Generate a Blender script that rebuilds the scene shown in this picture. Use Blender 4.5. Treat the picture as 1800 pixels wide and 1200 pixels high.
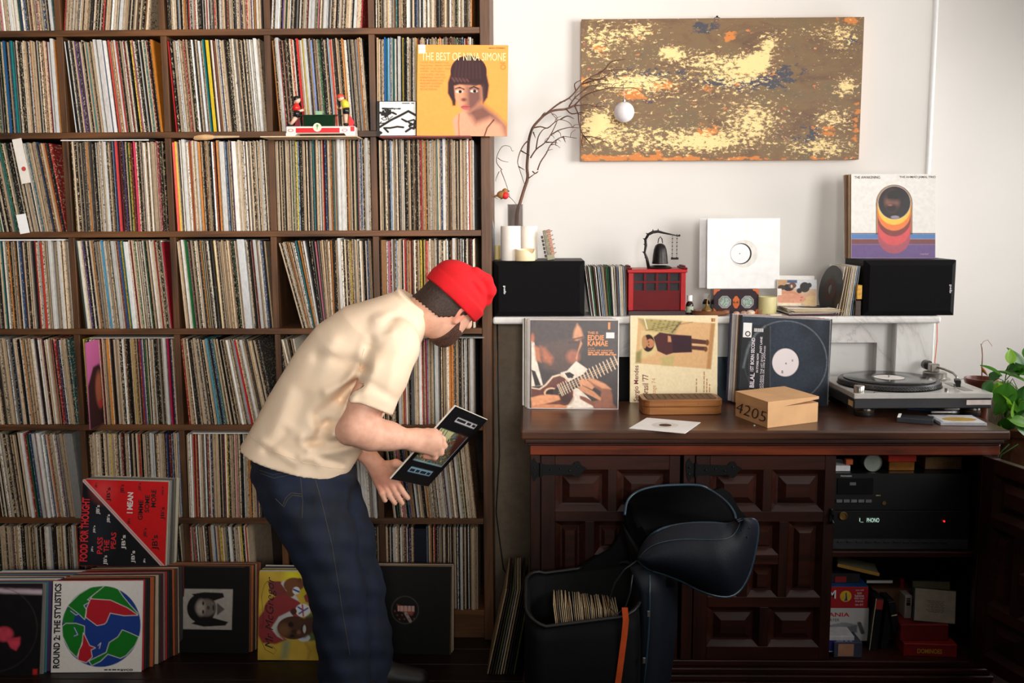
import bpy, bmesh, math, random
import numpy as np
from mathutils import Vector, Matrix
for o in list(bpy.data.objects): bpy.data.objects.remove(o)
scn = bpy.context.scene
COL = scn.collection
R = math.radians
# ------------------------------------------------------------ camera
F_PX, PITCH, YAW, ROLL, CAM_Z = 1750.0, R(7.2), R(1.2), R(.25), 1.55
_d = Vector((-math.sin(YAW)*math.cos(PITCH), math.cos(YAW)*math.cos(PITCH), -math.sin(PITCH)))
_r0 = Vector((math.cos(YAW), math.sin(YAW), 0)); _u0 = _r0.cross(_d)
_u = math.cos(ROLL)*_u0 + math.sin(ROLL)*_r0
_r = math.cos(ROLL)*_r0 - math.sin(ROLL)*_u0
CAM = Vector((0, 0, CAM_Z))
cd = bpy.data.cameras.new('camera'); cam = bpy.data.objects.new('camera', cd); COL.objects.link(cam)
cd.sensor_width = 36; cd.lens = F_PX/1800*36; cd.clip_start = .05
cam.matrix_world = Matrix(((_r.x, _u.x, -_d.x, 0), (_r.y, _u.y, -_d.y, 0), (_r.z, _u.z, -_d.z, CAM_Z), (0, 0, 0, 1)))
scn.camera = cam
def ray(px, py): return _d + _r*((px-900)/F_PX) - _u*((py-600)/F_PX)
def at(px, py, Y):                       # the point at depth Y seen at a pixel
    v = ray(px, py); return CAM + v*(Y/v.y)
def onz(px, py, Z):                      # the point at height Z seen at a pixel
    v = ray(px, py); return CAM + v*((Z-CAM_Z)/v.z)
# ------------------------------------------------------------ world, windows' daylight, exposure
scn.view_settings.view_transform = 'Standard'; scn.view_settings.look = 'None'
scn.view_settings.gamma = 1; scn.view_settings.use_curve_mapping = False
scn.view_settings.exposure = 0.16
w = bpy.data.worlds.new('world'); scn.world = w; w.use_nodes = True
w.node_tree.nodes['Background'].inputs[0].default_value = (.75, .85, 1, 1)
w.node_tree.nodes['Background'].inputs[1].default_value = .3
def area(name, loc, target, sx, sy, power, color, spread):
    l = bpy.data.lights.new(name, 'AREA'); l.shape = 'RECTANGLE'; l.size = sx; l.size_y = sy
    l.energy = power; l.color = color; l.spread = R(spread)
    o = bpy.data.objects.new(name, l); COL.objects.link(o); o.location = loc
    o.rotation_euler = (Vector(target)-Vector(loc)).to_track_quat('-Z', 'Y').to_euler()
    return o
XR = 2.5                                  # right-hand wall with the windows
area('window_daylight', (XR+.12, 1.35, 1.91), (-.6, 3.75, 2.25), 1.5, 1.3, 34, (1, .965, .92), 88)
area('window_daylight', (XR+.12, 3.45, 1.5), (-.6, 3.6, 1.5), .85, 1.3, 21, (1, .98, .96), 140)
area('window_daylight', (.2, -1.82, 2.1), (-1.0, 3.6, 2.35), 1.3, 1.1, 27, (1, .96, .905), 54)
# ------------------------------------------------------------ helpers
def s2l(c):
    return tuple((x/255/12.92 if x <= 10.3 else ((x/255+.055)/1.055)**2.4) for x in c)
def link(o, parent=None):
    COL.objects.link(o)
    if parent is not None: o.parent = parent
    return o
def tag(o, label=None, cat=None, group=None, kind=None):
    if label: o['label'] = label
    if cat: o['category'] = cat
    if group: o['group'] = group
    if kind: o['kind'] = kind
    return o
def empty(name, loc=(0, 0, 0), rz=0, label=None, cat=None, group=None, rot=None):
    o = bpy.data.objects.new(name, None); COL.objects.link(o); o.location = loc; o.empty_display_size = .05
    o.rotation_euler = rot if rot else (0, 0, rz)
    return tag(o, label, cat, group)
def raw(name, verts, faces, mat, parent=None, smooth=False, col=None, loc=None):
    me = bpy.data.meshes.new(name)
    if isinstance(verts, np.ndarray):
        n = len(verts); fc = np.asarray(faces, np.int32); k = fc.shape[1]
        me.vertices.add(n); me.vertices.foreach_set('co', verts.astype(np.float32).ravel())
        me.loops.add(fc.size); me.loops.foreach_set('vertex_index', fc.ravel())
        me.polygons.add(len(fc)); me.polygons.foreach_set('loop_start', np.arange(0, fc.size, k, dtype=np.int32))
        me.update(calc_edges=True)
    else:
        me.from_pydata(verts, [], faces)
    if col is not None:
        a = me.color_attributes.new('Col', 'FLOAT_COLOR', 'POINT')
        c = np.ones((len(me.vertices), 4), np.float32); cc = np.asarray(col, np.float32)
        c[:, :cc.shape[1]] = cc; a.data.foreach_set('color', c.ravel())
    if smooth: me.polygons.foreach_set('use_smooth', np.ones(len(me.polygons), bool))
    me.materials.append(mat)
    o = bpy.data.objects.new(name, me); link(o, parent)
    if loc is not None: o.location = loc
    return o
class MB:
    """collects shapes into one bmesh"""
    def __init__(s): s.bm = bmesh.new()
    def _tf(s, vs, M):
        if M is not None: bmesh.ops.transform(s.bm, matrix=M, verts=vs)
    def box(s, x0, x1, y0, y1, z0, z1, b=0, M=None, seg=1):
        r = bmesh.ops.create_cube(s.bm, size=1); vs = r['verts']
        for v in vs: v.co = Vector(((x0+x1)/2+v.co.x*(x1-x0), (y0+y1)/2+v.co.y*(y1-y0), (z0+z1)/2+v.co.z*(z1-z0)))
        if b > 0:
            es = list({e for v in vs for e in v.link_edges})
            r = bmesh.ops.bevel(s.bm, geom=es, offset=b, segments=seg, affect='EDGES', profile=.5)
            vs = list({v for f in r['faces'] for v in f.verts} | {v for v in vs if v.is_valid})
        s._tf(vs, M); return s
    def ring(s, rings, cap=True, closed=True, M=None):
        L = [[s.bm.verts.new(p) for p in rg] for rg in rings]; n = len(L[0])
        for a, b in zip(L, L[1:]):
            for i in range(n if closed else n-1):
                j = (i+1) % n
                try: s.bm.faces.new((a[i], a[j], b[j], b[i]))
                except ValueError: pass
        if cap and closed:
            try: s.bm.faces.new(L[0][::-1]); s.bm.faces.new(L[-1])
            except ValueError: pass
        s._tf([v for l in L for v in l], M); return s
    def lathe(s, prof, n=24, M=None, cap=True, sy=1):
        return s.ring([[(r*math.cos(2*math.pi*i/n), sy*r*math.sin(2*math.pi*i/n), z) for i in range(n)] for r, z in prof], cap, True, M)
    def cyl(s, r, z0, z1, n=20, M=None): return s.lathe([(r, z0), (r, z1)], n, M)
    def tube(s, pts, r, n=8, M=None, closed=False):
        pts = [Vector(p) for p in pts]; rg = []; up = Vector((.13, .31, .94)); m = len(pts)
        for i, p in enumerate(pts):
            if closed: t = pts[(i+1) % m]-pts[i-1]
            else: t = (pts[min(i+1, m-1)]-pts[max(i-1, 0)])
            t = t.normalized() if t.length > 1e-9 else Vector((0, 0, 1))
            a = t.cross(up); a = a.normalized() if a.length > 1e-3 else t.cross(Vector((1, 0, 0))).normalized()
            b = t.cross(a); up = -b if False else up
            rr = r[i] if isinstance(r, (list, tuple)) else r
            rg.append([p+(a*math.cos(2*math.pi*k/n)+b*math.sin(2*math.pi*k/n))*rr for k in range(n)])
        if closed: rg.append(rg[0]); return s.ring(rg, False, True, M)
        return s.ring(rg, True, True, M)
    def prism(s, poly, y0, y1, M=None, b=0):          # poly in (x, z), thickness along y
        A = [s.bm.verts.new((x, y0, z)) for x, z in poly]; B = [s.bm.verts.new((x, y1, z)) for x, z in poly]
        n = len(A); fs = [s.bm.faces.new(A), s.bm.faces.new(B[::-1])]
        for i in range(n): fs.append(s.bm.faces.new((A[i], B[i], B[(i+1) % n], A[(i+1) % n])))
        vs = A+B
        if b > 0:
            r = bmesh.ops.bevel(s.bm, geom=list({e for f in fs for e in f.edges}), offset=b, segments=2, affect='EDGES')
            vs = list({v for f in r['faces'] for v in f.verts} | {v for v in vs if v.is_valid})
        s._tf(vs, M); return s
    def sphere(s, c, r, u=16, v=10, M=None):
        r = r if isinstance(r, (tuple, list)) else (r, r, r)
        q = bmesh.ops.create_uvsphere(s.bm, u_segments=u, v_segments=v, radius=1)
        for x in q['verts']: x.co = Vector((c[0]+x.co.x*r[0], c[1]+x.co.y*r[1], c[2]+x.co.z*r[2]))
        s._tf(q['verts'], M); return s
    def build(s, name, mat, parent=None, smooth=False, loc=None):
        bmesh.ops.recalc_face_normals(s.bm, faces=s.bm.faces)
        me = bpy.data.meshes.new(name); s.bm.to_mesh(me); s.bm.free()
        if smooth: me.polygons.foreach_set('use_smooth', np.ones(len(me.polygons), bool))
        if smooth == 'auto':
            try: me.set_sharp_from_angle(angle=R(40))
            except Exception: pass
        me.materials.append(mat)
        o = bpy.data.objects.new(name, me); link(o, parent)
        if loc is not None: o.location = loc
        return o
def cr(P, n=4):
    """smooth path through the points"""
    P = [Vector(p) for p in P]; O = []
    for i in range(len(P)-1):
        a, b, c, d = P[max(0, i-1)], P[i], P[i+1], P[min(len(P)-1, i+2)]
        for k in range(n):
            t = k/n; O.append(.5*((2*b)+(c-a)*t+(2*a-5*b+4*c-d)*t*t+(3*b-a-3*c+d)*t**3))
    return O+[P[-1]]
def copy_tree(o, parent=None):
    c = o.copy(); COL.objects.link(c); c.parent = parent
    for ch in list(o.children): copy_tree(ch, c)
    return c
# ------------------------------------------------------------ materials
def newmat(name):
    m = bpy.data.materials.new(name); m.use_nodes = True
    return m, m.node_tree.nodes, m.node_tree.links, m.node_tree.nodes['Principled BSDF']
def nd(ns, t, **k):
    n = ns.new(t)
    for a, v in k.items(): setattr(n, a, v)
    return n
def ramp(ns, stops):
    n = ns.new('ShaderNodeValToRGB'); e = n.color_ramp.elements
    while len(e) < len(stops): e.new(.5)
    for x, (p, c) in zip(e, stops): x.position = p; x.color = (*c, 1)
    return n
def mapped(ns, ls, scale, coord='Object', rot=(0, 0, 0)):
    tc = ns.new('ShaderNodeTexCoord'); mp = ns.new('ShaderNodeMapping')
    mp.inputs['Scale'].default_value = scale; mp.inputs['Rotation'].default_value = rot
    ls.new(tc.outputs[coord], mp.inputs[0]); return mp.outputs[0]
def noise(ns, ls, vec, scale=5, detail=3, rough=.5, dist=0):
    n = ns.new('ShaderNodeTexNoise'); n.inputs['Scale'].default_value = scale; n.inputs['Detail'].default_value = detail
    n.inputs['Roughness'].default_value = rough; n.inputs['Distortion'].default_value = dist
    if vec is not None: ls.new(vec, n.inputs['Vector'])
    return n.outputs[0]
def bump(ns, ls, h, b, strength=.3, dist=.002):
    n = ns.new('ShaderNodeBump'); n.inputs['Strength'].default_value = strength; n.inputs['Distance'].default_value = dist
    ls.new(h, n.inputs['Height']); ls.new(n.outputs[0], b.inputs['Normal'])
_pc = {}
def plain(c, rough=.6, metal=0, var=.12, scale=40, coat=0, spec=.5, trans=0, name='paint', bmp=0, alpha=1):
    """one colour with a faint procedural mottling"""
    key = (tuple(c), rough, metal, var, scale, coat, spec, trans, bmp, alpha)
    if key in _pc: return _pc[key]
    m, ns, ls, b = newmat(name); l = s2l(c)
    f = noise(ns, ls, mapped(ns, ls, (1, 1, 1)), scale, 3)
    rp = ramp(ns, [(.3, [x*(1-var) for x in l]), (.7, [min(1, x*(1+var)) for x in l])])
    ls.new(f, rp.inputs[0]); ls.new(rp.outputs[0], b.inputs['Base Color'])
    b.inputs['Roughness'].default_value = rough; b.inputs['Metallic'].default_value = metal
    b.inputs['Coat Weight'].default_value = coat; b.inputs['Specular IOR Level'].default_value = spec
    b.inputs['Transmission Weight'].default_value = trans; b.inputs['Alpha'].default_value = alpha
    if bmp: bump(ns, ls, f, b, bmp)
    _pc[key] = m; return m
def wood(name, dark, light, grain=(3, 3, 60), rough=.5, axis='x', coat=0, scale=1.0, spec=.4):
    m, ns, ls, b = newmat(name)
    sc = {'x': (1.2, 22, 22), 'y': (22, 1.2, 22), 'z': (22, 22, 1.2)}[axis]
    v = mapped(ns, ls, [k*scale for k in sc])
    n1 = noise(ns, ls, v, 2.2, 5, .62, .6); n2 = noise(ns, ls, mapped(ns, ls, (1, 1, 1)), 3.5, 2)
    mx = nd(ns, 'ShaderNodeMath', operation='MULTIPLY_ADD'); mx.inputs[1].default_value = .45
    ls.new(n2, mx.inputs[0])
    m2 = nd(ns, 'ShaderNodeMath', operation='MULTIPLY'); m2.inputs[1].default_value = .6
    ls.new(n1, m2.inputs[0]); ls.new(m2.outputs[0], mx.inputs[2])
    rp = ramp(ns, [(.36, s2l(dark)), (.68, s2l(light))]); ls.new(mx.outputs[0], rp.inputs[0])
    ls.new(rp.outputs[0], b.inputs['Base Color']); b.inputs['Roughness'].default_value = rough
    b.inputs['Coat Weight'].default_value = coat; b.inputs['Coat Roughness'].default_value = .25
    b.inputs['Specular IOR Level'].default_value = spec
    bump(ns, ls, n1, b, .25, .001); return m
def colmat(name, rough=.5, speck=0, coat=0, spec=.35, sc=(520, 60, 190)):
    """colour from the mesh's colour attribute, alpha channel = how worn (specks)"""
    m, ns, ls, b = newmat(name)
    a = nd(ns, 'ShaderNodeVertexColor', layer_name='Col')
    out = a.outputs[0]
    if speck:
        g = nd(ns, 'ShaderNodeNewGeometry'); mp = nd(ns, 'ShaderNodeMapping'); mp.inputs['Scale'].default_value = sc
        ls.new(g.outputs['Position'], mp.inputs[0])
        f = noise(ns, ls, mp.outputs[0], 1, 3, .65)
        f2 = noise(ns, ls, mp.outputs[0], .35, 2, .5)
        # threshold depends on the wear channel
        t = nd(ns, 'ShaderNodeMath', operation='MULTIPLY_ADD'); t.inputs[1].default_value = .2; t.inputs[2].default_value = -.15
        ls.new(a.outputs['Alpha'], t.inputs[0])
        ad = nd(ns, 'ShaderNodeMath', operation='ADD'); ls.new(f, ad.inputs[0]); ls.new(t.outputs[0], ad.inputs[1])
        rp = ramp(ns, [(.56, (0, 0, 0)), (.62, (1, 1, 1))]); ls.new(ad.outputs[0], rp.inputs[0])
        # speck colour: light on dark sleeves, dark on light ones
        bw = nd(ns, 'ShaderNodeRGBToBW'); ls.new(a.outputs[0], bw.inputs[0])
        sp = ramp(ns, [(.10, s2l((205, 185, 150))), (.22, s2l((52, 40, 34)))]); ls.new(bw.outputs[0], sp.inputs[0])
        mx = nd(ns, 'ShaderNodeMix', data_type='RGBA'); ls.new(rp.outputs[0], mx.inputs[0]); ls.new(out, mx.inputs[6]); ls.new(sp.outputs[0], mx.inputs[7])
        # slight tonal drift along the spine
        mu = nd(ns, 'ShaderNodeMix', data_type='RGBA', blend_type='MULTIPLY'); mu.inputs[0].default_value = .5
        r3 = ramp(ns, [(.3, (.7, .66, .62)), (.6, (1, 1, 1))]); ls.new(f2, r3.inputs[0])
        ls.new(mx.outputs[2], mu.inputs[6]); ls.new(r3.outputs[0], mu.inputs[7]); out = mu.outputs[2]
    ls.new(out, b.inputs['Base Color']); b.inputs['Roughness'].default_value = rough
    b.inputs['Coat Weight'].default_value = coat; b.inputs['Coat Roughness'].default_value = .15; b.inputs['Specular IOR Level'].default_value = spec
    return m
M_SPINE = colmat('worn_spines', .6, 1, 0, .2)
M_PRINT = colmat('printed_card', .6, 0, .0, .2)
M_GLOSSPRINT = colmat('glossy_print', .45, 0, .06, .25)
M_LETTER = colmat('lettering_ink', .5)
M_SHELFWOOD = wood('stained_pine_shelf', (42, 25, 13), (116, 74, 40), rough=.5)
M_SHELFWOODZ = wood('stained_pine_upright', (38, 23, 12), (106, 68, 38), rough=.5, axis='z')
M_SIDE = wood('dark_mahogany', (22, 8, 5), (62, 25, 14), rough=.38, coat=.15)
M_SIDEZ = wood('dark_mahogany_upright', (20, 8, 5), (52, 22, 13), rough=.38, axis='z', coat=.15)
M_TOP = wood('sideboard_top_wood', (42, 22, 14), (92, 55, 36), rough=.33, coat=.25)
M_FLOOR = wood('floorboard', (16, 8, 5), (36, 18, 11), rough=.45, axis='y')
M_WALL = plain((222, 218, 213), .85, var=.02, scale=3, name='white_wall_plaster')
M_DARKWALL = plain((120, 112, 104), .9, var=.1, scale=3, name='room_plaster')
M_BLACK = plain((16, 16, 18), .45, name='black_plastic')
M_IRON = plain((22, 22, 23), .42, metal=.6, name='black_iron')
M_WHITECARD = plain((238, 237, 235), .6, var=.03, name='white_card')
M_CREAM = plain((226, 208, 176), .7, name='cream_card')
M_VINYL = plain((14, 14, 15), .28, name='black_vinyl')
M_BRASS = plain((150, 120, 70), .35, metal=.8, name='aged_brass')
M_STEEL = plain((170, 165, 160), .3, metal=.85, name='brushed_steel')
# ------------------------------------------------------------ numpy canvas for printed pictures (flat print as colour attribute)
class Canvas:
    def __init__(s, n=120, asp=1.0, bg=(255, 255, 255)):
        s.nx = n; s.ny = max(8, int(n/asp)); s.asp = asp
        s.U, s.V = np.meshgrid(np.linspace(0, 1, s.nx), np.linspace(0, 1, s.ny))
        s.im = np.ones((s.ny, s.nx, 3))*np.array(s2l(bg)); s.px = 1.0/n
    def _mix(s, a, c):
        c = np.array(s2l(c)) if not isinstance(c, np.ndarray) else c
        s.im = s.im*(1-a[..., None])+c*a[..., None]
    def _cov(s, sd, soft): return np.clip(.5-sd/max(soft, s.px), 0, 1)
    def ell(s, cx, cy, rx, ry, c, rot=0, soft=0, op=1):
        x = s.U-cx; y = (s.V-cy)/s.asp; ry = ry/s.asp; a = R(rot)
        X = x*math.cos(a)+y*math.sin(a); Y = -x*math.sin(a)+y*math.cos(a)
        q = np.sqrt((X/rx)**2+(Y/ry)**2)+1e-9
        s._mix(s._cov((q-1)*min(rx, ry), soft)*op, c); return s
    def ringe(s, cx, cy, r, wd, c, op=1, soft=0):
        q = np.sqrt((s.U-cx)**2+((s.V-cy)/s.asp)**2)
        s._mix(s._cov(np.abs(q-r)-wd/2, soft)*op, c); return s
    def _sd(s, P):
        P = np.array(P, float); x = s.U; y = s.V; ins = np.zeros(x.shape, bool); dm = np.full(x.shape, 9.)
        for (x0, y0), (x1, y1) in zip(P, np.roll(P, -1, 0)):
            ins ^= ((y0 > y) != (y1 > y)) & (x < (x1-x0)*(y-y0)/((y1-y0) if y1 != y0 else 1e-9)+x0)
            dx, dy = x1-x0, y1-y0; t = np.clip(((x-x0)*dx+(y-y0)*dy)/(dx*dx+dy*dy+1e-12), 0, 1)
            dm = np.minimum(dm, np.hypot(x-x0-t*dx, y-y0-t*dy))
        return np.where(ins, -dm, dm)
    def poly(s, P, c, soft=0, op=1): s._mix(s._cov(s._sd(P), soft)*op, c); return s
    def rect(s, x0, y0, x1, y1, c, soft=0, op=1): return s.poly([(x0, y0), (x1, y0), (x1, y1), (x0, y1)], c, soft, op)
    def line(s, P, wd, c, op=1, soft=0):
        dm = np.full(s.U.shape, 9.)
        for (x0, y0), (x1, y1) in zip(P, P[1:]):
            dx, dy = x1-x0, y1-y0; t = np.clip(((s.U-x0)*dx+(s.V-y0)*dy)/(dx*dx+dy*dy+1e-12), 0, 1)
            dm = np.minimum(dm, np.hypot(s.U-x0-t*dx, s.V-y0-t*dy))
        s._mix(s._cov(dm-wd/2, soft)*op, c); return s
    def noise(s, amp, cells=10, seed=1):
        rs = np.random.RandomState(seed); g = rs.rand(cells+2, cells+2)
        x = s.U*cells; y = s.V*cells; i = x.astype(int); j = y.astype(int); fx = x-i; fy = y-j
        fx = fx*fx*(3-2*fx); fy = fy*fy*(3-2*fy)
        v = (g[j, i]*(1-fx)+g[j, i+1]*fx)*(1-fy)+(g[j+1, i]*(1-fx)+g[j+1, i+1]*fx)*fy
        s.im = np.clip(s.im*(1+amp*(v-.5)*2)[..., None], 0, 1); return s
    def field(s, cells, seed):
        k = s.im.copy(); s.im[:] = .5; s.noise(1, cells, seed); v = s.im[..., 0].copy(); s.im = k; return v
    def mesh(s, name, W, H, parent, mat=None, y=0.0, x0=None, z0=0.0):
        x0 = -W/2 if x0 is None else x0
        v = np.zeros((s.ny*s.nx, 3)); v[:, 0] = (x0+s.U*W).ravel(); v[:, 2] = (z0+(1-s.V)*H).ravel(); v[:, 1] = y
        idx = np.arange(s.ny*s.nx).reshape(s.ny, s.nx)
        f = np.stack([idx[:-1, :-1], idx[1:, :-1], idx[1:, 1:], idx[:-1, 1:]], -1).reshape(-1, 4)
        return raw(name, v, f, mat or M_PRINT, parent, col=s.im.reshape(-1, 3))
# ------------------------------------------------------------ lettering
_tc = {}
def glyphs(body, bold=0, shear=0):
    k = (body, bold, shear)
    if body[0] == '~' and k not in _tc:            # print too small to read: a row of dashes
        n = int(body[1:]); rs = random.Random(n*7+1); v = []; f = []; x = 0
        for i in range(n):
            w = rs.uniform(.5, 1.4); b = len(v); v += [(x, 0), (x+w, 0), (x+w, 1), (x, 1)]; f.append((b, b+1, b+2, b+3)); x += w+.25
        _tc[k] = (np.array(v, float), f)
    if k not in _tc:
        cu = bpy.data.curves.new('t', 'FONT'); cu.body = body; cu.size = 1; cu.offset = bold; cu.shear = shear; cu.resolution_u = 3
        o = bpy.data.objects.new('t', cu); COL.objects.link(o); bpy.context.view_layer.update()
        me = bpy.data.meshes.new_from_object(o.evaluated_get(bpy.context.evaluated_depsgraph_get()))
        v = np.array([x.co[:2] for x in me.vertices]) if len(me.vertices) else np.zeros((0, 2))
        f = [tuple(p.vertices) for p in me.polygons]
        bpy.data.objects.remove(o); bpy.data.meshes.remove(me)
        _tc[k] = (v, f)
    return _tc[k]
class Text:
    """flat lettering on a printed face W x H (local x, z; origin bottom centre), boxes given in 0..1 with v down"""
    def __init__(s, W, H, y): s.W, s.H, s.y = W, H, y; s.v = []; s.f = []; s.c = []
    def put(s, body, u0, v0, u1, v1, c, rot=0, bold=0, shear=0):
        gv, gf = glyphs(body, bold, shear)
        if len(gv) == 0: return s
        mn, mx = gv.min(0), gv.max(0); n = (gv-mn)/np.maximum(mx-mn, 1e-6)
        if rot == 0: uu = u0+n[:, 0]*(u1-u0); vv = v1-n[:, 1]*(v1-v0)
        elif rot == 90: uu = u0+(1-n[:, 1])*(u1-u0); vv = v1-n[:, 0]*(v1-v0)      # reads upward
        else: uu = u0+n[:, 1]*(u1-u0); vv = v0+n[:, 0]*(v1-v0)                    # reads downward
        s.v.append(([((u-.5)*s.W, s.y, (1-v)*s.H) for u, v in zip(uu, vv)], gf, s2l(c))); return s
    def mesh(s, parent, name='lettering', mat=None):
        for v, f, c in s.v: raw(name, v, f, mat or M_LETTER, parent, col=[c]*len(v))
# ------------------------------------------------------------ signed-distance modelling for the figure and cloth
class Vox:
    def __init__(s, lo, hi, h):
        s.lo = np.array(lo, float); s.h = h; s.n = np.ceil((np.array(hi)-s.lo)/h).astype(int)+1
        s.D = np.full(s.n, .05, np.float32); s.ax = [s.lo[i]+h*np.arange(s.n[i]) for i in range(3)]
    def box(s, lo, hi):
        a = np.maximum(0, np.floor((np.array(lo)-s.lo)/s.h).astype(int)); b = np.minimum(s.n, np.ceil((np.array(hi)-s.lo)/s.h).astype(int)+1)
        sl = tuple(slice(int(x), int(max(x, y))) for x, y in zip(a, b))
        g = np.meshgrid(*[s.ax[i][sl[i]] for i in range(3)], indexing='ij'); return sl, g
    @staticmethod
    def smin(a, b, k):
        if k <= 0: return np.minimum(a, b)
        h = np.clip(.5+.5*(b-a)/k, 0, 1); return b*(1-h)+a*h-k*h*(1-h)
    def add(s, fn, lo, hi, k=.01, sub=False):
        m = .03+k; sl, g = s.box(np.array(lo)-m, np.array(hi)+m)
        d = fn(*g)
        s.D[sl] = -s.smin(-s.D[sl], d, k) if sub else s.smin(s.D[sl], d, k); return s
    def cone(s, a, b, ra, rb, k=.01, sub=False):
        a = np.array(a, float); b = np.array(b, float); ab = b-a; L = ab@ab+1e-12; r = max(ra, rb)
        def fn(x, y, z):
            t = np.clip(((x-a[0])*ab[0]+(y-a[1])*ab[1]+(z-a[2])*ab[2])/L, 0, 1)
            return np.sqrt((x-a[0]-t*ab[0])**2+(y-a[1]-t*ab[1])**2+(z-a[2]-t*ab[2])**2)-(ra+(rb-ra)*t)
        return s.add(fn, np.minimum(a, b)-r, np.maximum(a, b)+r, k, sub)
    def chain(s, P, rr, k=.01):
        for i in range(len(P)-1): s.cone(P[i], P[i+1], rr[i], rr[i+1], k)
        return s
    def ell(s, c, ax, r, k=.01, sub=False):
        c = np.array(c, float); A = np.array(ax, float); r = np.array(r, float); m = r.max()
        def fn(x, y, z):
            q = [((x-c[0])*A[i][0]+(y-c[1])*A[i][1]+(z-c[2])*A[i][2]) for i in range(3)]
            k0 = np.sqrt(sum((q[i]/r[i])**2 for i in range(3)))+1e-9; k1 = np.sqrt(sum((q[i]/r[i]**2)**2 for i in range(3)))+1e-9
            return k0*(k0-1)/k1
        return s.add(fn, c-m, c+m, k, sub)
    def nets(s):
        D = s.D; n = np.array(D.shape); S = D < 0
        c = np.zeros(n-1, np.int8)
        for i in (0, 1):
            for j in (0, 1):
                for k in (0, 1): c += S[i:n[0]-1+i, j:n[1]-1+j, k:n[2]-1+k]
        act = np.argwhere((c > 0) & (c < 8)); idx = np.full(n-1, -1, np.int32); idx[tuple(act.T)] = np.arange(len(act))
        pos = np.zeros((len(act), 3)); cnt = np.zeros(len(act))
        cor = [(i, j, k) for i in (0, 1) for j in (0, 1) for k in (0, 1)]
        val = {q: D[act[:, 0]+q[0], act[:, 1]+q[1], act[:, 2]+q[2]].astype(float) for q in cor}
        for q in cor:
            for a in range(3):
                if q[a] == 0:
                    p = list(q); p[a] = 1; d0 = val[q]; d1 = val[tuple(p)]; m = (d0 < 0) != (d1 < 0)
                    t = np.where(m, d0/np.where(m, d0-d1, 1), 0)
                    e = np.tile(np.array(q, float), (len(act), 1)); e[:, a] = t
                    pos[m] += e[m]; cnt[m] += 1
        V = s.lo+(act+pos/cnt[:, None])*s.h; Q = []
        for a in range(3):
            b, d = (a+1) % 3, (a+2) % 3
            s0 = [slice(None)]*3; s1 = [slice(None)]*3; s0[a] = slice(0, -1); s1[a] = slice(1, None)
            A = S[tuple(s0)]; B = S[tuple(s1)]; e = np.argwhere(A != B)
            e = e[(e[:, b] > 0) & (e[:, d] > 0) & (e[:, b] < n[b]-1) & (e[:, d] < n[d]-1)]
            fl = A[tuple(e.T)]
            def cell(ob, od):
                q = e.copy(); q[:, b] += ob; q[:, d] += od; return idx[tuple(q.T)]
            f = np.stack([cell(-1, -1), cell(0, -1), cell(0, 0), cell(-1, 0)], 1)
            f[~fl] = f[~fl][:, ::-1]; Q.append(f)
        return V, np.concatenate(Q)
    def sample(s, P):
        q = (np.asarray(P)-s.lo)/s.h; i = np.clip(np.floor(q).astype(int), 0, s.n-2); f = np.clip(q-i, 0, 1); o = 0
        for a in (0, 1):
            for b in (0, 1):
                for c in (0, 1): o = o+s.D[i[:, 0]+a, i[:, 1]+b, i[:, 2]+c]*np.abs(1-a-f[:, 0])*np.abs(1-b-f[:, 1])*np.abs(1-c-f[:, 2])
        return o
    def hit(s, px, py, y0=2.3, y1=3.6):     # first surface point along the sight line through a pixel
        v = np.array(ray(px, py)); ys = np.arange(y0, y1, .001); P = np.array(CAM)+np.outer(ys/v[1], v)
        inb = np.all((P > s.lo) & (P < s.lo+s.h*(s.n-1)), 1); d = np.where(inb, s.sample(P), 1)
        i = np.argmax(d < 0); return Vector(P[i]) if d[i] < 0 else None
    def build(s, name, mat, parent=None, col=None):
        V, Q = s.nets(); return raw(name, V, Q, mat, parent, True, None if col is None else col(V))
# ============================================================ the room
YW, YR, XL, YF, HC = 3.86, 4.22, -2.9, -1.7, 2.86
def struct(o): o['kind'] = 'structure'; return o
fl = MB().box(XL, XR, YF, YR+.1, -.1, -.012).build('floor', M_FLOOR); struct(fl)
rnd = random.Random(5)
y = YF; i = 0
pl = None
while y < YR:
    wd = .125
    if pl is None: pl = MB().box(XL, XR, 0, wd-.003, -.012, 0, .0015).build('plank', wood('floor_plank', (14, 7, 4), (36, 17, 10), rough=.42), fl); o = pl
    else: o = pl.copy(); COL.objects.link(o); o.parent = fl
    o.location = (rnd.uniform(-.0, .0), y, -rnd.uniform(0, .0012)); y += wd
struct(MB().box(XL, XR+.2, YF, YR+.1, HC, HC+.1).build('ceiling', M_WALL))
struct(MB().box(XL-.1, XL, YF, YR+.1, 0, HC).build('wall_left', M_DARKWALL))
wf = MB(); wf.box(XL, -.55, YF-.1, YF, 0, HC); wf.box(.95, XR, YF-.1, YF, 0, HC); wf.box(-.55, .95, YF-.1, YF, 0, 1.45); wf.box(-.55, .95, YF-.1, YF, 2.75, HC); struct(wf.build('wall_front', M_DARKWALL))
XC = at(1641, 150, YW).x                     # corner of the chimney breast
wb = MB(); wb.box(XL, XC, YW, YR+.1, 0, HC, .004); wb.box(XC-.05, XR+.2, YR, YR+.1, 0, HC)
struct(wb.build('wall_back', M_WALL))
struct(MB().cyl(.012, 0, HC, 12, Matrix.Translation((XC-.006, YW+.006, 0))).build('trim_1', plain((244, 244, 243), .6, var=.02, name='corner_bead'), smooth=True))
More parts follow.
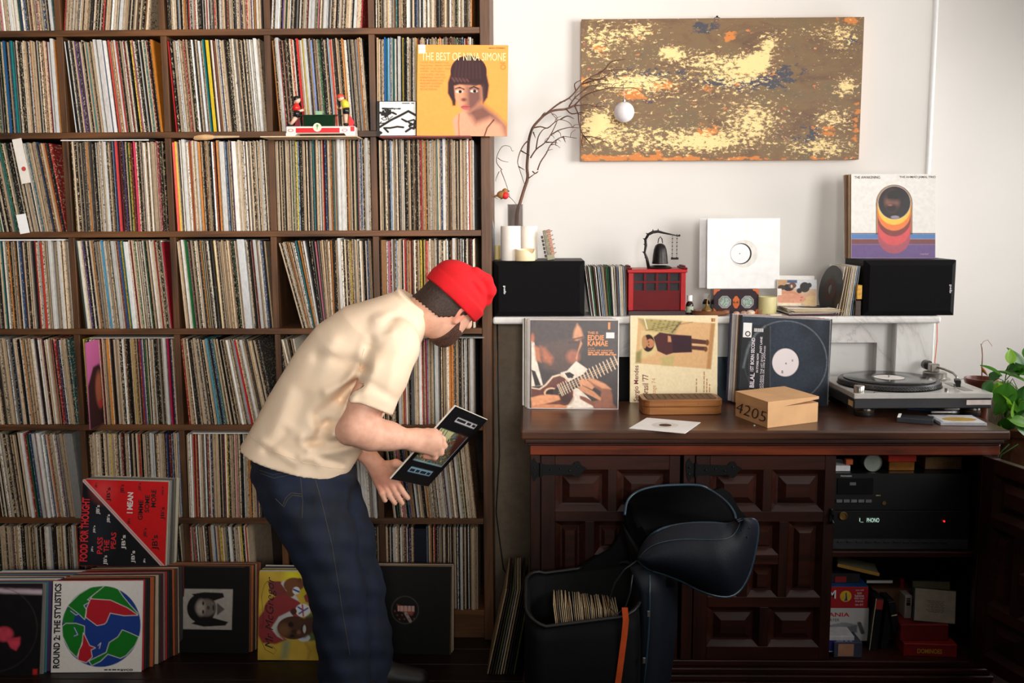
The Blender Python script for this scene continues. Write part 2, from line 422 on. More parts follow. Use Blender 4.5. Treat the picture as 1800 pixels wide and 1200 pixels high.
# right wall with two windows
WIN = [(.5, 2.2, 1.2, 2.62), (2.95, 3.95, .9, 2.35)]
wr = MB()
ys = [YF, .5, 2.2, 2.95, 3.95, YR+.1]
for a, b in ((0, 1), (2, 3), (4, 5)): wr.box(XR, XR+.2, ys[a], ys[b], 0, HC)
for (a, b, z0, z1) in WIN: wr.box(XR, XR+.2, a, b, 0, z0); wr.box(XR, XR+.2, a, b, z1, HC)
struct(wr.build('wall_right', M_WALL))
mg, ns, ls, bb = newmat('window_glass')
tr = ns.new('ShaderNodeBsdfTransparent'); gl = ns.new('ShaderNodeBsdfGlossy'); gl.inputs['Roughness'].default_value = .02
mxs = ns.new('ShaderNodeMixShader'); mxs.inputs[0].default_value = .06
ls.new(tr.outputs[0], mxs.inputs[1]); ls.new(gl.outputs[0], mxs.inputs[2]); ls.new(mxs.outputs[0], ns['Material Output'].inputs[0])
for k, (a, b, z0, z1) in enumerate(WIN):
    f = MB(); t = .045
    f.box(XR+.03, XR+.08, a, a+t, z0, z1); f.box(XR+.03, XR+.08, b-t, b, z0, z1)
    f.box(XR+.03, XR+.08, a+t, b-t, z0, z0+t); f.box(XR+.03, XR+.08, a+t, b-t, z1-t, z1)
    m = (a+b)/2; f.box(XR+.035, XR+.075, m-.018, m+.018, z0+t, z1-t)
    fo = struct(f.build('window_%d' % (k+1), plain((235, 235, 232), .5, var=.03, name='window_paint')))
    for q in ((a+t, m-.018), (m+.018, b-t)):
        MB().box(XR+.053, XR+.057, q[0], q[1], z0+t, z1-t).build('pane', mg, fo)
    MB().box(XR-.06, XR+.03, a-.03, b+.03, z0-.03, z0).build('window_sill', plain((235, 235, 232), .5, var=.03, name='window_paint'), fo)
f = MB()
for q in ((-.55, -.505, 1.45, 2.75), (.905, .95, 1.45, 2.75), (.18, .22, 1.45, 2.75), (-.55, .95, 1.45, 1.495), (-.55, .95, 2.705, 2.75)): f.box(q[0], q[1], YF-.07, YF-.03, q[2], q[3])
fo = struct(f.build('window_3', plain((235, 235, 232), .5, var=.03, name='window_paint')))
for q in ((-.505, .18), (.22, .905)): MB().box(q[0], q[1], YF-.052, YF-.048, 1.495, 2.705).build('pane', mg, fo)
# ============================================================ bookcase
YB = 3.5                                     # front of the bookcase
ZR = [2.189, 1.844, 1.501, 1.156, .807, .46, .113]      # tops of the boards under each row
XD = [-2.34, -1.98, -1.62, -1.26, -.90, -.54, -.179]   # right-hand faces of the dividers
bk = empty('bookcase', (-1.2, YB+.17, 0), label='tall dark stained pine bookcase of square cubes filled with records', cat='bookcase')
bk_i = bk.matrix_world.copy()
def bpart(mb, name, mat): o = mb.build(name, mat, bk); o.location = (1.2, -(YB+.17), 0); return o
YBK = YB+.345
for z in ZR+[2.534]:
    bpart(MB().box(XD[0]-.02, XD[-1], YB, YBK-.006, z-.021, z, .0015), 'shelf', M_SHELFWOOD)
for r in range(7):
    z0 = ZR[r]; z1 = ([2.534]+ZR)[r]-.021
    for c in range(0, 6):
        jx = rnd.uniform(-.002, .002)
        bpart(MB().box(XD[c]-.021+jx, XD[c]+jx, YB+.003, YBK-.006, z0, z1, .0012), 'divider', M_SHELFWOODZ)
bpart(MB().box(XD[-1], XD[-1]+.034, YB-.002, YBK, 0, 2.56, .002), 'side_panel', M_SHELFWOODZ)
bpart(MB().box(XD[0]-.055, XD[0]-.021, YB-.002, YBK, 0, 2.56, .002), 'side_panel', M_SHELFWOODZ)
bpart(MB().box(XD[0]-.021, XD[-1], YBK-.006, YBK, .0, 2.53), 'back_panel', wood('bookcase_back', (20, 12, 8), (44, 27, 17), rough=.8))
bpart(MB().box(XD[0]-.021, XD[-1], YB+.02, YB+.04, 0, ZR[6]-.021), 'plinth', M_SHELFWOOD)
# ------------------------------------------------------------ the records standing in the cubes
PAL = [((226, 198, 162), 22, 'cream'), ((206, 172, 132), 20, 'tan'), ((232, 220, 200), 11, 'off-white'), ((184, 158, 126), 12, 'beige'), ((240, 238, 234), 9, 'white'),
       ((20, 18, 18), 24, 'black'), ((48, 40, 36), 9, 'dark brown'), ((120, 112, 104), 5, 'grey'), ((70, 66, 66), 4, 'charcoal'),
       ((205, 40, 40), 4, 'red'), ((220, 130, 50), 3, 'orange'), ((228, 195, 60), 1.6, 'yellow'), ((40, 75, 130), 3, 'blue'), ((35, 120, 125), 2, 'teal'), ((40, 95, 60), 2.4, 'green'),
       ((90, 60, 125), 1.3, 'purple'), ((130, 28, 40), 2.5, 'maroon'), ((215, 110, 130), 1.2, 'pink'), ((140, 165, 195), 2, 'pale blue'), ((120, 78, 45), 3, 'brown')]
LEAN = {(0, 0): -3, (0, 1): -3, (0, 2): 7, (0, 3): 0, (0, 4): 4, (0, 5): .5,
        (1, 1): -1, (1, 2): -4.3, (1, 3): -3.2, (1, 4): -3.2, (1, 5): .6,
        (2, 1): -8, (2, 2): -.8, (2, 3): -1.2, (2, 4): 0, (2, 5): 0,
        (3, 1): -.8, (3, 2): -3.6, (3, 3): -3.6, (3, 4): (-14, -1, .38), (3, 5): 0,
        (4, 1): -3.5, (4, 2): -1, (4, 3): (-3, -10, .45), (4, 4): (-12, 0, .3), (4, 5): 0,
        (5, 1): -4.5, (5, 2): 0, (5, 3): .5, (5, 4): -2, (5, 5): -5.5,
        (6, 1): 0, (6, 2): -2, (6, 3): -2, (6, 4): 0, (6, 5): 0}
ROWN = ['top row', 'second row', 'third row', 'middle row', 'fifth row', 'sixth row', 'bottom row']
COLN = {5: 'column by white wall', 4: 'second column from wall', 3: 'third column from wall', 2: 'fourth column from wall', 1: 'fifth column from wall', 0: 'sixth column from wall'}
SPECIAL = {}     # (row, col) -> list of (fraction, thickness, colour, name)
SPECIAL[(1, 3)] = [(.03, .004, (205, 40, 45), 'red'), (.44, .011, (240, 205, 45), 'bright yellow'), (.36, .007, (245, 245, 245), 'white'), (.4, .005, (25, 120, 125), 'teal')]
SPECIAL[(1, 2)] = [(.42, .016, (205, 200, 196), 'clear plastic'), (.52, .005, (225, 85, 70), 'red'), (.2, .007, (85, 60, 100), 'purple'), (.955, .008, (215, 130, 40), 'orange')]
SPECIAL[(1, 4)] = [(.3, .006, (215, 50, 50), 'red'), (.45, .006, (125, 140, 185), 'pale blue'), (.65, .005, (215, 60, 60), 'red')]
SPECIAL[(1, 5)] = [(.06, .006, (30, 95, 160), 'blue'), (.1, .005, (120, 170, 205), 'pale blue'), (.16, .007, (25, 90, 85), 'teal')]
SPECIAL[(1, 1)] = [(.45, .007, (35, 95, 145), 'blue'), (.52, .005, (25, 125, 125), 'teal'), (.05, .03, (228, 205, 178), 'cream'), (.2, .02, (214, 184, 150), 'tan')]
SPECIAL[(2, 2)] = [(.48, .006, (225, 75, 75), 'red'), (.68, .006, (230, 60, 95), 'pink'), (.36, .011, (235, 232, 226), 'white')]
SPECIAL[(2, 3)] = [(.01, .008, (228, 95, 85), 'red'), (.5, .016, (232, 228, 222), 'white'), (.63, .014, (232, 228, 222), 'white')]
SPECIAL[(3, 2)] = [(.05, .009, (240, 232, 215), 'off-white'), (.32, .005, (80, 160, 200), 'pale blue'), (.56, .014, (232, 232, 230), 'white'), (.02, .006, (70, 85, 80), 'grey green'), (.96, .005, (170, 35, 45), 'red')]
SPECIAL[(3, 3)] = [(.14, .006, (20, 110, 50), 'green'), (.7, .024, (235, 235, 236), 'white plastic'), (.1, .008, (240, 236, 228), 'off-white')]
SPECIAL[(3, 5)] = [(.01, .017, (165, 118, 78), 'brown cardboard')]
SPECIAL[(3, 1)] = [(.7, .008, (190, 60, 40), 'red')]
SPECIAL[(4, 2)] = [(.93, .006, (200, 30, 80), 'crimson'), (.28, .005, (200, 125, 40), 'orange')]
SPECIAL[(4, 3)] = [(.35, .006, (100, 175, 200), 'pale blue'), (.72, .006, (200, 35, 40), 'red'), (.62, .007, (238, 236, 230), 'white')]
SPECIAL[(4, 5)] = [(.55, .013, (205, 205, 203), 'clear plastic'), (.3, .011, (90, 90, 92), 'grey plastic'), (.45, .006, (150, 35, 55), 'maroon'), (.92, .012, (190, 190, 190), 'grey plastic')]
SPECIAL[(5, 1)] = [(.9, .03, (120, 118, 115), 'grey plastic')]
SPECIAL[(6, 5)] = [(.3, .045, (24, 30, 45), 'navy')]
SPECIAL[(6, 4)] = [(.055, .042, (196, 150, 58), 'mustard yellow')]
SPECIAL[(5, 3)] = [(.84, .012, (118, 122, 92), 'olive green')]
recs = []       # x base, z base, thickness, height, depth front y, lean, colour, wear, row, col, name
rr = random.Random(11)
wts = [p[1] for p in PAL]
for r in range(7):
    for c in range(0, 6):
        x0 = XD[c]+.002; x1 = XD[c+1]-.023; W = x1-x0
        L = LEAN.get((r, c), -1)
        sp = sorted(SPECIAL.get((r, c), []))
        if isinstance(L, tuple): la, lb, sf = L
        else: la = lb = L; sf = 0
        maxl = max(abs(la), abs(lb)) if sf else abs(la)
        sh = math.tan(R(la))*.31
        x = x0+(max(0, -sh))                      # a leaning row needs room at its head
        xe = x1-max(0, math.tan(R(lb))*.31)
        if (r, c) == (6, 3): x = x0
        if (r, c) == (4, 4): x = x0+.0
        gapstyle = sf > 0
        ln_prev = la
        used = 0
        while x < xe-.004:
            fr = (x-x0)/W
            th = rr.choice((.003, .0034, .0036, .004, .0042, .0045, .005, .0055, .0065)); h = .311+rr.uniform(-.004, .004)
            ci = rr.choices(range(len(PAL)), wts)[0]; col = list(PAL[ci][0]); nm = PAL[ci][2]; wear = rr.uniform(.15, .95); yo = rr.uniform(.006, .018)
            if rr.random() < .03: th = .010; col = [216, 214, 210]; nm = 'clear plastic'; wear = .1; yo = rr.uniform(0, .008); h += .004
            if used < len(sp) and fr >= sp[used][0]:
                th, col, nm = sp[used][1], list(sp[used][2]), sp[used][3]; wear = .05; used += 1; yo = .006
                if 'plastic' in nm: h += .006; yo = -.002
            if (r, c) == (6, 3) and fr > .66 or (r, c) == (6, 4) and fr < .05: x += .006; continue      # dark gap
            if (r, c) == (4, 4) and fr > .26 and fr < .9: x += .01; continue                                # dark gap behind the man's back
            lean = la
            if gapstyle:
                lean = la if fr < sf-.1 else (lb if fr > sf+.1 else la+(lb-la)*(fr-sf+.1)/.2)
                if (r, c) == (4, 3): lean = la+(lb-la)*min(1, fr/.75)
                if (r, c) == (3, 4):
                    lean = la if fr < .26 else (la*(1-(fr-.26)/.3)+lb*(fr-.26)/.3 if fr < .56 else lb)
            else:
                if x+math.tan(R(lean))*.31 < x0: lean = math.degrees(math.atan((x0-x)/.31))
                if x+th+math.tan(R(lean))*.31 > x1+.0: lean = math.degrees(math.atan((x1-x-th)/.31))
            lean += rr.uniform(-.15, .15)
            if x+th > x1: break
            if x+th+math.tan(R(lean))*h > x1+.001: lean = math.degrees(math.atan((x1-x-th)/h))
            if x+math.tan(R(lean))*h < x0-.001: lean = math.degrees(math.atan((x0-x)/h))
            jit = rr.uniform(.8, 1.05); mg_ = sum(col)/3; sa_ = .82 if wear > .1 else 1; col = [max(4, min(244, (mg_+(k-mg_)*sa_)*jit)) for k in col]
            recs.append([x, ZR[r], th/max(.5, math.cos(R(lean))), h*math.cos(R(lean)), YB+yo, lean, col, wear, r, c, nm])
            x += th/max(.5, math.cos(R(lean)))+rr.uniform(0, .0006)
def recmesh(q, ox=0, oy=0, oz=0):
    x, z, th, h, yf, ln = q[:6]; s = math.tan(R(ln))*h; yb = yf+.309
    if yb > YBK-.008: yb = YBK-.008
    sk = 0.0012 if th > .004 else 0          # softened spine corners
    V = []
    for zz, dx in ((z, 0), (z+h, s)):
        V += [(x+dx+sk-ox, yf-oy, zz-oz), (x+th+dx-sk-ox, yf-oy, zz-oz), (x+th+dx-ox, yf+.002-oy, zz-oz), (x+th+dx-ox, yb-oy, zz-oz), (x+dx-ox, yb-oy, zz-oz), (x+dx-ox, yf+.002-oy, zz-oz)]
    F = [(5, 4, 3, 2, 1, 0), (6, 7, 8, 9, 10, 11)]+[(i, (i+1) % 6, (i+1) % 6+6, i+6) for i in range(6)]
    return V, F
def vis(q):        # rough visible size in the picture
    x, z, th, h, r, c = q[0], q[1], q[2], q[3], q[8], q[9]
    if x < -1.83 or (r == 6 and q[10] not in ('mustard yellow', 'navy')): return 0
    if r == 0: h = .1
    if c == 4 and r in (3, 4, 5): h *= .5
    return th*h
order = sorted(range(len(recs)), key=lambda i: -vis(recs[i]))
big = set(order[:190])
SV, SF, SC = [], [], []
def wid(th): return 'thick' if th > .0095 else ('medium' if th > .006 else 'thin')
for i, q in enumerate(recs):
    if i in big:
        V, F = recmesh(q, q[0], q[4], q[1])
        o = raw('record_sleeve', V, F, M_SPINE, None, col=[(*s2l(q[6]), q[7])]*len(V), loc=(q[0], q[4], q[1]))
        if q[10].startswith('mustard'): t_ = Text(q[2], q[3], -.0008); t_.put('MOOD MUSIC', .36, .25, .62, .8, (60, 44, 24), 270); t_.mesh(o); o.children[0].location.x = q[2]/2
        art = 'box set' if q[2] > .03 else 'record sleeve'
        tag(o, '%s %s %s in bookcase %s, %s' % (wid(q[2]), q[10], art, ROWN[q[8]], COLN[q[9]]), 'record', 'records in the %s, %s' % (ROWN[q[8]], COLN[q[9]]))
    else:
        V, F = recmesh(q); b = len(SV); SV += V; SF += [tuple(b+k for k in f) for f in F]; SC += [(*s2l(q[6]), q[7])]*len(V)
o = raw('packed_records', SV, SF, M_SPINE, None, col=SC)
tag(o, 'tightly packed thin record sleeves filling the bookcase cubes', 'records', kind='stuff')
# ============================================================ fireplace
m, ns, ls, b = newmat('white_marble'); M_MARBLE = m
v = mapped(ns, ls, (1, 1, 1)); n1 = noise(ns, ls, v, 3.2, 6, .6, .8)
ab = nd(ns, 'ShaderNodeMath', operation='SUBTRACT'); ab.inputs[1].default_value = .5; ls.new(n1, ab.inputs[0])
ab2 = nd(ns, 'ShaderNodeMath', operation='ABSOLUTE'); ls.new(ab.outputs[0], ab2.inputs[0])
rp = ramp(ns, [(0, s2l((206, 203, 200))), (.012, s2l((226, 223, 220))), (.06, s2l((236, 234, 231)))]); ls.new(ab2.outputs[0], rp.inputs[0]); ls.new(rp.outputs[0], b.inputs['Base Color'])
b.inputs['Roughness'].default_value = .35
YM = 3.55; ZM = at(1000, 557, YM).z; tM = .026
XM0, XM1 = at(866, 557, YM).x, at(1655, 557, YM).x
fp = empty('fireplace', (.63, YW-.1, 0), label='white veined marble fireplace with a long mantel shelf', cat='fireplace')
def fpart(mb, name, mat, smooth=False): o = mb.build(name, mat, fp, smooth); o.location = (-.63, -(YW-.1), 0); return o
fpart(MB().box(XM0, XM1, YM, YW+.0, ZM-tM, ZM, .008, seg=3), 'mantel_shelf', M_MARBLE)
pxX = lambda p, Y=3.64, y=620: at(p, y, Y).x
xa, xb, xc = pxX(1450), pxX(1566), pxX(1634)
fpart(MB().box(xb, xc, 3.60, YW, 0, ZM-tM, .004), 'pilaster', M_MARBLE)
zr = at(1500, 602, 3.64).z; xr = pxX(1541)
mb = MB(); mb.box(xr, xb, 3.64, YW, 0, ZM-tM); mb.box(xa-.08, xr, 3.64, YW, zr, ZM-tM); fpart(mb, 'jamb', M_MARBLE)
fpart(MB().box(xa-.08, xr, 3.68, YW, 0, zr), 'recessed_panel', M_MARBLE)
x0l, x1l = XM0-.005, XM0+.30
fpart(MB().box(x0l, x1l, 3.66, YW, 0, ZM-tM, .004), 'pilaster', plain((104, 90, 74), .8, name='shade_toned_plaster'))  # shade below the mantel put into the colour, over the wall strip too
fpart(MB().box(x1l, xa-.08, 3.66, YW, ZM-.16, ZM-tM), 'frieze', M_MARBLE)
fpart(MB().box(x1l, xa-.08, 3.80, YW, 0, ZM-.16), 'firebox_back', plain((40, 38, 38), .8, name='soot'))
M_INS = plain((120, 138, 156), .4, metal=.3, name='blue_grey_iron')
mb = MB(); xi0, xi1 = pxX(1180, 3.72), pxX(1330, 3.72); zi0, zi1 = .45, at(1270, 600, 3.72).z
mb.box(xi0, xi1, 3.72, 3.745, zi0, zi1, .006)
for k in range(3):
    cx = xi0+(xi1-xi0)*(.2+.3*k); mb.tube([(cx+.05*math.cos(t), 3.715, zi1-.1+.07*math.sin(t)) for t in np.linspace(0, math.pi*1.6, 14)], .008)
fpart(mb, 'iron_fire_cover', M_INS)
# ============================================================ painting
px0, pz1 = at(1022, 34, 3.815).x, at(1022, 34, 3.815).z; px1 = at(1519, 33, 3.815).x; pz0 = at(1020, 283, 3.815).z
PW, PH = px1-px0, pz1-pz0
pt = empty('painting', ((px0+px1)/2, 3.815, pz0), label='wide abstract painting of flaking gold, brown and cream hung on the wall', cat='painting')
m, ns, ls, b = newmat('flaking_gold_paint')
a = nd(ns, 'ShaderNodeVertexColor', layer_name='Col'); sp = ns.new('ShaderNodeSeparateColor'); ls.new(a.outputs[0], sp.inputs[0])
v = mapped(ns, ls, (1, 1, 1.9))
def thr(n, dens, lo=.60, k=.25, soft=.025):
    ad = nd(ns, 'ShaderNodeMath', operation='MULTIPLY_ADD'); ad.inputs[1].default_value = k; ls.new(dens, ad.inputs[0]); ls.new(n, ad.inputs[2])
    r_ = ramp(ns, [(lo-soft, (0, 0, 0)), (lo+soft, (1, 1, 1))]); ls.new(ad.outputs[0], r_.inputs[0]); return r_.outputs[0]
base = ramp(ns, [(.3, s2l((84, 52, 26))), (.5, s2l((116, 86, 48))), (.7, s2l((100, 82, 50)))]); ls.new(noise(ns, ls, mapped(ns, ls, (1, 1, 2.2)), 5, 6, .65, .5), base.inputs[0])
nf = noise(ns, ls, v, 46, 8, .72, .3); nf2 = noise(ns, ls, mapped(ns, ls, (1.2, 1, 2.2), rot=(0, .25, 0)), 24, 9, .78, .4); nf3 = noise(ns, ls, v, 24, 6, .6)
cur = base.outputs[0]
for nn, ch, colr, lo in ((nf3, 2, (52, 50, 62), .62), (nf2, 0, (236, 206, 146), .685), (nf3, 1, (200, 116, 34), .65)):
    mx = nd(ns, 'ShaderNodeMix', data_type='RGBA'); ls.new(thr(nn, sp.outputs[ch], lo), mx.inputs[0]); ls.new(cur, mx.inputs[6]); mx.inputs[7].default_value = (*s2l(colr), 1); cur = mx.outputs[2]
mx = nd(ns, 'ShaderNodeMix', data_type='RGBA'); ls.new(thr(nf, sp.outputs[0], .65), mx.inputs[0]); ls.new(cur, mx.inputs[6]); mx.inputs[7].default_value = (*s2l((240, 206, 140)), 1); cur = mx.outputs[2]
ls.new(cur, b.inputs['Base Color']); b.inputs['Roughness'].default_value = .5; bump(ns, ls, nf2, b, .4, .002)
M_GOLD = m
cv = Canvas(150, PW/PH, (0, 0, 0))
def blob(ch, x, y, rx, ry, amt):      # x, y in photo pixels
    u = (x-1022)/495; vv = (y-34)/249; q = np.exp(-(((cv.U-u)/(rx/495))**2+((cv.V-vv)/(ry/249))**2)); cv.im[..., ch] = np.clip(cv.im[..., ch]+amt*q, 0, 1)
for t in ((0, 1060, 70, 50, 40, .55), (0, 1130, 55, 30, 20, .5), (0, 1180, 92, 20, 12, .9), (0, 1230, 105, 60, 14, .5), (0, 1110, 145, 80, 20, .6), (0, 1050, 215, 30, 25, .8), (0, 1100, 245, 90, 30, .5), (0, 1240, 250, 70, 20, .8), (0, 1300, 130, 60, 25, .6),
          (0, 1330, 110, 25, 15, 1), (0, 1350, 80, 20, 20, .7), (0, 1330, 215, 50, 35, .6), (0, 1480, 70, 35, 30, .5), (0, 1490, 155, 22, 18, .7), (0, 1470, 210, 40, 20, .6), (0, 1450, 262, 70, 20, .6), (0, 1200, 170, 200, 60, .2), (0, 1420, 60, 60, 10, .3),
          (1, 1055, 84, 14, 10, .9), (1, 1115, 165, 28, 12, 1), (1, 1170, 150, 24, 12, .9), (1, 1285, 65, 14, 10, .9), (1, 1245, 233, 28, 14, .9), (1, 1335, 130, 25, 6, .8), (1, 1250, 155, 18, 6, .7), (1, 1465, 235, 20, 10, .8), (1, 1490, 40, 25, 8, .9), (1, 1030, 278, 30, 8, 1), (1, 1130, 278, 80, 7, 1), (1, 1300, 281, 200, 4, .8), (1, 1510, 220, 6, 40, .8), (1, 1025, 145, 10, 12, .8),
          (2, 1235, 48, 20, 10, .9), (2, 1265, 145, 40, 10, .8), (2, 1340, 145, 50, 14, .9), (2, 1380, 130, 30, 14, .6), (2, 1430, 240, 30, 14, .7), (2, 1090, 145, 60, 8, .5), (2, 1150, 130, 60, 10, .5), (2, 1495, 75, 12, 8, .7), (2, 1120, 178, 40, 6, .5)): blob(*t)
cv.im = np.maximum(cv.im, 0)
cv.mesh('painted_surface', PW, PH, pt, M_GOLD, -.0006)
MB().box(-PW/2, PW/2, 0, .038, 0, PH, .002).build('wooden_panel', plain((176, 116, 52), .6, var=.25, scale=20, name='panel_edge'), pt)
xh = at(1262, 30, 3.82).x-(px0+px1)/2
mb = MB().tube([(xh-.025, .02, PH-.003), (xh, .025, PH+.010), (xh+.025, .02, PH-.003)], .0012, 6); mb.sphere((xh, .022, PH+.010), .004); mb.build('hanging_wire', M_IRON, pt)
# ============================================================ sideboard
ZT = .888; YS = 3.065
cL = onz(915, 757, ZT); cR = onz(1773, 755, ZT); YT0 = cL.y; YT1 = 3.53
Zp = lambda p, Y=YS: at(1200, p, Y).z
Xp = lambda p, Y=YS, q=900: at(p, q, Y).x
sb = empty('sideboard', ((cL.x+cR.x)/2, 3.3, 0), label='dark mahogany sideboard with raised pyramid panels and one door standing open', cat='sideboard')
SBO = Vector(((cL.x+cR.x)/2, 3.3, 0))
def spart(mb, name, mat, par=None, smooth=False):
    o = mb.build(name, mat, par or sb, smooth)
    if par is None: o.location = -SBO
    return o
sL, sR = Xp(932), Xp(1750); tz = ZT-.03
spart(MB().box(cL.x, cR.x, YT0, YT1, tz, ZT, .006, seg=2), 'top', M_TOP)
mb = MB(); mb.box(cL.x+.012, cR.x-.012, YT0+.012, YT1, tz-.014, tz, .004, seg=2); mb.box(cL.x+.022, cR.x-.022, YT0+.022, YT1, tz-.022, tz-.014, .002)
spart(mb, 'top_moulding', M_SIDE)
zf1, zf0 = tz-.022, Zp(799)
spart(MB().box(sL, sR, YS-.006, YS+.03, zf0, zf1, .002), 'frieze_rail', wood('mahogany_frieze', (50, 17, 9), (128, 54, 24), rough=.35, coat=.2))
zb = Zp(1159)
for x0, x1 in ((sL, Xp(950)), (Xp(1200), Xp(1220)), (Xp(1722), sR)):
    spart(MB().box(x0, x1, YS, YS+.03, zb, zf0, .002), 'stile', M_SIDEZ)
spart(MB().box(sL, sL+.02, YS+.03, 3.5, 0, zf1), 'side_panel', M_SIDEZ); spart(MB().box(sR-.02, sR, YS+.03, 3.5, 0, zf1), 'side_panel', M_SIDEZ)
spart(MB().box(Xp(1449), Xp(1460), YS+.04, 3.49, zb, zf0), 'partition', M_SIDEZ)
spart(MB().box(sL+.02, sR-.02, 3.49, 3.5, zb, zf1), 'back_panel', plain((24, 13, 9), .7, name='dark_back'))
spart(MB().box(sL+.02, sR-.02, YS+.01, 3.49, zb-.02, zb), 'cabinet_floor', M_SIDE)
ZSH = Zp(967, 3.13)
spart(MB().box(Xp(1460), sR-.02, 3.12, 3.49, ZSH-.018, ZSH, .002), 'inner_shelf', M_SIDE)
z = zb
for k, (dy, h) in enumerate(((.0, .022), (.012, .02), (.02, .02), (.03, .03), (.022, .04))):
    z1 = z-.001; z0 = max(0, z-h); spart(MB().box(sL-dy*.8, sR+dy*.8, YS-dy, YS+.05, z0, z1, .004, seg=2), 'base_moulding', M_SIDE); z = z0
def panel(x0, x1, z0, z1, par, s=1.0):
    mb = MB(); l = min(.017, (x1-x0)*.2)*s; p = min(.05, (x1-x0)*.34, (z1-z0)*.34)
    def rc(i, y): return [(x0+i, y, z0+i), (x1-i, y, z0+i), (x1-i, y, z1-i), (x0+i, y, z1-i)]
    mb.ring([rc(0, 0), rc(l, .017), rc(l+.006, .0175), rc(p, .003), rc(p+.001, .003)], cap=False); L = rc(p+.001, .003)
    mb.bm.faces.new([mb.bm.verts.new(q) for q in L]); mb.box(x0, x1, .0185, .021, z0, z1)
    mb.build('panel', M_SIDE, par)
Hd = zf0-.003-zb; wD = Xp(1467)-Xp(1222)
def door(loc, rz, name='door'):
    d = empty(name); d.parent = sb; d.location = Vector(loc)-SBO; d.rotation_euler = (0, 0, rz)
    k = wD/245.0; zz = lambda p: (Zp(p)-zb)
    xs = [0, 25, 118, 134, 226, 245]; H = zz(801)
    tr0, a0, a1, b0, b1, c1 = zz(826), zz(899), zz(917), zz(1049), zz(1067), zz(1136)
    def st(x0, x1, z0, z1, nm, y=0): MB().box(x0*k, x1*k, y, .024, z0, z1, .0012).build(nm, M_SIDEZ if nm == 'door_stile' else M_SIDE, d)
    st(0, 25, 0, H, 'door_stile'); st(226, 245, 0, H, 'door_stile')
    for z0, z1 in ((tr0, H), (a1, a0), (b1, b0), (0, c1)): st(25, 226, z0, z1, 'door_rail')
    st(118, 134, a0, tr0, 'door_stile'); st(118, 134, c1, b1, 'door_stile')
    for x0, x1 in ((78, 95), (149, 165)): st(x0, x1, b0, a1, 'door_stile')
    m0, m1 = zz(992), zz(975); st(95, 149, m0, m1, 'door_rail')
    for x0, x1 in ((25, 118), (134, 226)): panel(x0*k, x1*k, a0, tr0, d); panel(x0*k, x1*k, c1, b1, d)
    panel(25*k, 78*k, b0, a1, d); panel(165*k, 226*k, b0, a1, d); panel(95*k, 149*k, m1, a1, d); panel(95*k, 149*k, b0, m0, d)
    return d, k, H
def hinge(par, x0, z, L=.145, w=.042):
    P = [(-.03, -.5), (-.034, .5), (-.022, .95), (-.012, .5), (.01, .42), (.1, .34), (.106, .62), (.12, .66), (.128, .3), (.145, .1), (.13, -.12), (.128, -.4), (.118, -.62), (.104, -.55), (.1, -.34), (.01, -.42), (-.012, -.5), (-.022, -.95)]
    mb = MB().prism([(x0+a*L/.145, z+b_*w) for a, b_ in P], -.004, .0, b=.0012)
    mb.cyl(.005, z-.55*w, z+.55*w, 10, Matrix.Translation((x0-.001, -.004, 0)))
    for a, b_ in ((-.022, .2), (-.022, -.3), (.03, 0), (.06, .1), (.09, -.05), (.115, .25)): mb.sphere((x0+a*L/.145, -.005, z+b_*w), .003, 8, 6)
    mb.build('strap_hinge', M_IRON, par)
d1, kd, Hd = door((Xp(951), YS+.002, zb), 0); hinge(d1, .0, Hd-.045)
d2, _, _ = door((Xp(1222), YS+.002, zb), 0); hinge(d2, .0, Hd-.045)
zhz = Zp(909)-zb
mb = MB().box(235*kd, 243*kd, -.003, 0, zhz-.022, zhz+.022, .002); mb.tube([(239*kd, -.003, zhz+.018), (240*kd, -.018, zhz+.012), (240*kd, -.02, zhz-.008), (239*kd, -.003, zhz-.016)], .0045); mb.sphere((239*kd, -.006, zhz+.026), (.005, .004, .006), 10, 8)
mb.build('handle', M_IRON, d2)
h0 = Vector((Xp(1724), YS-.002, zb)); topz = zb+Hd
hp = onz(1722, 803, topz); hq = onz(1800, 828, topz); ang = math.atan2(hq.y-hp.y, hq.x-hp.x)
d3, _, _ = door(h0, ang, 'open_door')
# ============================================================ things inside the cabinet
def pbox(name, x0, y0, x1, y1, Y, dep, mat, label, cat, zb=None, b=.0015, group=None, rz=0, dz=0):
    A = at(x0, y1, Y); B = at(x1, y0, Y); W = B.x-A.x; H = B.z-A.z; z = A.z if zb is None else zb
    if zb is not None: H = B.z-zb
    o = MB().box(-W/2, W/2, 0, dep, 0, H, b).build(name, mat); o.location = ((A.x+B.x)/2, Y, z); o.rotation_euler = (0, 0, rz)
    tag(o, label, cat, group); return o, W, H
zc = zb+.0005
M_GEAR = plain((14, 14, 16), .4, var=.05, name='hifi_black'); M_BTN = plain((96, 98, 102), .4, name='grey_button')
YG = 3.14
zr0 = ZSH+.0005
rc_, W, H = pbox('receiver', 1455, 898, 1706, 962, YG, .3, M_GEAR, 'black stereo receiver with a lit PHONO display on the inner shelf', 'receiver', zr0)
MB().box(-W/2+.004, W/2-.004, -.003, 0, .004, .036).build('control_strip', plain((52, 54, 58), .35, name='dark_grey_strip'), rc_)
for k in range(12): MB().box(-W/2+.03+k*.03, -W/2+.05+k*.03, -.006, -.003, .024, .030, .0006).build('button', plain((40, 42, 46), .4, name='dark_button'), rc_)
me_, ns, ls, b = newmat('lit_display'); b.inputs['Base Color'].default_value = (0, 0, 0, 1); b.inputs['Emission Color'].default_value = (.55, .8, .65, 1); b.inputs['Emission Strength'].default_value = .9
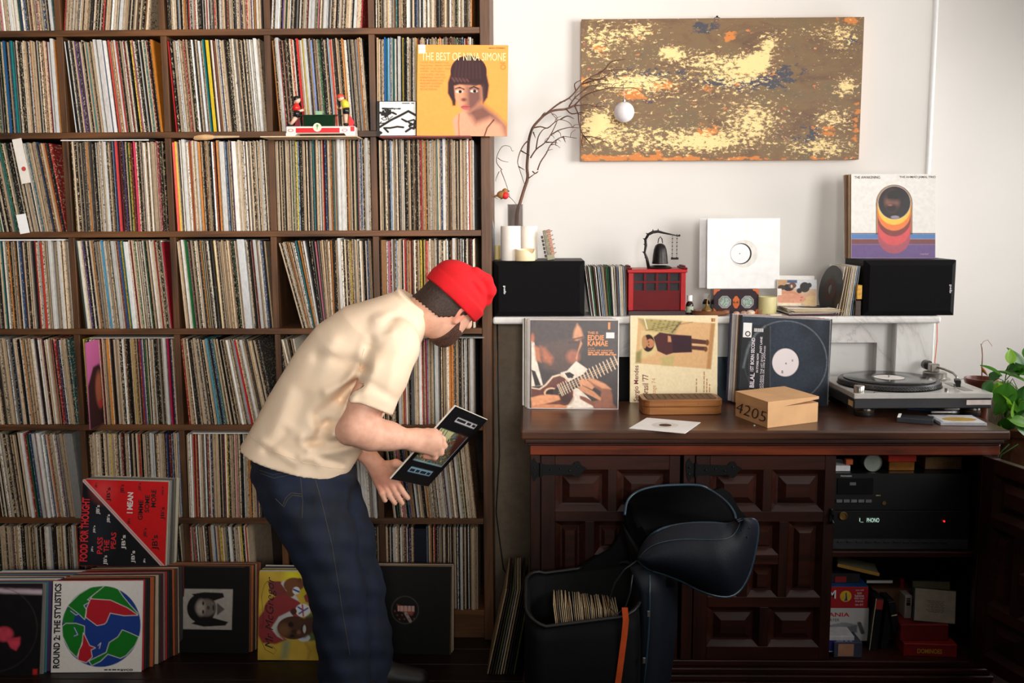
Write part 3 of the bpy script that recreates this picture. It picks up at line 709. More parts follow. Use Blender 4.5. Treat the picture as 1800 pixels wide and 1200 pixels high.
mr_, ns, ls, b = newmat('red_led'); b.inputs['Base Color'].default_value = (.2, 0, 0, 1); b.inputs['Emission Color'].default_value = (1, .02, .02, 1); b.inputs['Emission Strength'].default_value = 1.5
t = Text(W, H, -.0045); uu = lambda p: (p-1455)/251.0; vv = lambda p: (p-898)/64.0
t.put('PHONO', uu(1522), vv(909), uu(1544), vv(916), (200, 230, 210)).put('I_', uu(1509), vv(909), uu(1516), vv(916), (200, 230, 210)); t.mesh(rc_, 'display_lettering', me_)
MB().cyl(.003, 0, .003, 10, Matrix.Translation((W*(uu(1659)-.5), -.0035, H*(1-vv(914)))) @ Matrix.Rotation(R(90), 4, 'X')).build('power_light', mr_, rc_)
MB().lathe([(.013, 0), (.014, .004), (.012, .006), (.009, .002)], 16, Matrix.Translation((W*(uu(1480)-.5), 0, H*(1-vv(906)))) @ Matrix.Rotation(R(90), 4, 'X')).build('selector_knob', M_BRASS, rc_)
zt_ = rc_.location.z+H+.0005
td, W, H = pbox('cassette_deck', 1455, 832, 1706, 896, YG+.005, .28, M_GEAR, 'black cassette deck with a row of grey keys on top of the receiver', 'cassette deck', zt_)
uu = lambda p: (p-1455)/251.0; vv = lambda p: (p-832)/64.0
for k in range(5): MB().box(W*(uu(1469+k*13)-.5), W*(uu(1480+k*13)-.5), -.005, 0, H*(1-vv(882)), H*(1-vv(877)), .0008).build('key', M_BTN, td)
MB().box(W*(uu(1470)-.5), W*(uu(1534)-.5), -.003, 0, H*(1-vv(868)), H*(1-vv(840)), .001).build('tape_door', plain((22, 22, 24), .2, name='smoked_plastic'), td)
MB().box(W*(uu(1492)-.5), W*(uu(1503)-.5), -.004, -.003, H*(1-vv(852)), H*(1-vv(847))).build('tape_window', M_BTN, td)
MB().lathe([(.006, 0), (.006, .003), (.004, .003), (.004, .001)], 14, Matrix.Translation((W*(uu(1555)-.5), 0, H*(1-vv(883)))) @ Matrix.Rotation(R(90), 4, 'X')).build('headphone_socket', M_BRASS, td)
t = Text(W, H, -.0006); t.put('PIONEER', uu(1476), vv(835), uu(1496), vv(838), (190, 190, 190)).put('~4', uu(1488), vv(862), uu(1515), vv(864), (120, 110, 80)).put('~2', uu(1540), vv(869), uu(1548), vv(871), (150, 140, 90)); t.mesh(td)
zt2 = td.location.z+H+.0005
YI = YG+.03
o, W, H = pbox('card_box', 1462, 818, 1495, 832, YI, .09, plain((225, 225, 228), .6, name='white_paper'), 'small white box lying on the cassette deck', 'box', zt2); zq = zt2+H
o, W, H = pbox('tiny_box', 1487, 807, 1500, 818, YI+.01, .02, plain((214, 98, 40), .6, name='orange_card'), 'tiny orange box on top of the white box', 'box', zq)
tin = empty('round_tin', at(1533, 831, YI), label='round silver tin standing on its edge on the cassette deck', cat='tin'); tin.location.z = zt2
rT = (at(1549, 816, YI).x-at(1517, 816, YI).x)/2
MT = Matrix.Translation((0, 0, rT)) @ Matrix.Rotation(R(90), 4, 'X')
MB().cyl(rT, -.03, 0, 32, MT).build('body', plain((120, 118, 112), .4, metal=.7, name='tin_metal'), tin, 'auto')
MB().lathe([(rT*.9, .0), (rT, .0), (rT*1.02, .003), (rT*.96, .006), (rT*.88, .003), (.001, .003)], 32, MT, cap=False).build('lid', plain((168, 176, 166), .35, metal=.5, name='tin_lid'), tin, 'auto')
o, W, H = pbox('gold_box', 1562, 811, 1608, 832, YI+.01, .09, plain((150, 96, 34), .35, metal=.5, scale=25, var=.3, name='gold_foil'), 'gold foil gift box with a red lid on the cassette deck', 'box', zt2)
gb = o; MB().box(-W/2-.004, W/2+.004, -.004, .094, H, H+.022, .002).build('lid', plain((205, 45, 30), .4, name='red_lid'), gb)
o, W, H = pbox('wicker_box', 1626, 803, 1690, 831, YI+.03, .12, plain((110, 76, 40), .7, scale=90, var=.5, bmp=.6, name='woven_reed'), 'brown woven reed box on the cassette deck', 'box', zt2)
for k in range(7): MB().box(-W/2-.0015, W/2+.0015, -.0015, .1215, H*(k+.2)/7, H*(k+.75)/7).build('reed', plain((122, 86, 46), .7, name='reed'), o)
# lower compartment
def ptext(o, W, H, y, rows, px):     # rows: (text, x0, y0, x1, y1, colour[, rot])
    t = Text(W, H, y); X0, Y0, X1, Y1 = px
    for r_ in rows: t.put(r_[0], (r_[1]-X0)/(X1-X0), (r_[2]-Y0)/(Y1-Y0), (r_[3]-X0)/(X1-X0), (r_[4]-Y0)/(Y1-Y0), r_[5], r_[6] if len(r_) > 6 else 0, r_[7] if len(r_) > 7 else .0)
    t.mesh(o)
YL = 3.17
o1, W, H = pbox('player_box', 1440, 1069, 1528, 1124, YL, .2, plain((206, 204, 202), .6, var=.04, name='white_box_card'), 'white carton printed with a grey player under the red game box', 'box', zc+.018)
ptext(o1, W, H, -.0006, [('SYLVANIA', 1421, 1076, 1493, 1083, (200, 30, 30), 0, .02), ('PLAYER', 1450, 1086, 1475, 1091, (40, 40, 50))], (1440, 1069, 1528, 1124))
c_ = Canvas(60, W/H, (206, 204, 202)); c_.poly([(.15, .52), (.5, .42), (.78, .5), (.78, .75), (.1, .8)], (120, 122, 126)).poly([(.15, .52), (.5, .42), (.78, .5), (.4, .6)], (150, 152, 156)).line([(.82, .45), (.9, .75)], .09, (90, 92, 96)).line([(.2, .7), (.6, .68)], .02, (60, 60, 64)); c_.rect(0, 0, 1, .4, (206, 204, 202))
c_.mesh('printed_picture', W*.96, H*.96, o1, None, -.0004, z0=H*.02)
z1_ = o1.location.z+H
o2, W, H = pbox('game_box', 1436, 1031, 1527, 1069, YL, .18, plain((176, 26, 38), .5, var=.05, name='red_box_card'), 'red game box with a yellow disc printed on it on the white carton', 'box', z1_+.0003)
ptext(o2, W, H, -.0008, [('M', 1456, 1037, 1469, 1052, (240, 240, 240), 0, .02), ('you will', 1504, 1035, 1518, 1039, (235, 225, 225)), ('not', 1507, 1040, 1515, 1044, (235, 225, 225)), ('believe', 1503, 1044, 1519, 1049, (235, 225, 225)), ('what your', 1502, 1049, 1520, 1054, (235, 225, 225)), ('friends', 1504, 1054, 1518, 1058, (235, 225, 225)), ('can do!', 1504, 1060, 1518, 1064, (235, 225, 225))], (1436, 1031, 1527, 1069))
MB().cyl(.019, 0, .0006, 24, Matrix.Translation((W*(.557-.5), -.0002, H*.56)) @ Matrix.Rotation(R(90), 4, 'X')).build('printed_disc', plain((226, 186, 40), .5, name='yellow_print'), o2)
MB().prism([(W*.05-.004, H*.35), (W*.06+.006, H*.35), (W*.06+.004, H*.5), (W*.075, H*.62), (W*.06+.002, H*.75), (W*.05, H*.7), (W*.05+.001, H*.5)], -.0014, -.0006).build('printed_figure', plain((40, 70, 120), .5, name='blue_print'), o2)
MB().box(-W/2, W/2, 0, .18, H, H+.0012).build('lid_top', plain((30, 84, 150), .5, name='blue_card'), o2)
z2_ = o2.location.z+H+.002
o3, W, H = pbox('book', 1448, 1008, 1512, 1030, YL+.03, .15, plain((30, 22, 24), .6, name='dark_book'), 'dark red book lying flat on the game box', 'book', z2_)
MB().box(-W*.2, W*.12, -.002, 0, .002, H*.7).build('red_band', plain((150, 30, 34), .5, name='red_band'), o3)
z3_ = z2_+H+.0005
o4 = empty('magazine', at(1508, 1008, YL+.02), rot=(R(-6), R(9), R(-14)), label='pale booklet with a yellow spine lying askew on top of the dark book', cat='magazine'); o4.location.z = z3_+.012
MB().box(-.065, .065, 0, .13, 0, .009, .001).build('pages', plain((166, 156, 130), .6, name='old_paper'), o4); MB().box(-.067, .067, -.0015, .0, -.001, .010, .0006).build('spine', plain((190, 140, 50), .5, name='yellow_card'), o4)
o5, W, H = pbox('book', 1522, 1018, 1570, 1030, YL+.05, .12, plain((22, 20, 24), .5, name='black_book'), 'black covered notebook with white pages lying on the brown board', 'book', Zp(1034, YL))
MB().box(-W/2+.002, W/2-.002, -.001, .001, H*.15, H*.75).build('page_block', M_WHITECARD, o5)
o6, W, H = pbox('box', 1530, 1035, 1607, 1128, YL+.05, .12, plain((112, 78, 48), .7, name='brown_cardboard'), 'brown cardboard box behind the upright tape cases', 'box', zc)
for (x0, y0, x1, y1, Yq, rz, c, lb, nm) in ((1528, 1052, 1546, 1136, YL-.03, .0, (16, 14, 15), 'slim black tape case with a red and white end label', 'tape_case'), (1548, 1054, 1565, 1136, YL-.02, 0, (14, 13, 14), 'slim plain black tape case standing upright', 'tape_case')):
    o, W, H = pbox(nm, x0, y0, x1, y1, Yq, .12, plain(c, .45, name='black_case'), lb, 'tape case', zc); o.rotation_euler = (0, R(5), 0)
    mb = MB()
    if 'red' in lb:
        mb.box(-W*.42, W*.42, -.001, 0, H*.80, H*.985); mb.build('end_label', plain((160, 46, 42), .5, name='red_label'), o)
        MB().box(-W/2, -W/2+.0016, -.001, .001, 0, H).build('worn_edge', M_CREAM, o)
o, W, H = pbox('tape_case', 1571, 1056, 1586, 1112, YL-.03, .1, plain((18, 16, 16), .5, name='black_case2'), 'worn black tape case tipped onto the red boxes', 'tape case', None); o.rotation_euler = (0, R(-12), 0); 
MB().box(-W*.4, W*.4, -.0008, 0, H*.55, H*.58).build('worn_edge', M_CREAM, o)
od, W, H = pbox('domino_box', 1589, 1132, 1682, 1148, YL-.075, .14, plain((140, 24, 26), .45, name='red_domino_card'), 'red dominoes box lying on the cabinet floor', 'box', zc, rz=R(-3))
ptext(od, W, H, -.0006, [('DOMINOES', 1613, 1138, 1656, 1144, (205, 160, 60), 0, .02)], (1589, 1132, 1682, 1148))
zd_ = zc+H
o, W, H = pbox('red_box', 1582, 1098, 1668, 1131, YL-.05, .12, plain((118, 20, 22), .5, name='dark_red_card'), 'plain dark red box lying on the dominoes box', 'box', zd_+.0003)
zd2 = zd_+H+.001
def cdcase(name, x0, y0, x1, y1, Y, label, front, rot, zbase=None):
    A = at(x0, y1, Y); B = at(x1, y0, Y); W = B.x-A.x; H = B.z-A.z
    r = empty(name, ((A.x+B.x)/2, Y, zbase if zbase is not None else A.z), label=label, cat='cd case', rot=rot)
    MB().box(-W/2, W/2, 0, .010, 0, H, .001).build('case', plain((60, 62, 62), .15, name='clear_case_plastic'), r)
    MB().box(-W/2+.003, W/2-.003, -.0006, 0, .003, H-.003).build('inlay', front, r)
    return r, W, H
r, W, H = cdcase('cd_case', 1605, 1040, 1683, 1096, YL-.035, 'jewel case with a grey text inlay propped above the red boxes', plain((164, 152, 136), .5, name='grey_inlay'), (R(-14), R(5), 0), zd2)
t = Text(W, H, -.001)
for k in range(8): t.put('~%d' % (4+k % 3), .3+.03*(k % 3), .36+k*.045, .72-.03*(k % 2), .375+k*.045, (90, 80, 72))
t.mesh(r)
r, W, H = cdcase('cd_case', 1603, 1030, 1674, 1092, YL+.005, 'jewel case with an olive edge behind the grey one', plain((110, 106, 74), .5, name='olive_inlay'), (R(-10), R(1), 0), zd2)
o, W, H = pbox('small_box', 1589, 1047, 1604, 1096, YL+.0, .06, plain((168, 160, 146), .6, name='pale_card'), 'narrow pale box with black letters beside the jewel cases', 'box', zd2)
ptext(o, W, H, -.0006, [('~3', 1592, 1052, 1600, 1068, (20, 20, 20), 90)], (1589, 1047, 1604, 1096))
o, W, H = pbox('paperback', 1440, 1118, 1502, 1129, YL-.075, .1, plain((208, 208, 214), .6, name='white_blue_card'), 'white and blue card box lying on the cabinet floor', 'box', zc+.013)
MB().box(-W/2, W/2, -.0006, 0, H*.1, H*.75).build('blue_band', plain((36, 44, 130), .5, name='blue_band'), o)
ptext(o, W, H, -.0012, [('~3', 1470, 1121, 1498, 1126, (220, 220, 230))], (1440, 1118, 1502, 1129))
o, W, H = pbox('paperback', 1466, 1129, 1516, 1139, YL-.085, .1, plain((60, 66, 90), .6, name='blue_cover'), 'paperback with a tan cover under the white and blue box', 'book', zc)
MB().box(-W*.35, W*.2, -.0006, 0, H*.1, H*.9).build('cover_picture', plain((190, 140, 110), .5, name='tan_print'), o)
o = MB().cyl(.0065, 0, .032, 12).build('lighter', plain((160, 20, 34), .3, name='red_plastic')); o.location = at(1585, 1033, YL+.06); tag(o, 'small red lighter standing on the cardboard box', 'lighter'); o.location.z = zc+(at(1585, 1035, YL+.05).z-zc)
# ============================================================ album sleeves with printed fronts
SW = .309
_sl = {}
def sleeve(loc, rot, label, edge=(214, 200, 176), T=.004, W=SW, H=SW, name='record_sleeve', group=None, cat='record', rough=.5):
    k = (tuple(edge), T, W, H)
    if k not in _sl:
        o = MB().box(-W/2, W/2, 0, T, 0, H, min(.0012, T*.3)).build(name, plain(edge, rough, var=.06, scale=30, name='sleeve_card')); _sl[k] = o.data
    else:
        o = bpy.data.objects.new(name, _sl[k]); COL.objects.link(o)
    o.location = loc; o.rotation_euler = rot; return tag(o, label, cat, group)
def face3(c, u0, v0, w, h, skin, dark, hair):          # small generic face helper (upright)
    c.ell(u0, v0, w, h, skin, soft=.02); c.ell(u0+w*.45, v0, w*.6, h*.95, dark, soft=.06, op=.6)
    for s_ in (-.4, .35): c.ell(u0+w*s_, v0-h*.1, w*.17, h*.07, hair)
    c.ell(u0, v0+h*.52, w*.3, h*.08, tuple(int(k*.65) for k in skin)); c.ell(u0-.02*w, v0+h*.2, w*.14, h*.12, tuple(int(k*.8) for k in skin), soft=.02)
def quad(tl, tr, br, bl):
    """bottom-centre pixel and mean roll of a sleeve from its corners"""
    return ((bl[0]+br[0])/2, (bl[1]+br[1])/2)
# --- orange sleeve on the bookcase ledge
# flat sleeves lying on top of the rows, jutting out of the shelf
def flat(px0, px1, row, col, dep0, T, c, label, W=SW, D=SW, rz=0):
    X = (at(px0, 500, YB-.02).x+at(px1, 500, YB-.02).x)/2
    o = MB().box(-W/2, W/2, 0, D, 0, T, .0008).build('record_sleeve', plain(c, .5, var=.08, name='flat_sleeve')); o.location = (X, YB+dep0, ZR[row]+.3135); o.rotation_euler = (0, 0, rz)
    return tag(o, label, 'record', 'sleeves lying flat on top of the rows')
flat(676, 832, 2, 5, -.075, .005, (120, 34, 34), 'dark red sleeve lying flat under the orange portrait sleeve')
flat(475, 645, 2, 4, -.115, .004, (206, 180, 146), 'tan sleeve lying flat under the tin table tennis toy', W=.325)
flat(113, 275, 2, 2, -.004, .004, (226, 222, 218), 'white sleeve lying flat on records, third row, fourth column from wall')
flat(210, 280, 2, 2, .0, .0035, (30, 28, 28), 'black sleeve under the white flat one in the third row', W=.14, D=.2); bpy.data.objects[-1] if False else None
flat(-40, 114, 3, 1, -.004, .005, (232, 228, 224), 'white sleeve lying flat on records, middle row, fifth column from wall')
flat(140, 290, 3, 2, .01, .003, (90, 70, 50), 'brown sleeve lying flat on records, middle row, fourth column from wall')
flat(140, 305, 4, 2, .004, .003, (196, 190, 180), 'pale sleeve lying flat on records, fifth row, fourth column from wall')
flat(740, 840, 4, 5, -.012, .005, (122, 122, 116), 'grey sleeve lying flat on records, fifth row, column by white wall', W=.24)
flat(335, 440, 5, 3, .0, .004, (216, 212, 204), 'white sleeve lying flat on records, sixth row, third column from wall', W=.26)
flat(325, 470, 3, 3, .005, .003, (34, 32, 30), 'black sleeve lying flat on records, middle row, third column from wall', W=.3)
def nina():
    zb_ = ZR[2]+.3135+.005
    q = at(812, 242, YB-.05); q.z = zb_+.0005
    o = sleeve(q, (R(-6.5), R(.8), 0), 'orange album sleeve with a portrait of a woman standing on the bookcase ledge', (228, 150, 84), .004)
    c = Canvas(150, 1, (250, 160, 78)); n = lambda P: [((x-45)/1105, (y-15)/1140) for x, y in P]
    hair = (62, 40, 42)
    c.ell(*n([(670, 345)])[0], .2, .175, hair).poly(n([(460, 350), (420, 480), (418, 620), (470, 720), (480, 780), (515, 775), (530, 600), (640, 500), (820, 520), (850, 750), (905, 670), (922, 520), (885, 350)]), hair, .02)
    c.poly(n([(480, 960), (530, 890), (610, 840), (600, 780), (850, 760), (900, 820), (1010, 890), (1090, 960), (1135, 1030), (1140, 1160), (520, 1160)]), (228, 160, 128), .02)
    c.poly(n([(660, 840), (850, 760), (1010, 890), (1140, 1030), (1140, 1160), (1080, 1010), (940, 930), (760, 1000)]), (112, 72, 66), .08, .9)
    c.poly(n([(497, 530), (560, 512), (700, 520), (835, 540), (845, 700), (770, 800), (690, 865), (620, 850), (560, 790), (510, 680)]), (222, 152, 118), .02)
    c.poly(n([(640, 530), (835, 540), (845, 700), (770, 800), (690, 865), (650, 800), (640, 640)]), (110, 74, 70), .09, .92)
    for x, y in ((562, 600), (738, 592)): c.ell(*n([(x, y)])[0], .04, .016, (236, 214, 196)).ell(*n([(x+8, y)])[0], .019, .018, (30, 18, 20)).line(n([(x-50, y-35), (x, y-55), (x+55, y-30)]), .013, (40, 24, 26))
    c.ell(*n([(640, 795)])[0], .052, .026, (190, 96, 92)).line(n([(585, 790), (700, 788)]), .006, (110, 50, 52)).ell(*n([(615, 700)])[0], .03, .018, (120, 66, 54), soft=.02)
    c.line(n([(520, 555), (600, 560)]), .008, (120, 80, 60)); c.line(n([(560, 880), (555, 1000), (565, 1160)]), .012, (206, 110, 70)).line(n([(985, 950), (905, 1050), (870, 1160)]), .014, (70, 36, 34))
    for k in range(5): c.line(n([(470+k*45, 430+k*4), (500+k*42, 470)]), .012, (150, 100, 90), .5, .02)
    for k in range(8): c.line(n([(520+k*40, 215+8*abs(k-3)), (500+k*45, 430)]), .01, (96, 66, 64), .45, .02)
    c.rect(.012, .0, .085, .045, (244, 240, 236)).rect(.014, .052, .087, .095, (244, 240, 236)); c.noise(.03, 40, 3)
    c.ringe(.945, .24, .026, .006, (170, 80, 40)); c.mesh('cover_print', SW, SW, o, None, -.0005)
    t = Text(SW, SW, -.0010); cr = (255, 226, 168); bn = (196, 110, 48)
    t.put('THE BEST OF NINA SIMONE', .045, .085, .975, .172, cr)
    for k, s_ in enumerate(('I LOVES YOU, PORGY From', 'Porgy & Bess - BREAK DOWN', 'AND LET IT ALL OUT - FOUR', 'WOMEN - PIRATE JENNY', 'I PUT A SPELL ON YOU', "SINNERMAN - DON'T LET", 'ME BE MISUNDERSTOOD', 'MISSISSIPPI GODDAM', 'WILD IS THE WIND', 'SEE-LINE WOMAN')):
        t.put(s_, .03, .188+k*.0325, .03+.0137*len(s_), .208+k*.0325, bn)
    t.put('STEREO', .86, .025, .965, .042, (120, 66, 30), 0, .02).put('~3', .785, .028, .85, .04, (150, 90, 40)).put('PHILIPS', .915, .19, .968, .202, (150, 70, 30)); t.mesh(o)
nina()
# --- cd case with black and white branches
r = empty('cd_case', at(697, 241, YB-.045), rot=(R(-9), 0, R(2)), label='cd case with black branches on white leaning on the shelf beside the orange sleeve', cat='cd case'); r.location.z = ZR[2]+.3195
Wc = at(733, 240, YB-.045).x-at(664, 240, YB-.045).x; Hc = .122
MB().box(-Wc/2, Wc/2, 0, .010, 0, Hc, .001).build('case', plain((46, 44, 44), .2, name='cd_plastic'), r)
c = Canvas(80, 1, (226, 222, 216)); rs = random.Random(4)
for k in range(16):
    x, y = rs.random(), rs.uniform(.2, 1); P = [(x, y)]
    for j in range(4): x += rs.uniform(-.16, .2); y += rs.uniform(-.13, .1); P.append((x, max(.2, y)))
    c.line(P, rs.uniform(.02, .07), (24, 22, 22))
c.line([(0, .75), (.3, .55), (.55, .42), (.8, .28), (1, .4)], .07, (20, 18, 18)).rect(0, 0, 1, .17, (232, 230, 226))
c.mesh('cover_print', Wc-.012, Hc-.006, r, M_GLOSSPRINT, -.0006, x0=-Wc/2+.010, z0=.003)
t = Text(Wc, Hc, -.0012); t.put('All the leaves are gone', .15, .055, .55, .085, (90, 84, 80)).put('~2', .64, .055, .95, .085, (90, 84, 80)); t.mesh(r)
MB().box(-Wc/2, -Wc/2+.009, -.0012, 0, .001, Hc-.001).build('hinge_strip', plain((40, 38, 38), .25, name='cd_hinge'), r)
# ------------------------------------------------------------ sleeves on the sideboard
def stack(n, base, rot, dx, dy, dz, label, group, cols, T=.004, W=SW, drot=0, seed=0):
    """sleeves standing one behind the other, stepping back from the front one"""
    rs = random.Random(seed); outs = []
    for k in range(n, 0, -1):
        p = Vector(base)+Vector((dx*k+rs.uniform(-.003, .003), dy*k, dz*k))
        nm, c = cols[(k-1) % len(cols)]
        outs.append(sleeve(p, (rot[0]+drot*k, rot[1]+R(rs.uniform(-.3, .3)), rot[2]+R(rs.uniform(-.4, .4))), label % nm, c, T, W, W, group=group))
    return outs
zs = ZT+.0004
lean = R(-7.5)
def eddie():
    q = onz(1008, 719, zs); th = R(-1)
    o = sleeve(q, (lean, R(.4), th), 'album sleeve of a man bent over a ukulele standing on the sideboard', (224, 214, 206), .004)
    n = lambda P: [((x-112)/1078, (y-98)/1068) for x, y in P]
    c = Canvas(150, 1, (66, 58, 58)); tan = (222, 156, 116); dk = (62, 50, 50); cream = (240, 226, 210)
    c.ell(*n([(420, 330)])[0], .34, .27, (74, 62, 62), soft=.05).poly(n([(130, 350), (165, 370), (200, 600), (275, 890), (135, 905)]), cream, .01)
    c.poly(n([(230, 380), (760, 300), (740, 480), (640, 690), (500, 740), (300, 700), (200, 560)]), (92, 72, 68), .06)
    c.poly(n([(690, 140), (735, 200), (765, 300), (690, 345), (640, 330), (650, 230)]), tan, .03).poly(n([(160, 400), (230, 440), (250, 610), (190, 590)]), (196, 118, 80), .03)
    c.poly(n([(240, 420), (300, 440), (400, 560), (370, 640), (280, 590)]), (186, 110, 78), .05).ell(*n([(640, 540)])[0], .075, .075, (168, 104, 82), soft=.05).poly(n([(735, 340), (752, 380), (700, 500), (690, 590), (675, 560)]), tan, .015)
    c.line(n([(640, 330), (760, 300)]), .02, (60, 40, 40), .8).line(n([(590, 370), (700, 360)]), .02, (70, 50, 46), .7, .02).ell(*n([(145, 320)])[0], .02, .05, (190, 110, 76), soft=.02)
    c.poly(n([(490, 735), (570, 710), (680, 592), (820, 690), (700, 830), (640, 1160), (560, 1166), (500, 900)]), cream, .01).poly(n([(640, 900), (720, 930), (860, 1060), (900, 1160), (640, 1166)]), cream, .01)
    c.poly(n([(540, 740), (600, 725), (660, 760), (640, 800), (580, 800)]), (40, 30, 30), .01).poly(n([(130, 700), (180, 720), (250, 890), (180, 900)]), (44, 34, 34), .01)
    c.poly(n([(135, 915), (230, 930), (300, 880), (390, 775), (480, 750), (550, 780), (600, 840), (660, 940), (665, 1040), (610, 1130), (500, 1166), (140, 1166)]), (236, 206, 178), .008)
    c.poly(n([(135, 930), (240, 945), (320, 890), (400, 795), (480, 772), (540, 800), (590, 860), (645, 950), (645, 1030), (590, 1120), (480, 1166), (140, 1166)]), (106, 60, 52), .008)
    c.ell(*n([(380, 980)])[0], .085, .06, (236, 190, 150)).ell(*n([(385, 985)])[0], .07, .048, (34, 24, 24)).ell(*n([(560, 1050)])[0], .07, .06, (70, 40, 38), soft=.05)
    c.line(n([(455, 975), (1200, 590)]), .105, (60, 48, 48))
    for k in range(20):
        f = k/19; f = f**1.25; x = 470+f*690; y = 945-f*352; c.line(n([(x-18, y-62), (x+42, y+68)]), .009 if k < 8 else .012, (238, 208, 176))
    for k in range(3): c.line(n([(470, 945+k*28-10), (1200, 565+k*28-10)]), .005, (220, 190, 160), .8)
    c.poly(n([(710, 830), (760, 805), (880, 850), (910, 900), (880, 935), (800, 900), (720, 870)]), tan, .012).poly(n([(815, 810), (880, 800), (1010, 850), (1100, 920), (1125, 1000), (1130, 1100), (1190, 1166), (900, 1166), (890, 1080), (970, 1060), (990, 960), (900, 900)]), (150, 96, 76), .02)
    c.poly(n([(710, 900), (760, 890), (900, 960), (990, 1040), (980, 1070), (860, 1010), (730, 950)]), (212, 146, 108), .012).poly(n([(725, 1010), (800, 1030), (920, 1100), (900, 1140), (800, 1090), (730, 1050)]), (140, 86, 66), .012).poly(n([(815, 810), (880, 800), (1040, 870), (1110, 930), (1000, 920), (900, 870)]), tan, .02)
    c.poly(n([(130, 1040), (240, 1010), (330, 1000), (470, 1010), (490, 1060), (400, 1090), (280, 1120), (140, 1150)]), (232, 160, 116), .015).poly(n([(135, 1140), (300, 1120), (480, 1120), (580, 1140), (560, 1166), (140, 1166)]), (214, 140, 98), .01)
    c.noise(.12, 40, 5); c.mesh('cover_print', SW-.006, SW-.006, o, M_GLOSSPRINT, -.0005, z0=.003)
    t = Text(SW, SW, -.0010); og = (238, 158, 104)
    for s_, x0, y0, x1, y1, b_ in (('THIS IS', 815, 240, 940, 272, .015), ('EDDIE', 815, 282, 1012, 345, .03), ('KAMAE', 815, 350, 1058, 414, .03), ('and the', 820, 430, 895, 446, 0), ('SONS OF HAWAII', 818, 455, 1110, 480, .015), ('~4', 820, 486, 1128, 499, 0), ('~5', 820, 506, 1160, 522, 0)):
        p = n([(x0, y0), (x1, y1)]); t.put(s_, *p[0], *p[1], og, 0, b_)
    p = n([(1058, 130), (1085, 215)]); t.put('~1', *p[0], *p[1], og); t.mesh(o)
    p = n([(1035, 250), (1135, 320)]); MB().box((p[0][0]-.5)*SW, (p[1][0]-.5)*SW, -.0014, -.0006, (1-p[1][1])*SW, (1-p[0][1])*SW).build('price_sticker', M_WHITECARD, o)
    stack(8, q, (lean, 0, th), -.0028, .009, 0, '%s sleeve behind the ukulele player sleeve on the sideboard', 'sleeves behind the ukulele player', [('white plastic wrapped', (214, 212, 210)), ('dull red', (150, 44, 48)), ('pale grey', (190, 188, 186)), ('cream', (222, 212, 196)), ('clear wrapped', (176, 180, 178)), ('green grey', (110, 122, 116)), ('off white', (228, 224, 218)), ('silver grey', (158, 162, 160))], T=.0065, seed=2)
eddie()
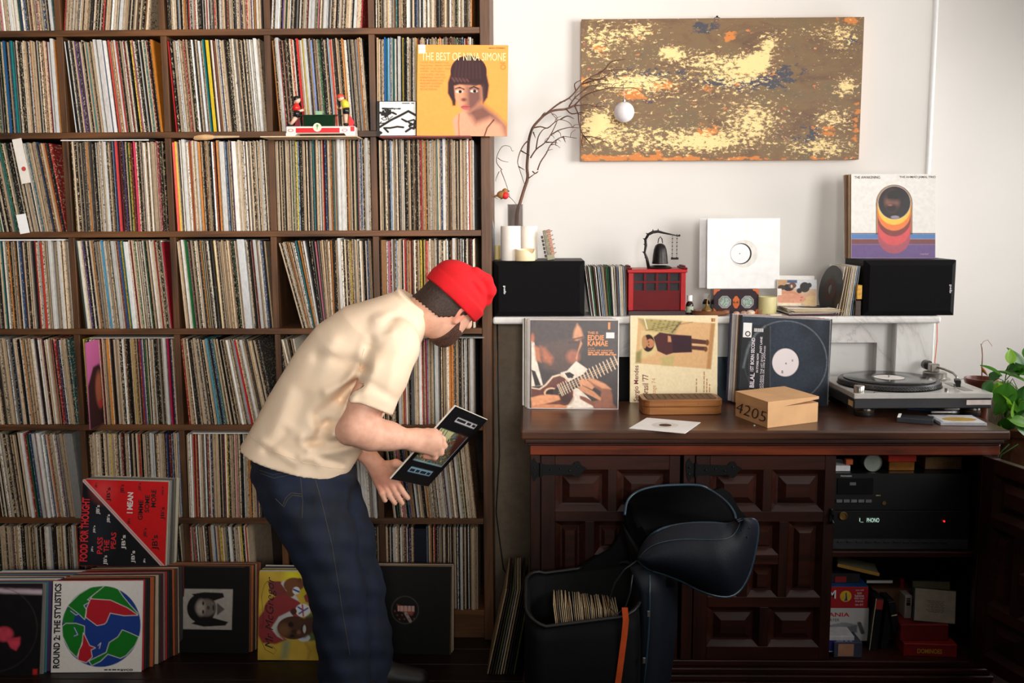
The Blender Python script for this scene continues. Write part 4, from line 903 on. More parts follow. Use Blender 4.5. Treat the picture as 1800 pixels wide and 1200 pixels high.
def mendes():
    q = onz(1184, 707, zs)
    o = sleeve(q, (R(-4), R(.0), R(0)), 'cream album sleeve with a sideways photo of a child leaning on the mantel', (226, 206, 164), .004)
    n = lambda P: [((x-1028)/632, (y-45)/628) for x, y in P]
    c = Canvas(140, 1, (240, 222, 182)); c.poly(n([(1085, 65), (1640, 102), (1612, 432), (1066, 388)]), (222, 178, 128), .004)
    c.poly(n([(1085, 65), (1400, 85), (1340, 200), (1140, 150)]), (176, 160, 104), .03).poly(n([(1105, 150), (1300, 170), (1200, 330), (1085, 360)]), (222, 196, 142), .03).poly(n([(1070, 310), (1110, 290), (1105, 385), (1068, 385)]), (150, 140, 90), .03).poly(n([(1240, 350), (1350, 330), (1340, 410), (1260, 405)]), (200, 180, 120), .03)
    c.line(n([(1130, 65), (1150, 140)]), .012, (240, 226, 196)).line(n([(1390, 95), (1330, 165)]), .02, (90, 70, 60), .7)
    for k in range(26): c.ell(*n([(1180+(k*53) % 200, 80+(k*31) % 75)])[0], .012, .006, (70, 64, 48), soft=.01, op=.7)
    c.line(n([(1140, 152), (1480, 92)]), .006, (120, 90, 66))
    c.poly(n([(1610, 100), (1640, 102), (1612, 432), (1580, 430)]), (190, 140, 90), .02)
    c.ell(*n([(1158, 243)])[0], .07, .1, (54, 36, 36)).ell(*n([(1130, 235)])[0], .03, .075, (190, 140, 96)).ell(*n([(1172, 245)])[0], .045, .052, (196, 132, 96)).ell(*n([(1160, 235)])[0], .006, .01, (50, 30, 28)).ell(*n([(1162, 257)])[0], .006, .01, (50, 30, 28))
    c.poly(n([(1195, 200), (1240, 165), (1330, 180), (1470, 190), (1475, 310), (1340, 315), (1290, 330), (1225, 300)]), (82, 46, 48), .008).poly(n([(1330, 190), (1470, 195), (1475, 305), (1335, 310)]), (60, 38, 46), .01).poly(n([(1300, 190), (1320, 195), (1325, 235), (1300, 235)]), (206, 148, 108), .006)
    c.poly(n([(1470, 210), (1590, 225), (1590, 255), (1470, 245)]), (92, 56, 50), .006).poly(n([(1470, 262), (1580, 270), (1575, 300), (1470, 290)]), (92, 56, 50), .006).ell(*n([(1585, 240)])[0], .02, .035, (120, 72, 48)).ell(*n([(1575, 288)])[0], .02, .03, (120, 72, 48))
    c.noise(.05, 50, 6); c.mesh('cover_print', SW, SW, o, None, -.0005)
    t = Text(SW, SW, -.001); mr = (110, 36, 52)
    p = n([(1055, 405), (1098, 665)]); t.put('Sergio Mendes', *p[0], *p[1], mr, 90, .01)
    p = n([(1115, 470), (1160, 665)]); t.put("& Brasil '77", *p[0], *p[1], (120, 50, 40), 90, .01)
    p = n([(1185, 498), (1222, 665)]); t.put('Vintage 74', *p[0], *p[1], (206, 150, 100), 90)
    for k, (x, y0, s_) in enumerate(((1505, 500, '~3'), (1560, 450, '~5'), (1580, 500, '~4'), (1600, 540, '~2'))): p = n([(x, y0), (x+8, 600)]); t.put(s_, *p[0], *p[1], (190, 140, 90), 90)
    p = n([(1612, 65), (1640, 90)]); t.put('~2', *p[0], *p[1], (170, 110, 50)); t.mesh(o)
    sleeve(q+Vector((-.001, .006, 0)), (R(-4), 0, 0), 'plain off white sleeve directly behind the sideways child sleeve', (216, 200, 168), .004)
mendes()
def bilal():
    q = onz(1376, 713, zs); th = R(-2); ry = R(2.6)
    o = sleeve(q, (R(-6.5), ry, th), 'black die cut single sleeve with a white record label leaning behind the carton', (26, 26, 30), .004, rough=.35)
    n = lambda P: [((x-155)/1060, (y-95)/1030) for x, y in P]
    c = Canvas(150, 1, (30, 38, 50)); cx, cy = n([(690, 612)])[0]
    f = c.field(7, 4)[..., None]; c.im = c.im*(.35+1.5*f)
    c.ringe(cx, cy, .462, .014, (150, 160, 170), .7, .01); c.ringe(cx, cy, .47, .02, (12, 14, 18), .6, .01); c.ell(cx, cy, .45, .45, (40, 52, 68), soft=.3, op=.5)
    c.poly(n([(160, 200), (480, 200), (525, 940), (240, 1130), (160, 1130)]), (22, 22, 24), .01, .8).line(n([(490, 210), (525, 950)]), .006, (90, 92, 96), .8).line(n([(245, 390), (280, 1000)]), .004, (90, 92, 96), .8)
    c.line(n([(160, 100), (1190, 100)]), .012, (190, 190, 190), .8).line(n([(1195, 110), (1212, 1080)]), .008, (170, 170, 176), .8).line(n([(195, 700), (240, 480), (320, 310), (430, 210)]), .02, (150, 160, 165), .4, .02)
    c.noise(.2, 60, 2); c.ell(cx+.005, cy+.006, .152, .163, (12, 12, 14)); c.ell(cx, cy+.008, .147, .158, (232, 222, 224)).ell(*n([(697, 632)])[0], .008, .008, (60, 60, 60)); c.mesh('cover_print', SW, SW, o, M_GLOSSPRINT, -.0005)
    t = Text(SW, SW, -.001); wh = (224, 214, 222)
    for s_, x0, y0, x1, y1, b_ in (('BILAL', 280, 760, 332, 930, .02), ('1ST BORN SECOND', 276, 352, 318, 740, .02), ('IN STORES NOW', 347, 530, 372, 752, .02), ('FEATURING THE HIT SINGLE', 398, 520, 424, 960, 0), ('FAST LANE', 378, 336, 404, 520, .02), ('FEATURING DR. DRE & JADAKISS', 428, 440, 452, 960, .01)):
        p = n([(x0, y0), (x1, y1)]); t.put(s_, *p[0], *p[1], wh, 90, b_)
    p = n([(650, 715), (670, 748)]); t.put('B', *p[0], *p[1], (50, 44, 50)); p = n([(764, 580), (780, 606)]); t.put('e', *p[0], *p[1], (70, 60, 66)); p = n([(300, 240), (410, 280)]); t.put('~6', *p[0], *p[1], (200, 196, 196), 0, .02); t.mesh(o)
    p = n([(170, 180), (272, 350)]); st = MB().box((p[0][0]-.5)*SW, (p[1][0]-.5)*SW, -.0014, -.0006, (1-p[1][1])*SW, (1-p[0][1])*SW, .0003).build('sticker', M_WHITECARD, o)
    p = n([(228, 308)])[0]; MB().lathe([(.0095, 0), (.0095, .0004), (.006, .0004), (.006, 0)], 20, Matrix.Translation(((p[0]-.5)*SW, -.0016, (1-p[1])*SW)) @ Matrix.Rotation(R(90), 4, 'X'), False).build('sticker_logo', M_BLACK, o)
    stack(9, q, (R(-6.5), ry, th), -.0032, .0075, 0, '%s sleeve behind the die cut single on the sideboard', 'sleeves behind the die cut single', [('black', (22, 22, 24)), ('dark brown', (60, 44, 34)), ('kraft brown', (156, 124, 90)), ('cream', (222, 208, 186)), ('red topped', (196, 66, 60)), ('pale blue', (196, 204, 214)), ('off white', (226, 222, 214)), ('grey', (168, 166, 162)), ('navy blue', (44, 48, 88))], T=.0055, seed=3)
bilal()
def ahmad(zb_):
    q = at(1570, 455, 3.69); q.z = zb_
    o = sleeve(q, (R(-7), R(.3), R(1)), 'white album sleeve with rainbow bands under a round portrait on the speaker', (222, 214, 202), .004)
    n = lambda P: [((x-697)/553, (y-12)/543) for x, y in P]
    c = Canvas(140, 1, (233, 228, 222)); blk = (34, 30, 34)
    c.rect(0, .70, 1, .712, blk).rect(0, .712, 1, .77, (80, 124, 182)).rect(0, .77, 1, .832, (122, 66, 70)).rect(0, .832, 1, 1, (104, 78, 132))
    c.poly(n([(860, 400), (860, 200), (1098, 200), (1098, 400)]), blk).ell(*n([(979, 200)])[0], .215, .219, blk).poly(n([(866, 392), (866, 200), (1092, 200), (1092, 392)]), (232, 160, 84)).ell(*n([(979, 200)])[0], .205, .209, (232, 160, 84)).poly(n([(870, 400), (870, 200), (1088, 200), (1088, 400)]), blk).ell(*n([(979, 200)])[0], .198, .202, blk)
    for y, co in ((415, (170, 80, 96)), (362, (214, 82, 84)), (305, (130, 60, 58)), (268, (236, 128, 64)), (230, (250, 196, 74))):
        c.poly(n([(872, 200), (1086, 200), (1086, y), (872, y)]), co).ell(*n([(979, y)])[0], .193, .2, co)
    c.ell(*n([(980, 197)])[0], .195, .2, (206, 200, 196)).ell(*n([(980, 197)])[0], .19, .195, (40, 34, 36)); c.ell(*n([(965, 185)])[0], .085, .12, (126, 84, 72), soft=.05).ell(*n([(985, 145)])[0], .13, .07, (34, 28, 30), soft=.05).ell(*n([(962, 232)])[0], .075, .05, (44, 34, 34), soft=.04).ell(*n([(952, 212)])[0], .028, .012, (150, 92, 84))
    for x in (945, 990): c.ell(*n([(x, 165)])[0], .02, .009, (30, 22, 22))
    c.ell(*n([(985, 290)])[0], .05, .02, (150, 136, 146)); c.noise(.06, 40, 8); c.mesh('cover_print', SW, SW, o, M_GLOSSPRINT, -.0005)
    t = Text(SW, SW, -.001); p = n([(718, 25), (885, 42)]); t.put('THE AWAKENING', *p[0], *p[1], (40, 34, 34), 0, .01); p = n([(1012, 24), (1250, 42)]); t.put('THE AHMAD JAMAL TRIO', *p[0], *p[1], (40, 34, 34), 0, .01); p = n([(1150, 520), (1205, 535)]); t.put('impulse!', *p[0], *p[1], (206, 160, 190)); t.mesh(o)
    stack(4, q, (R(-7), 0, R(1)), -.004, .007, 0, '%s sleeve behind the rainbow band sleeve on the speaker', 'sleeves on the speaker', [('tan', (190, 158, 122)), ('cream', (222, 210, 190)), ('brown', (134, 98, 70)), ('off white', (228, 222, 212))], T=.005, seed=4)
# ------------------------------------------------------------ sleeves stacked on the floor
def onfloor(px, py): q = onz(px, py, .0006); return q
def stylistics():
    q = onfloor(169, 1181); le = R(-11)
    o = sleeve(q, (le, R(.2), R(2)), 'white album sleeve with a red, green and blue globe standing on the floor', (226, 222, 216), .004)
    n = lambda P: [((x-372)/638, (y-465)/655) for x, y in P]; G, B, Rr, Wh = (22, 120, 34), (28, 62, 140), (186, 32, 46), (236, 232, 226)
    c = Canvas(160, 1, (232, 228, 222)); C0 = n([(720, 792)])[0]; c.ell(*C0, .437, .445, B)
    msk = c.im.copy()
    def land(P, co, ed=True):
        if ed: c.line(n(P+[P[0]]), .012, Wh)
        c.poly(n(P), co)
    land([(600, 740), (560, 700), (480, 640), (560, 560), (640, 510), (740, 500), (700, 545), (650, 570), (615, 600), (640, 610), (590, 640), (610, 670)], G)
    land([(650, 575), (740, 500), (825, 515), (870, 580), (920, 640), (975, 700), (970, 712), (900, 680), (780, 610), (640, 600)], G)
    land([(640, 595), (780, 605), (900, 660), (975, 712), (880, 715), (780, 695), (755, 760), (740, 775), (690, 785), (610, 725), (615, 660)], Rr)
    land([(445, 700), (490, 650), (540, 690), (520, 760), (450, 770)], G, False); land([(470, 770), (540, 770), (600, 790), (600, 850), (570, 960), (550, 1010), (500, 960), (450, 860), (445, 790)], G)
    land([(595, 840), (640, 930), (680, 945), (650, 960), (660, 1010), (620, 1050), (560, 1030), (570, 960), (590, 920)], Rr); land([(640, 1040), (700, 1010), (760, 980), (780, 910), (840, 870), (870, 820), (920, 840), (985, 870), (960, 930), (900, 1000), (860, 1020), (800, 1000), (770, 990), (720, 1040), (660, 1070)], G)
    for P in (((500, 680), (540, 710), (560, 700)), ((530, 800), (555, 850), (530, 860)), ((700, 930), (720, 910), (710, 950))): c.line(n(P), .02, B).line(n(P), .006, Wh)
    d = np.hypot((c.U-C0[0])/.437, (c.V-C0[1])/.445); a = np.clip(.5-(d-1)*60, 0, 1)[..., None]
    c.im = c.im*a+np.array(s2l((232, 228, 222)))*(1-a); c.noise(.03, 60, 2); c.mesh('cover_print', SW, SW, o, None, -.0005)
    t = Text(SW, SW, -.001); p = n([(385, 482), (432, 1090)]); t.put('ROUND 2: THE STYLISTICS', *p[0], *p[1], (22, 22, 24), 90, .035); p = n([(862, 1098), (950, 1112)]); t.put('avco', *p[0], *p[1], (30, 30, 30), 0, .03); p = n([(748, 1098), (858, 1108)]); t.put('~4', *p[0], *p[1], (80, 80, 80)); t.mesh(o)
    stack(17, q, (le, 0, R(2)), .0055, .0096, 0, '%s sleeve in the floor stack behind the globe sleeve', 'floor stack behind the globe sleeve', [('red', (190, 40, 44)), ('dark', (34, 30, 30)), ('black', (20, 20, 22)), ('orange', (180, 90, 44)), ('brown', (84, 52, 40)), ('cream', (196, 178, 150)), ('charcoal', (52, 48, 48)), ('maroon', (92, 32, 36)), ('clear wrapped', (132, 128, 124))], T=.006, drot=R(.32), seed=5)
    return q, le
qs, les = stylistics()
def jbs():
    q = at(214, 990, 3.42); q.z = .304
    o = sleeve(q, (R(-9), R(2.0), R(1)), 'red and black album sleeve split by a white diagonal above the globe sleeve', (206, 196, 180), .004)
    n = lambda P: [((x-25)/995, (y-105)/1010) for x, y in P]
    c = Canvas(150, 1, (212, 22, 26)); c.poly([(0, 0), (1, 1), (0, 1)], (20, 21, 26)); c.ell(.2, .6, .12, .2, (52, 58, 72), soft=.3, op=.5).ell(.25, .12, .1, .1, (232, 90, 90), soft=.2, op=.5)
    c.line([(-.01, -.01), (1.01, 1.01)], .036, (226, 190, 186)).line([(-.01, -.01), (1.01, 1.01)], .006, (140, 90, 90)).noise(.04, 30, 3); c.mesh('cover_print', SW, SW, o, M_GLOSSPRINT, -.0005)
    t = Text(SW, SW, -.001); wh, bk_, rd = (232, 226, 222), (22, 16, 18), (226, 44, 52)
    t.put('FOOD FOR THOUGHT', .005, .21, .095, .95, rd, 90, .03)
    for s_, x0, y0, x1, y1 in (('PASS', 225, 775, 290, 970), ('THE', 305, 805, 365, 945), ('PEAS', 383, 715, 443, 905)): p = n([(x0, y0), (x1, y1)]); t.put(s_, *p[0], *p[1], rd, 90, .015)
    p = n([(553, 240), (620, 485)]); t.put('I MEAN', *p[0], *p[1], wh, 90, .03)
    for s_, x0, y0, x1, y1 in (('GIMME', 683, 325, 740, 560), ('SOME', 757, 265, 812, 470), ('MORE', 828, 200, 886, 408)): p = n([(x0, y0), (x1, y1)]); t.put(s_, *p[0], *p[1], bk_, 90, .025)
    for x0, y0, x1, y1, w_ in ((195, 400, 248, 510, 1), (325, 505, 368, 605, 1), (172, 640, 202, 730, 1), (158, 885, 186, 950, 1), (305, 985, 360, 1095, 1), (505, 740, 565, 910, 1), (625, 920, 680, 1065, 1), (768, 1010, 796, 1060, 1), (172, 140, 200, 200, 0), (308, 188, 366, 355, 0), (465, 150, 520, 255, 0), (672, 125, 712, 218, 0), (945, 400, 1000, 548, 0), (565, 545, 602, 615, 0), (755, 650, 800, 760, 0), (857, 730, 945, 905, 0)):
        p = n([(x0, y0), (x1, y1)]); t.put("JB's", *p[0], *p[1], wh if w_ else bk_, 90, .02)
    p = n([(948, 160), (968, 262)]); t.put('~2', *p[0], *p[1], (120, 20, 24), 90); t.mesh(o)
    stack(6, q, (R(-9), R(1.6), R(1)), .0042, .0068, .0006, '%s sleeve behind the red and black diagonal sleeve', 'sleeves behind the red and black sleeve', [('cream', (196, 186, 164)), ('clear wrapped', (150, 148, 146)), ('smoky plastic', (84, 82, 82)), ('olive grey', (120, 112, 92)), ('grey', (128, 126, 124))], T=.006, seed=6)
jbs()
def dill():
    q = onfloor(362, 1147)
    o = sleeve(q, (R(-9), 0, R(-1)), 'black album sleeve with a sideways black and white portrait standing on the floor', (30, 28, 28), .004)
    n = lambda P: [((x-1135)/600, (y-370)/615) for x, y in P]
    c = Canvas(130, 1, (18, 17, 17)); c.poly(n([(1268, 533), (1620, 533), (1615, 820), (1260, 818)]), (176, 168, 160)); k_ = (22, 20, 20)
    c.ell(*n([(1400, 670)])[0], .17, .17, k_).poly(n([(1330, 570), (1420, 555), (1550, 560), (1560, 590), (1420, 640)]), k_).poly(n([(1330, 780), (1420, 800), (1570, 790), (1590, 765), (1420, 720)]), k_)
    c.ell(*n([(1430, 665)])[0], .125, .1, (118, 108, 100), soft=.03).ell(*n([(1395, 665)])[0], .05, .085, (170, 158, 148), soft=.04).poly(n([(1510, 630), (1565, 675), (1510, 720)]), (90, 84, 80), .01)
    for y in (635, 695): c.ell(*n([(1412, y)])[0], .012, .024, (26, 22, 22))
    c.ell(*n([(1485, 665)])[0], .012, .035, (50, 42, 40)).ell(*n([(1448, 665)])[0], .018, .02, (70, 62, 58)); c.line(n([(1185, 540), (1210, 480), (1265, 450)]), .012, (170, 166, 150), .8); c.line(n([(1150, 372), (1700, 375)]), .008, (90, 84, 76), .7); c.noise(.1, 40, 3)
    c.mesh('cover_print', SW, SW, o, None, -.0005); t = Text(SW, SW, -.001)
    p = n([(1150, 700), (1195, 970)]); t.put("DILLINGER'S", *p[0], *p[1], (66, 52, 34), 90, .02); p = n([(1205, 390), (1235, 630)]); t.put('~3', *p[0], *p[1], (52, 42, 32), 90); t.mesh(o)
    stack(6, q, (R(-9), 0, R(-1)), .0055, .0078, 0, '%s sleeve behind the black portrait sleeve on the floor', 'floor stack behind the black portrait sleeve', [('brown', (112, 70, 44)), ('orange edged', (170, 92, 44)), ('black', (26, 24, 24)), ('tan', (160, 132, 100)), ('red brown', (120, 46, 34))], T=.006, drot=R(.3), seed=7)
dill()
def mcg():
    q = onz(530, 1160, .0006)
    o = sleeve(q, (R(-10), R(.6), R(1)), 'yellow painted album sleeve with two turbaned men, on the floor by the jeans', (206, 190, 140), .004)
    n = lambda P: [((x-100)/(820), (y-175)/810) for x, y in P]
    c = Canvas(140, 1, (206, 172, 62)); f = c.field(8, 3)[..., None]; c.im = c.im*(.8+.45*f); rd, sk, wh = (150, 56, 58), (82, 52, 38), (206, 204, 200)
    c.ell(*n([(420, 220)])[0], .1, .09, (226, 214, 50), soft=.1).poly(n([(330, 800), (400, 810), (380, 970), (320, 970)]), (150, 156, 110), .06)
    c.poly(n([(180, 265), (300, 265), (400, 400), (450, 430), (300, 420), (210, 380)]), (128, 60, 58), .01).ell(*n([(330, 530)])[0], .22, .17, rd).poly(n([(100, 600), (200, 470), (300, 430), (280, 600), (220, 700), (370, 800), (260, 840), (140, 830), (100, 760)]), rd, .02)
    c.poly(n([(305, 285), (335, 255), (440, 380), (480, 450), (400, 410)]), wh, .01).ell(*n([(425, 300)])[0], .115, .085, (120, 74, 44), soft=.01).ell(*n([(400, 360)])[0], .05, .06, (120, 74, 44)).ell(*n([(480, 255)])[0], .03, .025, (110, 66, 40)).ell(*n([(450, 350)])[0], .043, .043, (222, 222, 222)).line(n([(425, 340), (475, 360)]), .02, (50, 70, 140))
    c.poly(n([(490, 340), (580, 300), (560, 400), (500, 420)]), (196, 180, 40), .02).poly(n([(520, 400), (585, 350), (590, 470), (540, 450)]), (140, 60, 60), .01).ell(*n([(515, 530)])[0], .085, .075, (228, 226, 224)); 
    for P, co in ((((470, 500), (520, 530)), (50, 80, 150)), (((510, 480), (520, 580)), (190, 60, 70)), (((480, 560), (560, 510)), (60, 80, 150))): c.line(n(P), .018, co)
    c.poly(n([(540, 590), (640, 520), (660, 800), (580, 810), (540, 760)]), (90, 110, 60), .02).ell(*n([(530, 780)])[0], .07, .045, (206, 210, 214))
    c.poly(n([(220, 700), (290, 590), (390, 540), (430, 590), (300, 760), (340, 800), (280, 770)]), wh, .012).ell(*n([(430, 690)])[0], .185, .13, sk).poly(n([(430, 590), (520, 600), (640, 580), (650, 700), (540, 780), (440, 780)]), sk, .03).ell(*n([(340, 710)])[0], .07, .07, (122, 82, 54), soft=.06).ell(*n([(430, 540)])[0], .035, .035, (72, 46, 34))
    c.ell(*n([(405, 660)])[0], .03, .03, (30, 22, 20), soft=.02).ell(*n([(420, 765)])[0], .03, .018, (30, 22, 20), soft=.02).ell(*n([(450, 725)])[0], .05, .022, (60, 38, 28)).ell(*n([(530, 700)])[0], .035, .055, (40, 26, 24)).ell(*n([(533, 700)])[0], .018, .045, (206, 200, 190)).ell(*n([(480, 730)])[0], .02, .02, (140, 96, 66), soft=.03)
    c.line(n([(550, 830), (590, 900), (570, 970)]), .03, (176, 120, 52), .6, .03); c.mesh('cover_print', SW, SW, o, None, -.0005)
    t = Text(SW, SW, -.001); p = n([(165, 225), (265, 880)]); t.put('Mr McGregor', *p[0], *p[1], (20, 16, 16), 90, -.005, .35); t.mesh(o)
    MB().tube([((u_-.5)*SW, -.001, (1-v_)*SW) for u_, v_ in n([(180, 262), (150, 300), (125, 400), (150, 650), (130, 700), (110, 690), (130, 655)])], .0006, 5).build('flourish', M_BLACK, o)
    MB().tube([((u_-.5)*SW, -.001, (1-v_)*SW) for u_, v_ in n([(140, 830), (170, 890), (250, 930), (275, 900), (240, 860), (180, 850)])], .0006, 5).build('flourish', M_BLACK, o)
    stack(6, q, (R(-10), R(.6), R(1)), .001, .011, 0, '%s sleeve behind the yellow painted sleeve on the floor', 'floor stack behind the yellow painted sleeve', [('white', (206, 206, 206)), ('olive', (110, 108, 66)), ('yellow', (190, 160, 60)), ('blue', (52, 60, 110)), ('dark', (44, 38, 36)), ('pale grey', (190, 186, 178))], T=.006, drot=R(.3), seed=8)
mcg()
def enemy():
    q = onfloor(717, 1149)
    o = sleeve(q, (R(-9), R(.3), R(-1)), 'black single sleeve with a round cut-out label standing on the floor by the leg', (26, 25, 25), .004)
    n = lambda P: [((x-780)/610, (y-370)/625) for x, y in P]; c = Canvas(130, 1, (14, 14, 14)); C0 = n([(1062, 680)])[0]
    c.ringe(*C0, .155, .012, (80, 78, 74), .7, .01).ell(*C0, .145, .15, (16, 14, 14)).poly(n([(1005, 640), (1130, 690), (1110, 720), (1010, 680)]), (150, 70, 56), .02).ell(*C0, .012, .012, (6, 6, 6)).line(n([(1068, 705), (1100, 760)]), .035, (150, 140, 134))
    for k in range(9): c.ell(*n([(990+k*17, 690+(k*29) % 60)])[0], .008, .009, (150, 60, 50))
    c.line(n([(1390, 380), (1385, 990)]), .012, (120, 96, 60), .5); c.noise(.2, 30, 3); c.mesh('cover_print', SW, SW, o, None, -.0005); t = Text(SW, SW, -.001)
    p = n([(890, 500), (907, 592)]); t.put('"THE ENEMY"', *p[0], *p[1], (150, 148, 146), 90, .01); p = n([(888, 690), (905, 870)]); t.put('INTERNATIONALLY KNOWN', *p[0], *p[1], (150, 148, 146), 90, .01); p = n([(910, 505), (916, 588)]); t.put('~4', *p[0], *p[1], (90, 90, 90), 90); p = n([(908, 720), (914, 850)]); t.put('~5', *p[0], *p[1], (90, 90, 90), 90); p = n([(1010, 650), (1128, 690)]); t.put('~5', *p[0], *p[1], (190, 150, 140)); t.mesh(o)
    stack(6, q, (R(-9), R(.3), R(-1)), .001, .0078, 0, '%s sleeve behind the black cut-out sleeve on the floor', 'floor stack behind the black cut-out sleeve', [('black', (24, 24, 24)), ('tan', (168, 140, 104)), ('brown', (92, 62, 44)), ('off white', (190, 182, 166)), ('dark red', (92, 40, 36))], T=.006, drot=R(.3), seed=9)
enemy()
def leftstack():
    q = onfloor(-12, 1187)
    o = sleeve(q, (R(-11), R(1), R(3)), 'dark album sleeve with a pink shape fronting the stack beside the globe sleeve', (40, 34, 34), .004)
    c = Canvas(100, 1, (16, 14, 16)); c.ell(.6, .55, .1, .08, (190, 60, 76), soft=.03).poly([(.62, .6), (.78, .58), (.78, .66), (.74, .73), (.68, .7)], (196, 60, 80), .02).rect(.5, .02, 1, .1, (44, 30, 40), .05).line([(.4, .07), (1, .09)], .05, (190, 170, 180), 1, .03).rect(.93, .93, .98, .99, (180, 40, 40))
    c.ringe(.5, .5, .46, .01, (60, 56, 56), .6, .01); c.noise(.2, 20, 5); c.mesh('cover_print', SW, SW, o, None, -.0005)
    stack(16, q, (R(-11), R(.8), R(3)), .0075, .0096, 0, '%s sleeve in the floor stack behind the pink shape sleeve', 'floor stack behind the pink shape sleeve', [('grey', (120, 116, 112)), ('teal', (50, 110, 116)), ('purple', (80, 60, 110)), ('mustard', (170, 130, 60)), ('white', (214, 212, 210)), ('pale blue', (170, 180, 190)), ('dark blue', (40, 42, 62)), ('cream', (196, 186, 166)), ('maroon', (96, 40, 44))], T=.006, drot=R(.32), seed=10)
leftstack()
# sleeves leaning edge-on against the sideboard's end
rs = random.Random(3)
for k in range(11):
    c_ = rs.choice([('black', (20, 20, 20)), ('tan', (170, 146, 112)), ('olive', (92, 96, 52)), ('cream', (196, 182, 156)), ('dark brown', (48, 36, 30)), ('grey', (120, 116, 110))])
    b0 = onfloor(856+k*4.6, 1186); tp = sL-.004-(10-k)*.0078
    a_ = math.atan2(tp-b0.x, .31)
    o = MB().box(0, .0045, 0, .309, 0, .309, .001).build('record_sleeve', plain(c_[1], .5, var=.15, name='edge_sleeve')); o.location = (b0.x, b0.y+rs.uniform(0, .012), .0006); o.rotation_euler = (0, a_, R(rs.uniform(-1, 1)))
    tag(o, '%s sleeve leaning edge-on against the end of the sideboard' % c_[0], 'record', 'sleeves leaning on the sideboard end')
# pink sleeve pulled part-way out of a cube, paper slips
q = at(148, 756, YB-.07); 
o = sleeve((at(157, 750, YB).x, YB-.055, ZR[4]+.0), (0, R(-1.5), R(62)), 'pink sleeve with a dark haired portrait pulled part-way out of the fifth row', (170, 90, 130), .0035, name='record_sleeve')
o.location = (at(160, 750, YB-.09).x, YB-.09+SW/2, ZR[4]+.001); o.rotation_euler = (0, 0, R(89))
c = Canvas(90, 1, (206, 104, 160)); c.poly([(.0, .5), (.15, .3), (.3, .28), (.45, .5), (.5, 1), (.0, 1)], (58, 30, 34), .03).ell(.28, .58, .1, .2, (170, 96, 70), soft=.05).ell(.3, .75, .06, .05, (190, 60, 60), soft=.02).poly([(.1, .6), (.0, .7), (0, 1), (.3, 1)], (60, 32, 34), .03)
c.mesh('cover_print', SW, SW, o, None, -.0005)
o = MB().box(-.017, .017, 0, .0008, 0, .15).build('paper_slip', M_WHITECARD); o.location = at(44, 410, YB-.008); o.rotation_euler = (0, R(-9), R(3)); tag(o, 'long white paper slip hanging from the third row over the shelf edge', 'paper')
o.scale.z = .45
o = MB().box(-.016, .016, 0, .004, 0, .155).build('paper_obi', plain((232, 224, 214), .6, var=.05, name='obi_card')); o.location = at(46, 322, YB-.004); o.rotation_euler = (0, R(-9), 0); tag(o, 'white printed card strip slipped between third row sleeves', 'card')
MB().lathe([(.004, 0), (.008, .0004), (.008, .0006)], 10, Matrix.Translation((.003, -.0006, .05)) @ Matrix.Rotation(R(90), 4, 'X')).build('printed_mark', plain((190, 70, 60), .5, name='red_print'), o)
# wooden bat handle on top of the third row
q = at(340, 245, YB); zt = ZR[2]+.3135
w_ = empty('wooden_paddle', (at(362, 245, YB).x, YB+.005, zt+.011), rot=(0, R(90), R(-7)), label='pale wooden paddle lying on the third row records', cat='paddle')
MB().lathe([(.008, -.045), (.0105, -.04), (.0105, .0), (.008, .02), (.005, .03)], 14).build('handle', plain((214, 170, 122), .5, name='pale_wood'), w_, 'auto')
MB().lathe([(.005, .03), (.0045, .055), (.003, .12)], 12).build('blade', plain((206, 176, 138), .5, name='pale_wood2'), w_, 'auto')
# ============================================================ on the mantel
zm = ZM+.0004
def speaker(x0, x1, ytop, Y, D, label, logo_u, logo_px):
    A = at(x0, 540, Y).x; B = at(x1, 540, Y).x; W = B-A; H = at((x0+x1)/2, ytop, Y).z-zm
    s = empty('loudspeaker', ((A+B)/2, Y+.02, zm), label=label, cat='speaker', group='black loudspeakers on the mantel')
    MB().box(-W/2, W/2, 0, D, 0, H, .002).build('cabinet', plain((9, 9, 10), .55, var=.06, spec=.3, name='speaker_vinyl'), s)
    mb = MB(); b = .018
    def rc(i, y): return [(-W/2+i, y, i), (W/2-i, y, i), (W/2-i, y, H-i), (-W/2+i, y, H-i)]
    mb.ring([rc(.001, 0), rc(.001, -.006), rc(b, -.02)], cap=True); mb.build('grille', plain((8, 7, 9), .9, var=.2, scale=600, bmp=.5, spec=.2, name='speaker_cloth'), s)
    u = (logo_px-x0)/(x1-x0)
    t = Text(W, H, -.0208); t.put('psb', u-.016, .44, u+.016, .59, (230, 226, 232), 270, .02); t.mesh(s, 'logo')
    return s, W, H
s1, W1, H1 = speaker(868, 1028, 459, YM+.01, .24, 'black loudspeaker on its side under the candles', 0, 887)
s2, W2, H2 = speaker(1518, 1680, 457, YM+.005, .21, 'black loudspeaker on its side under the album sleeves', 0, 1669)
zs1 = zm+H1+.0004; zs2 = zm+H2+.0004
ahmad(zs2)
MB_ = MB
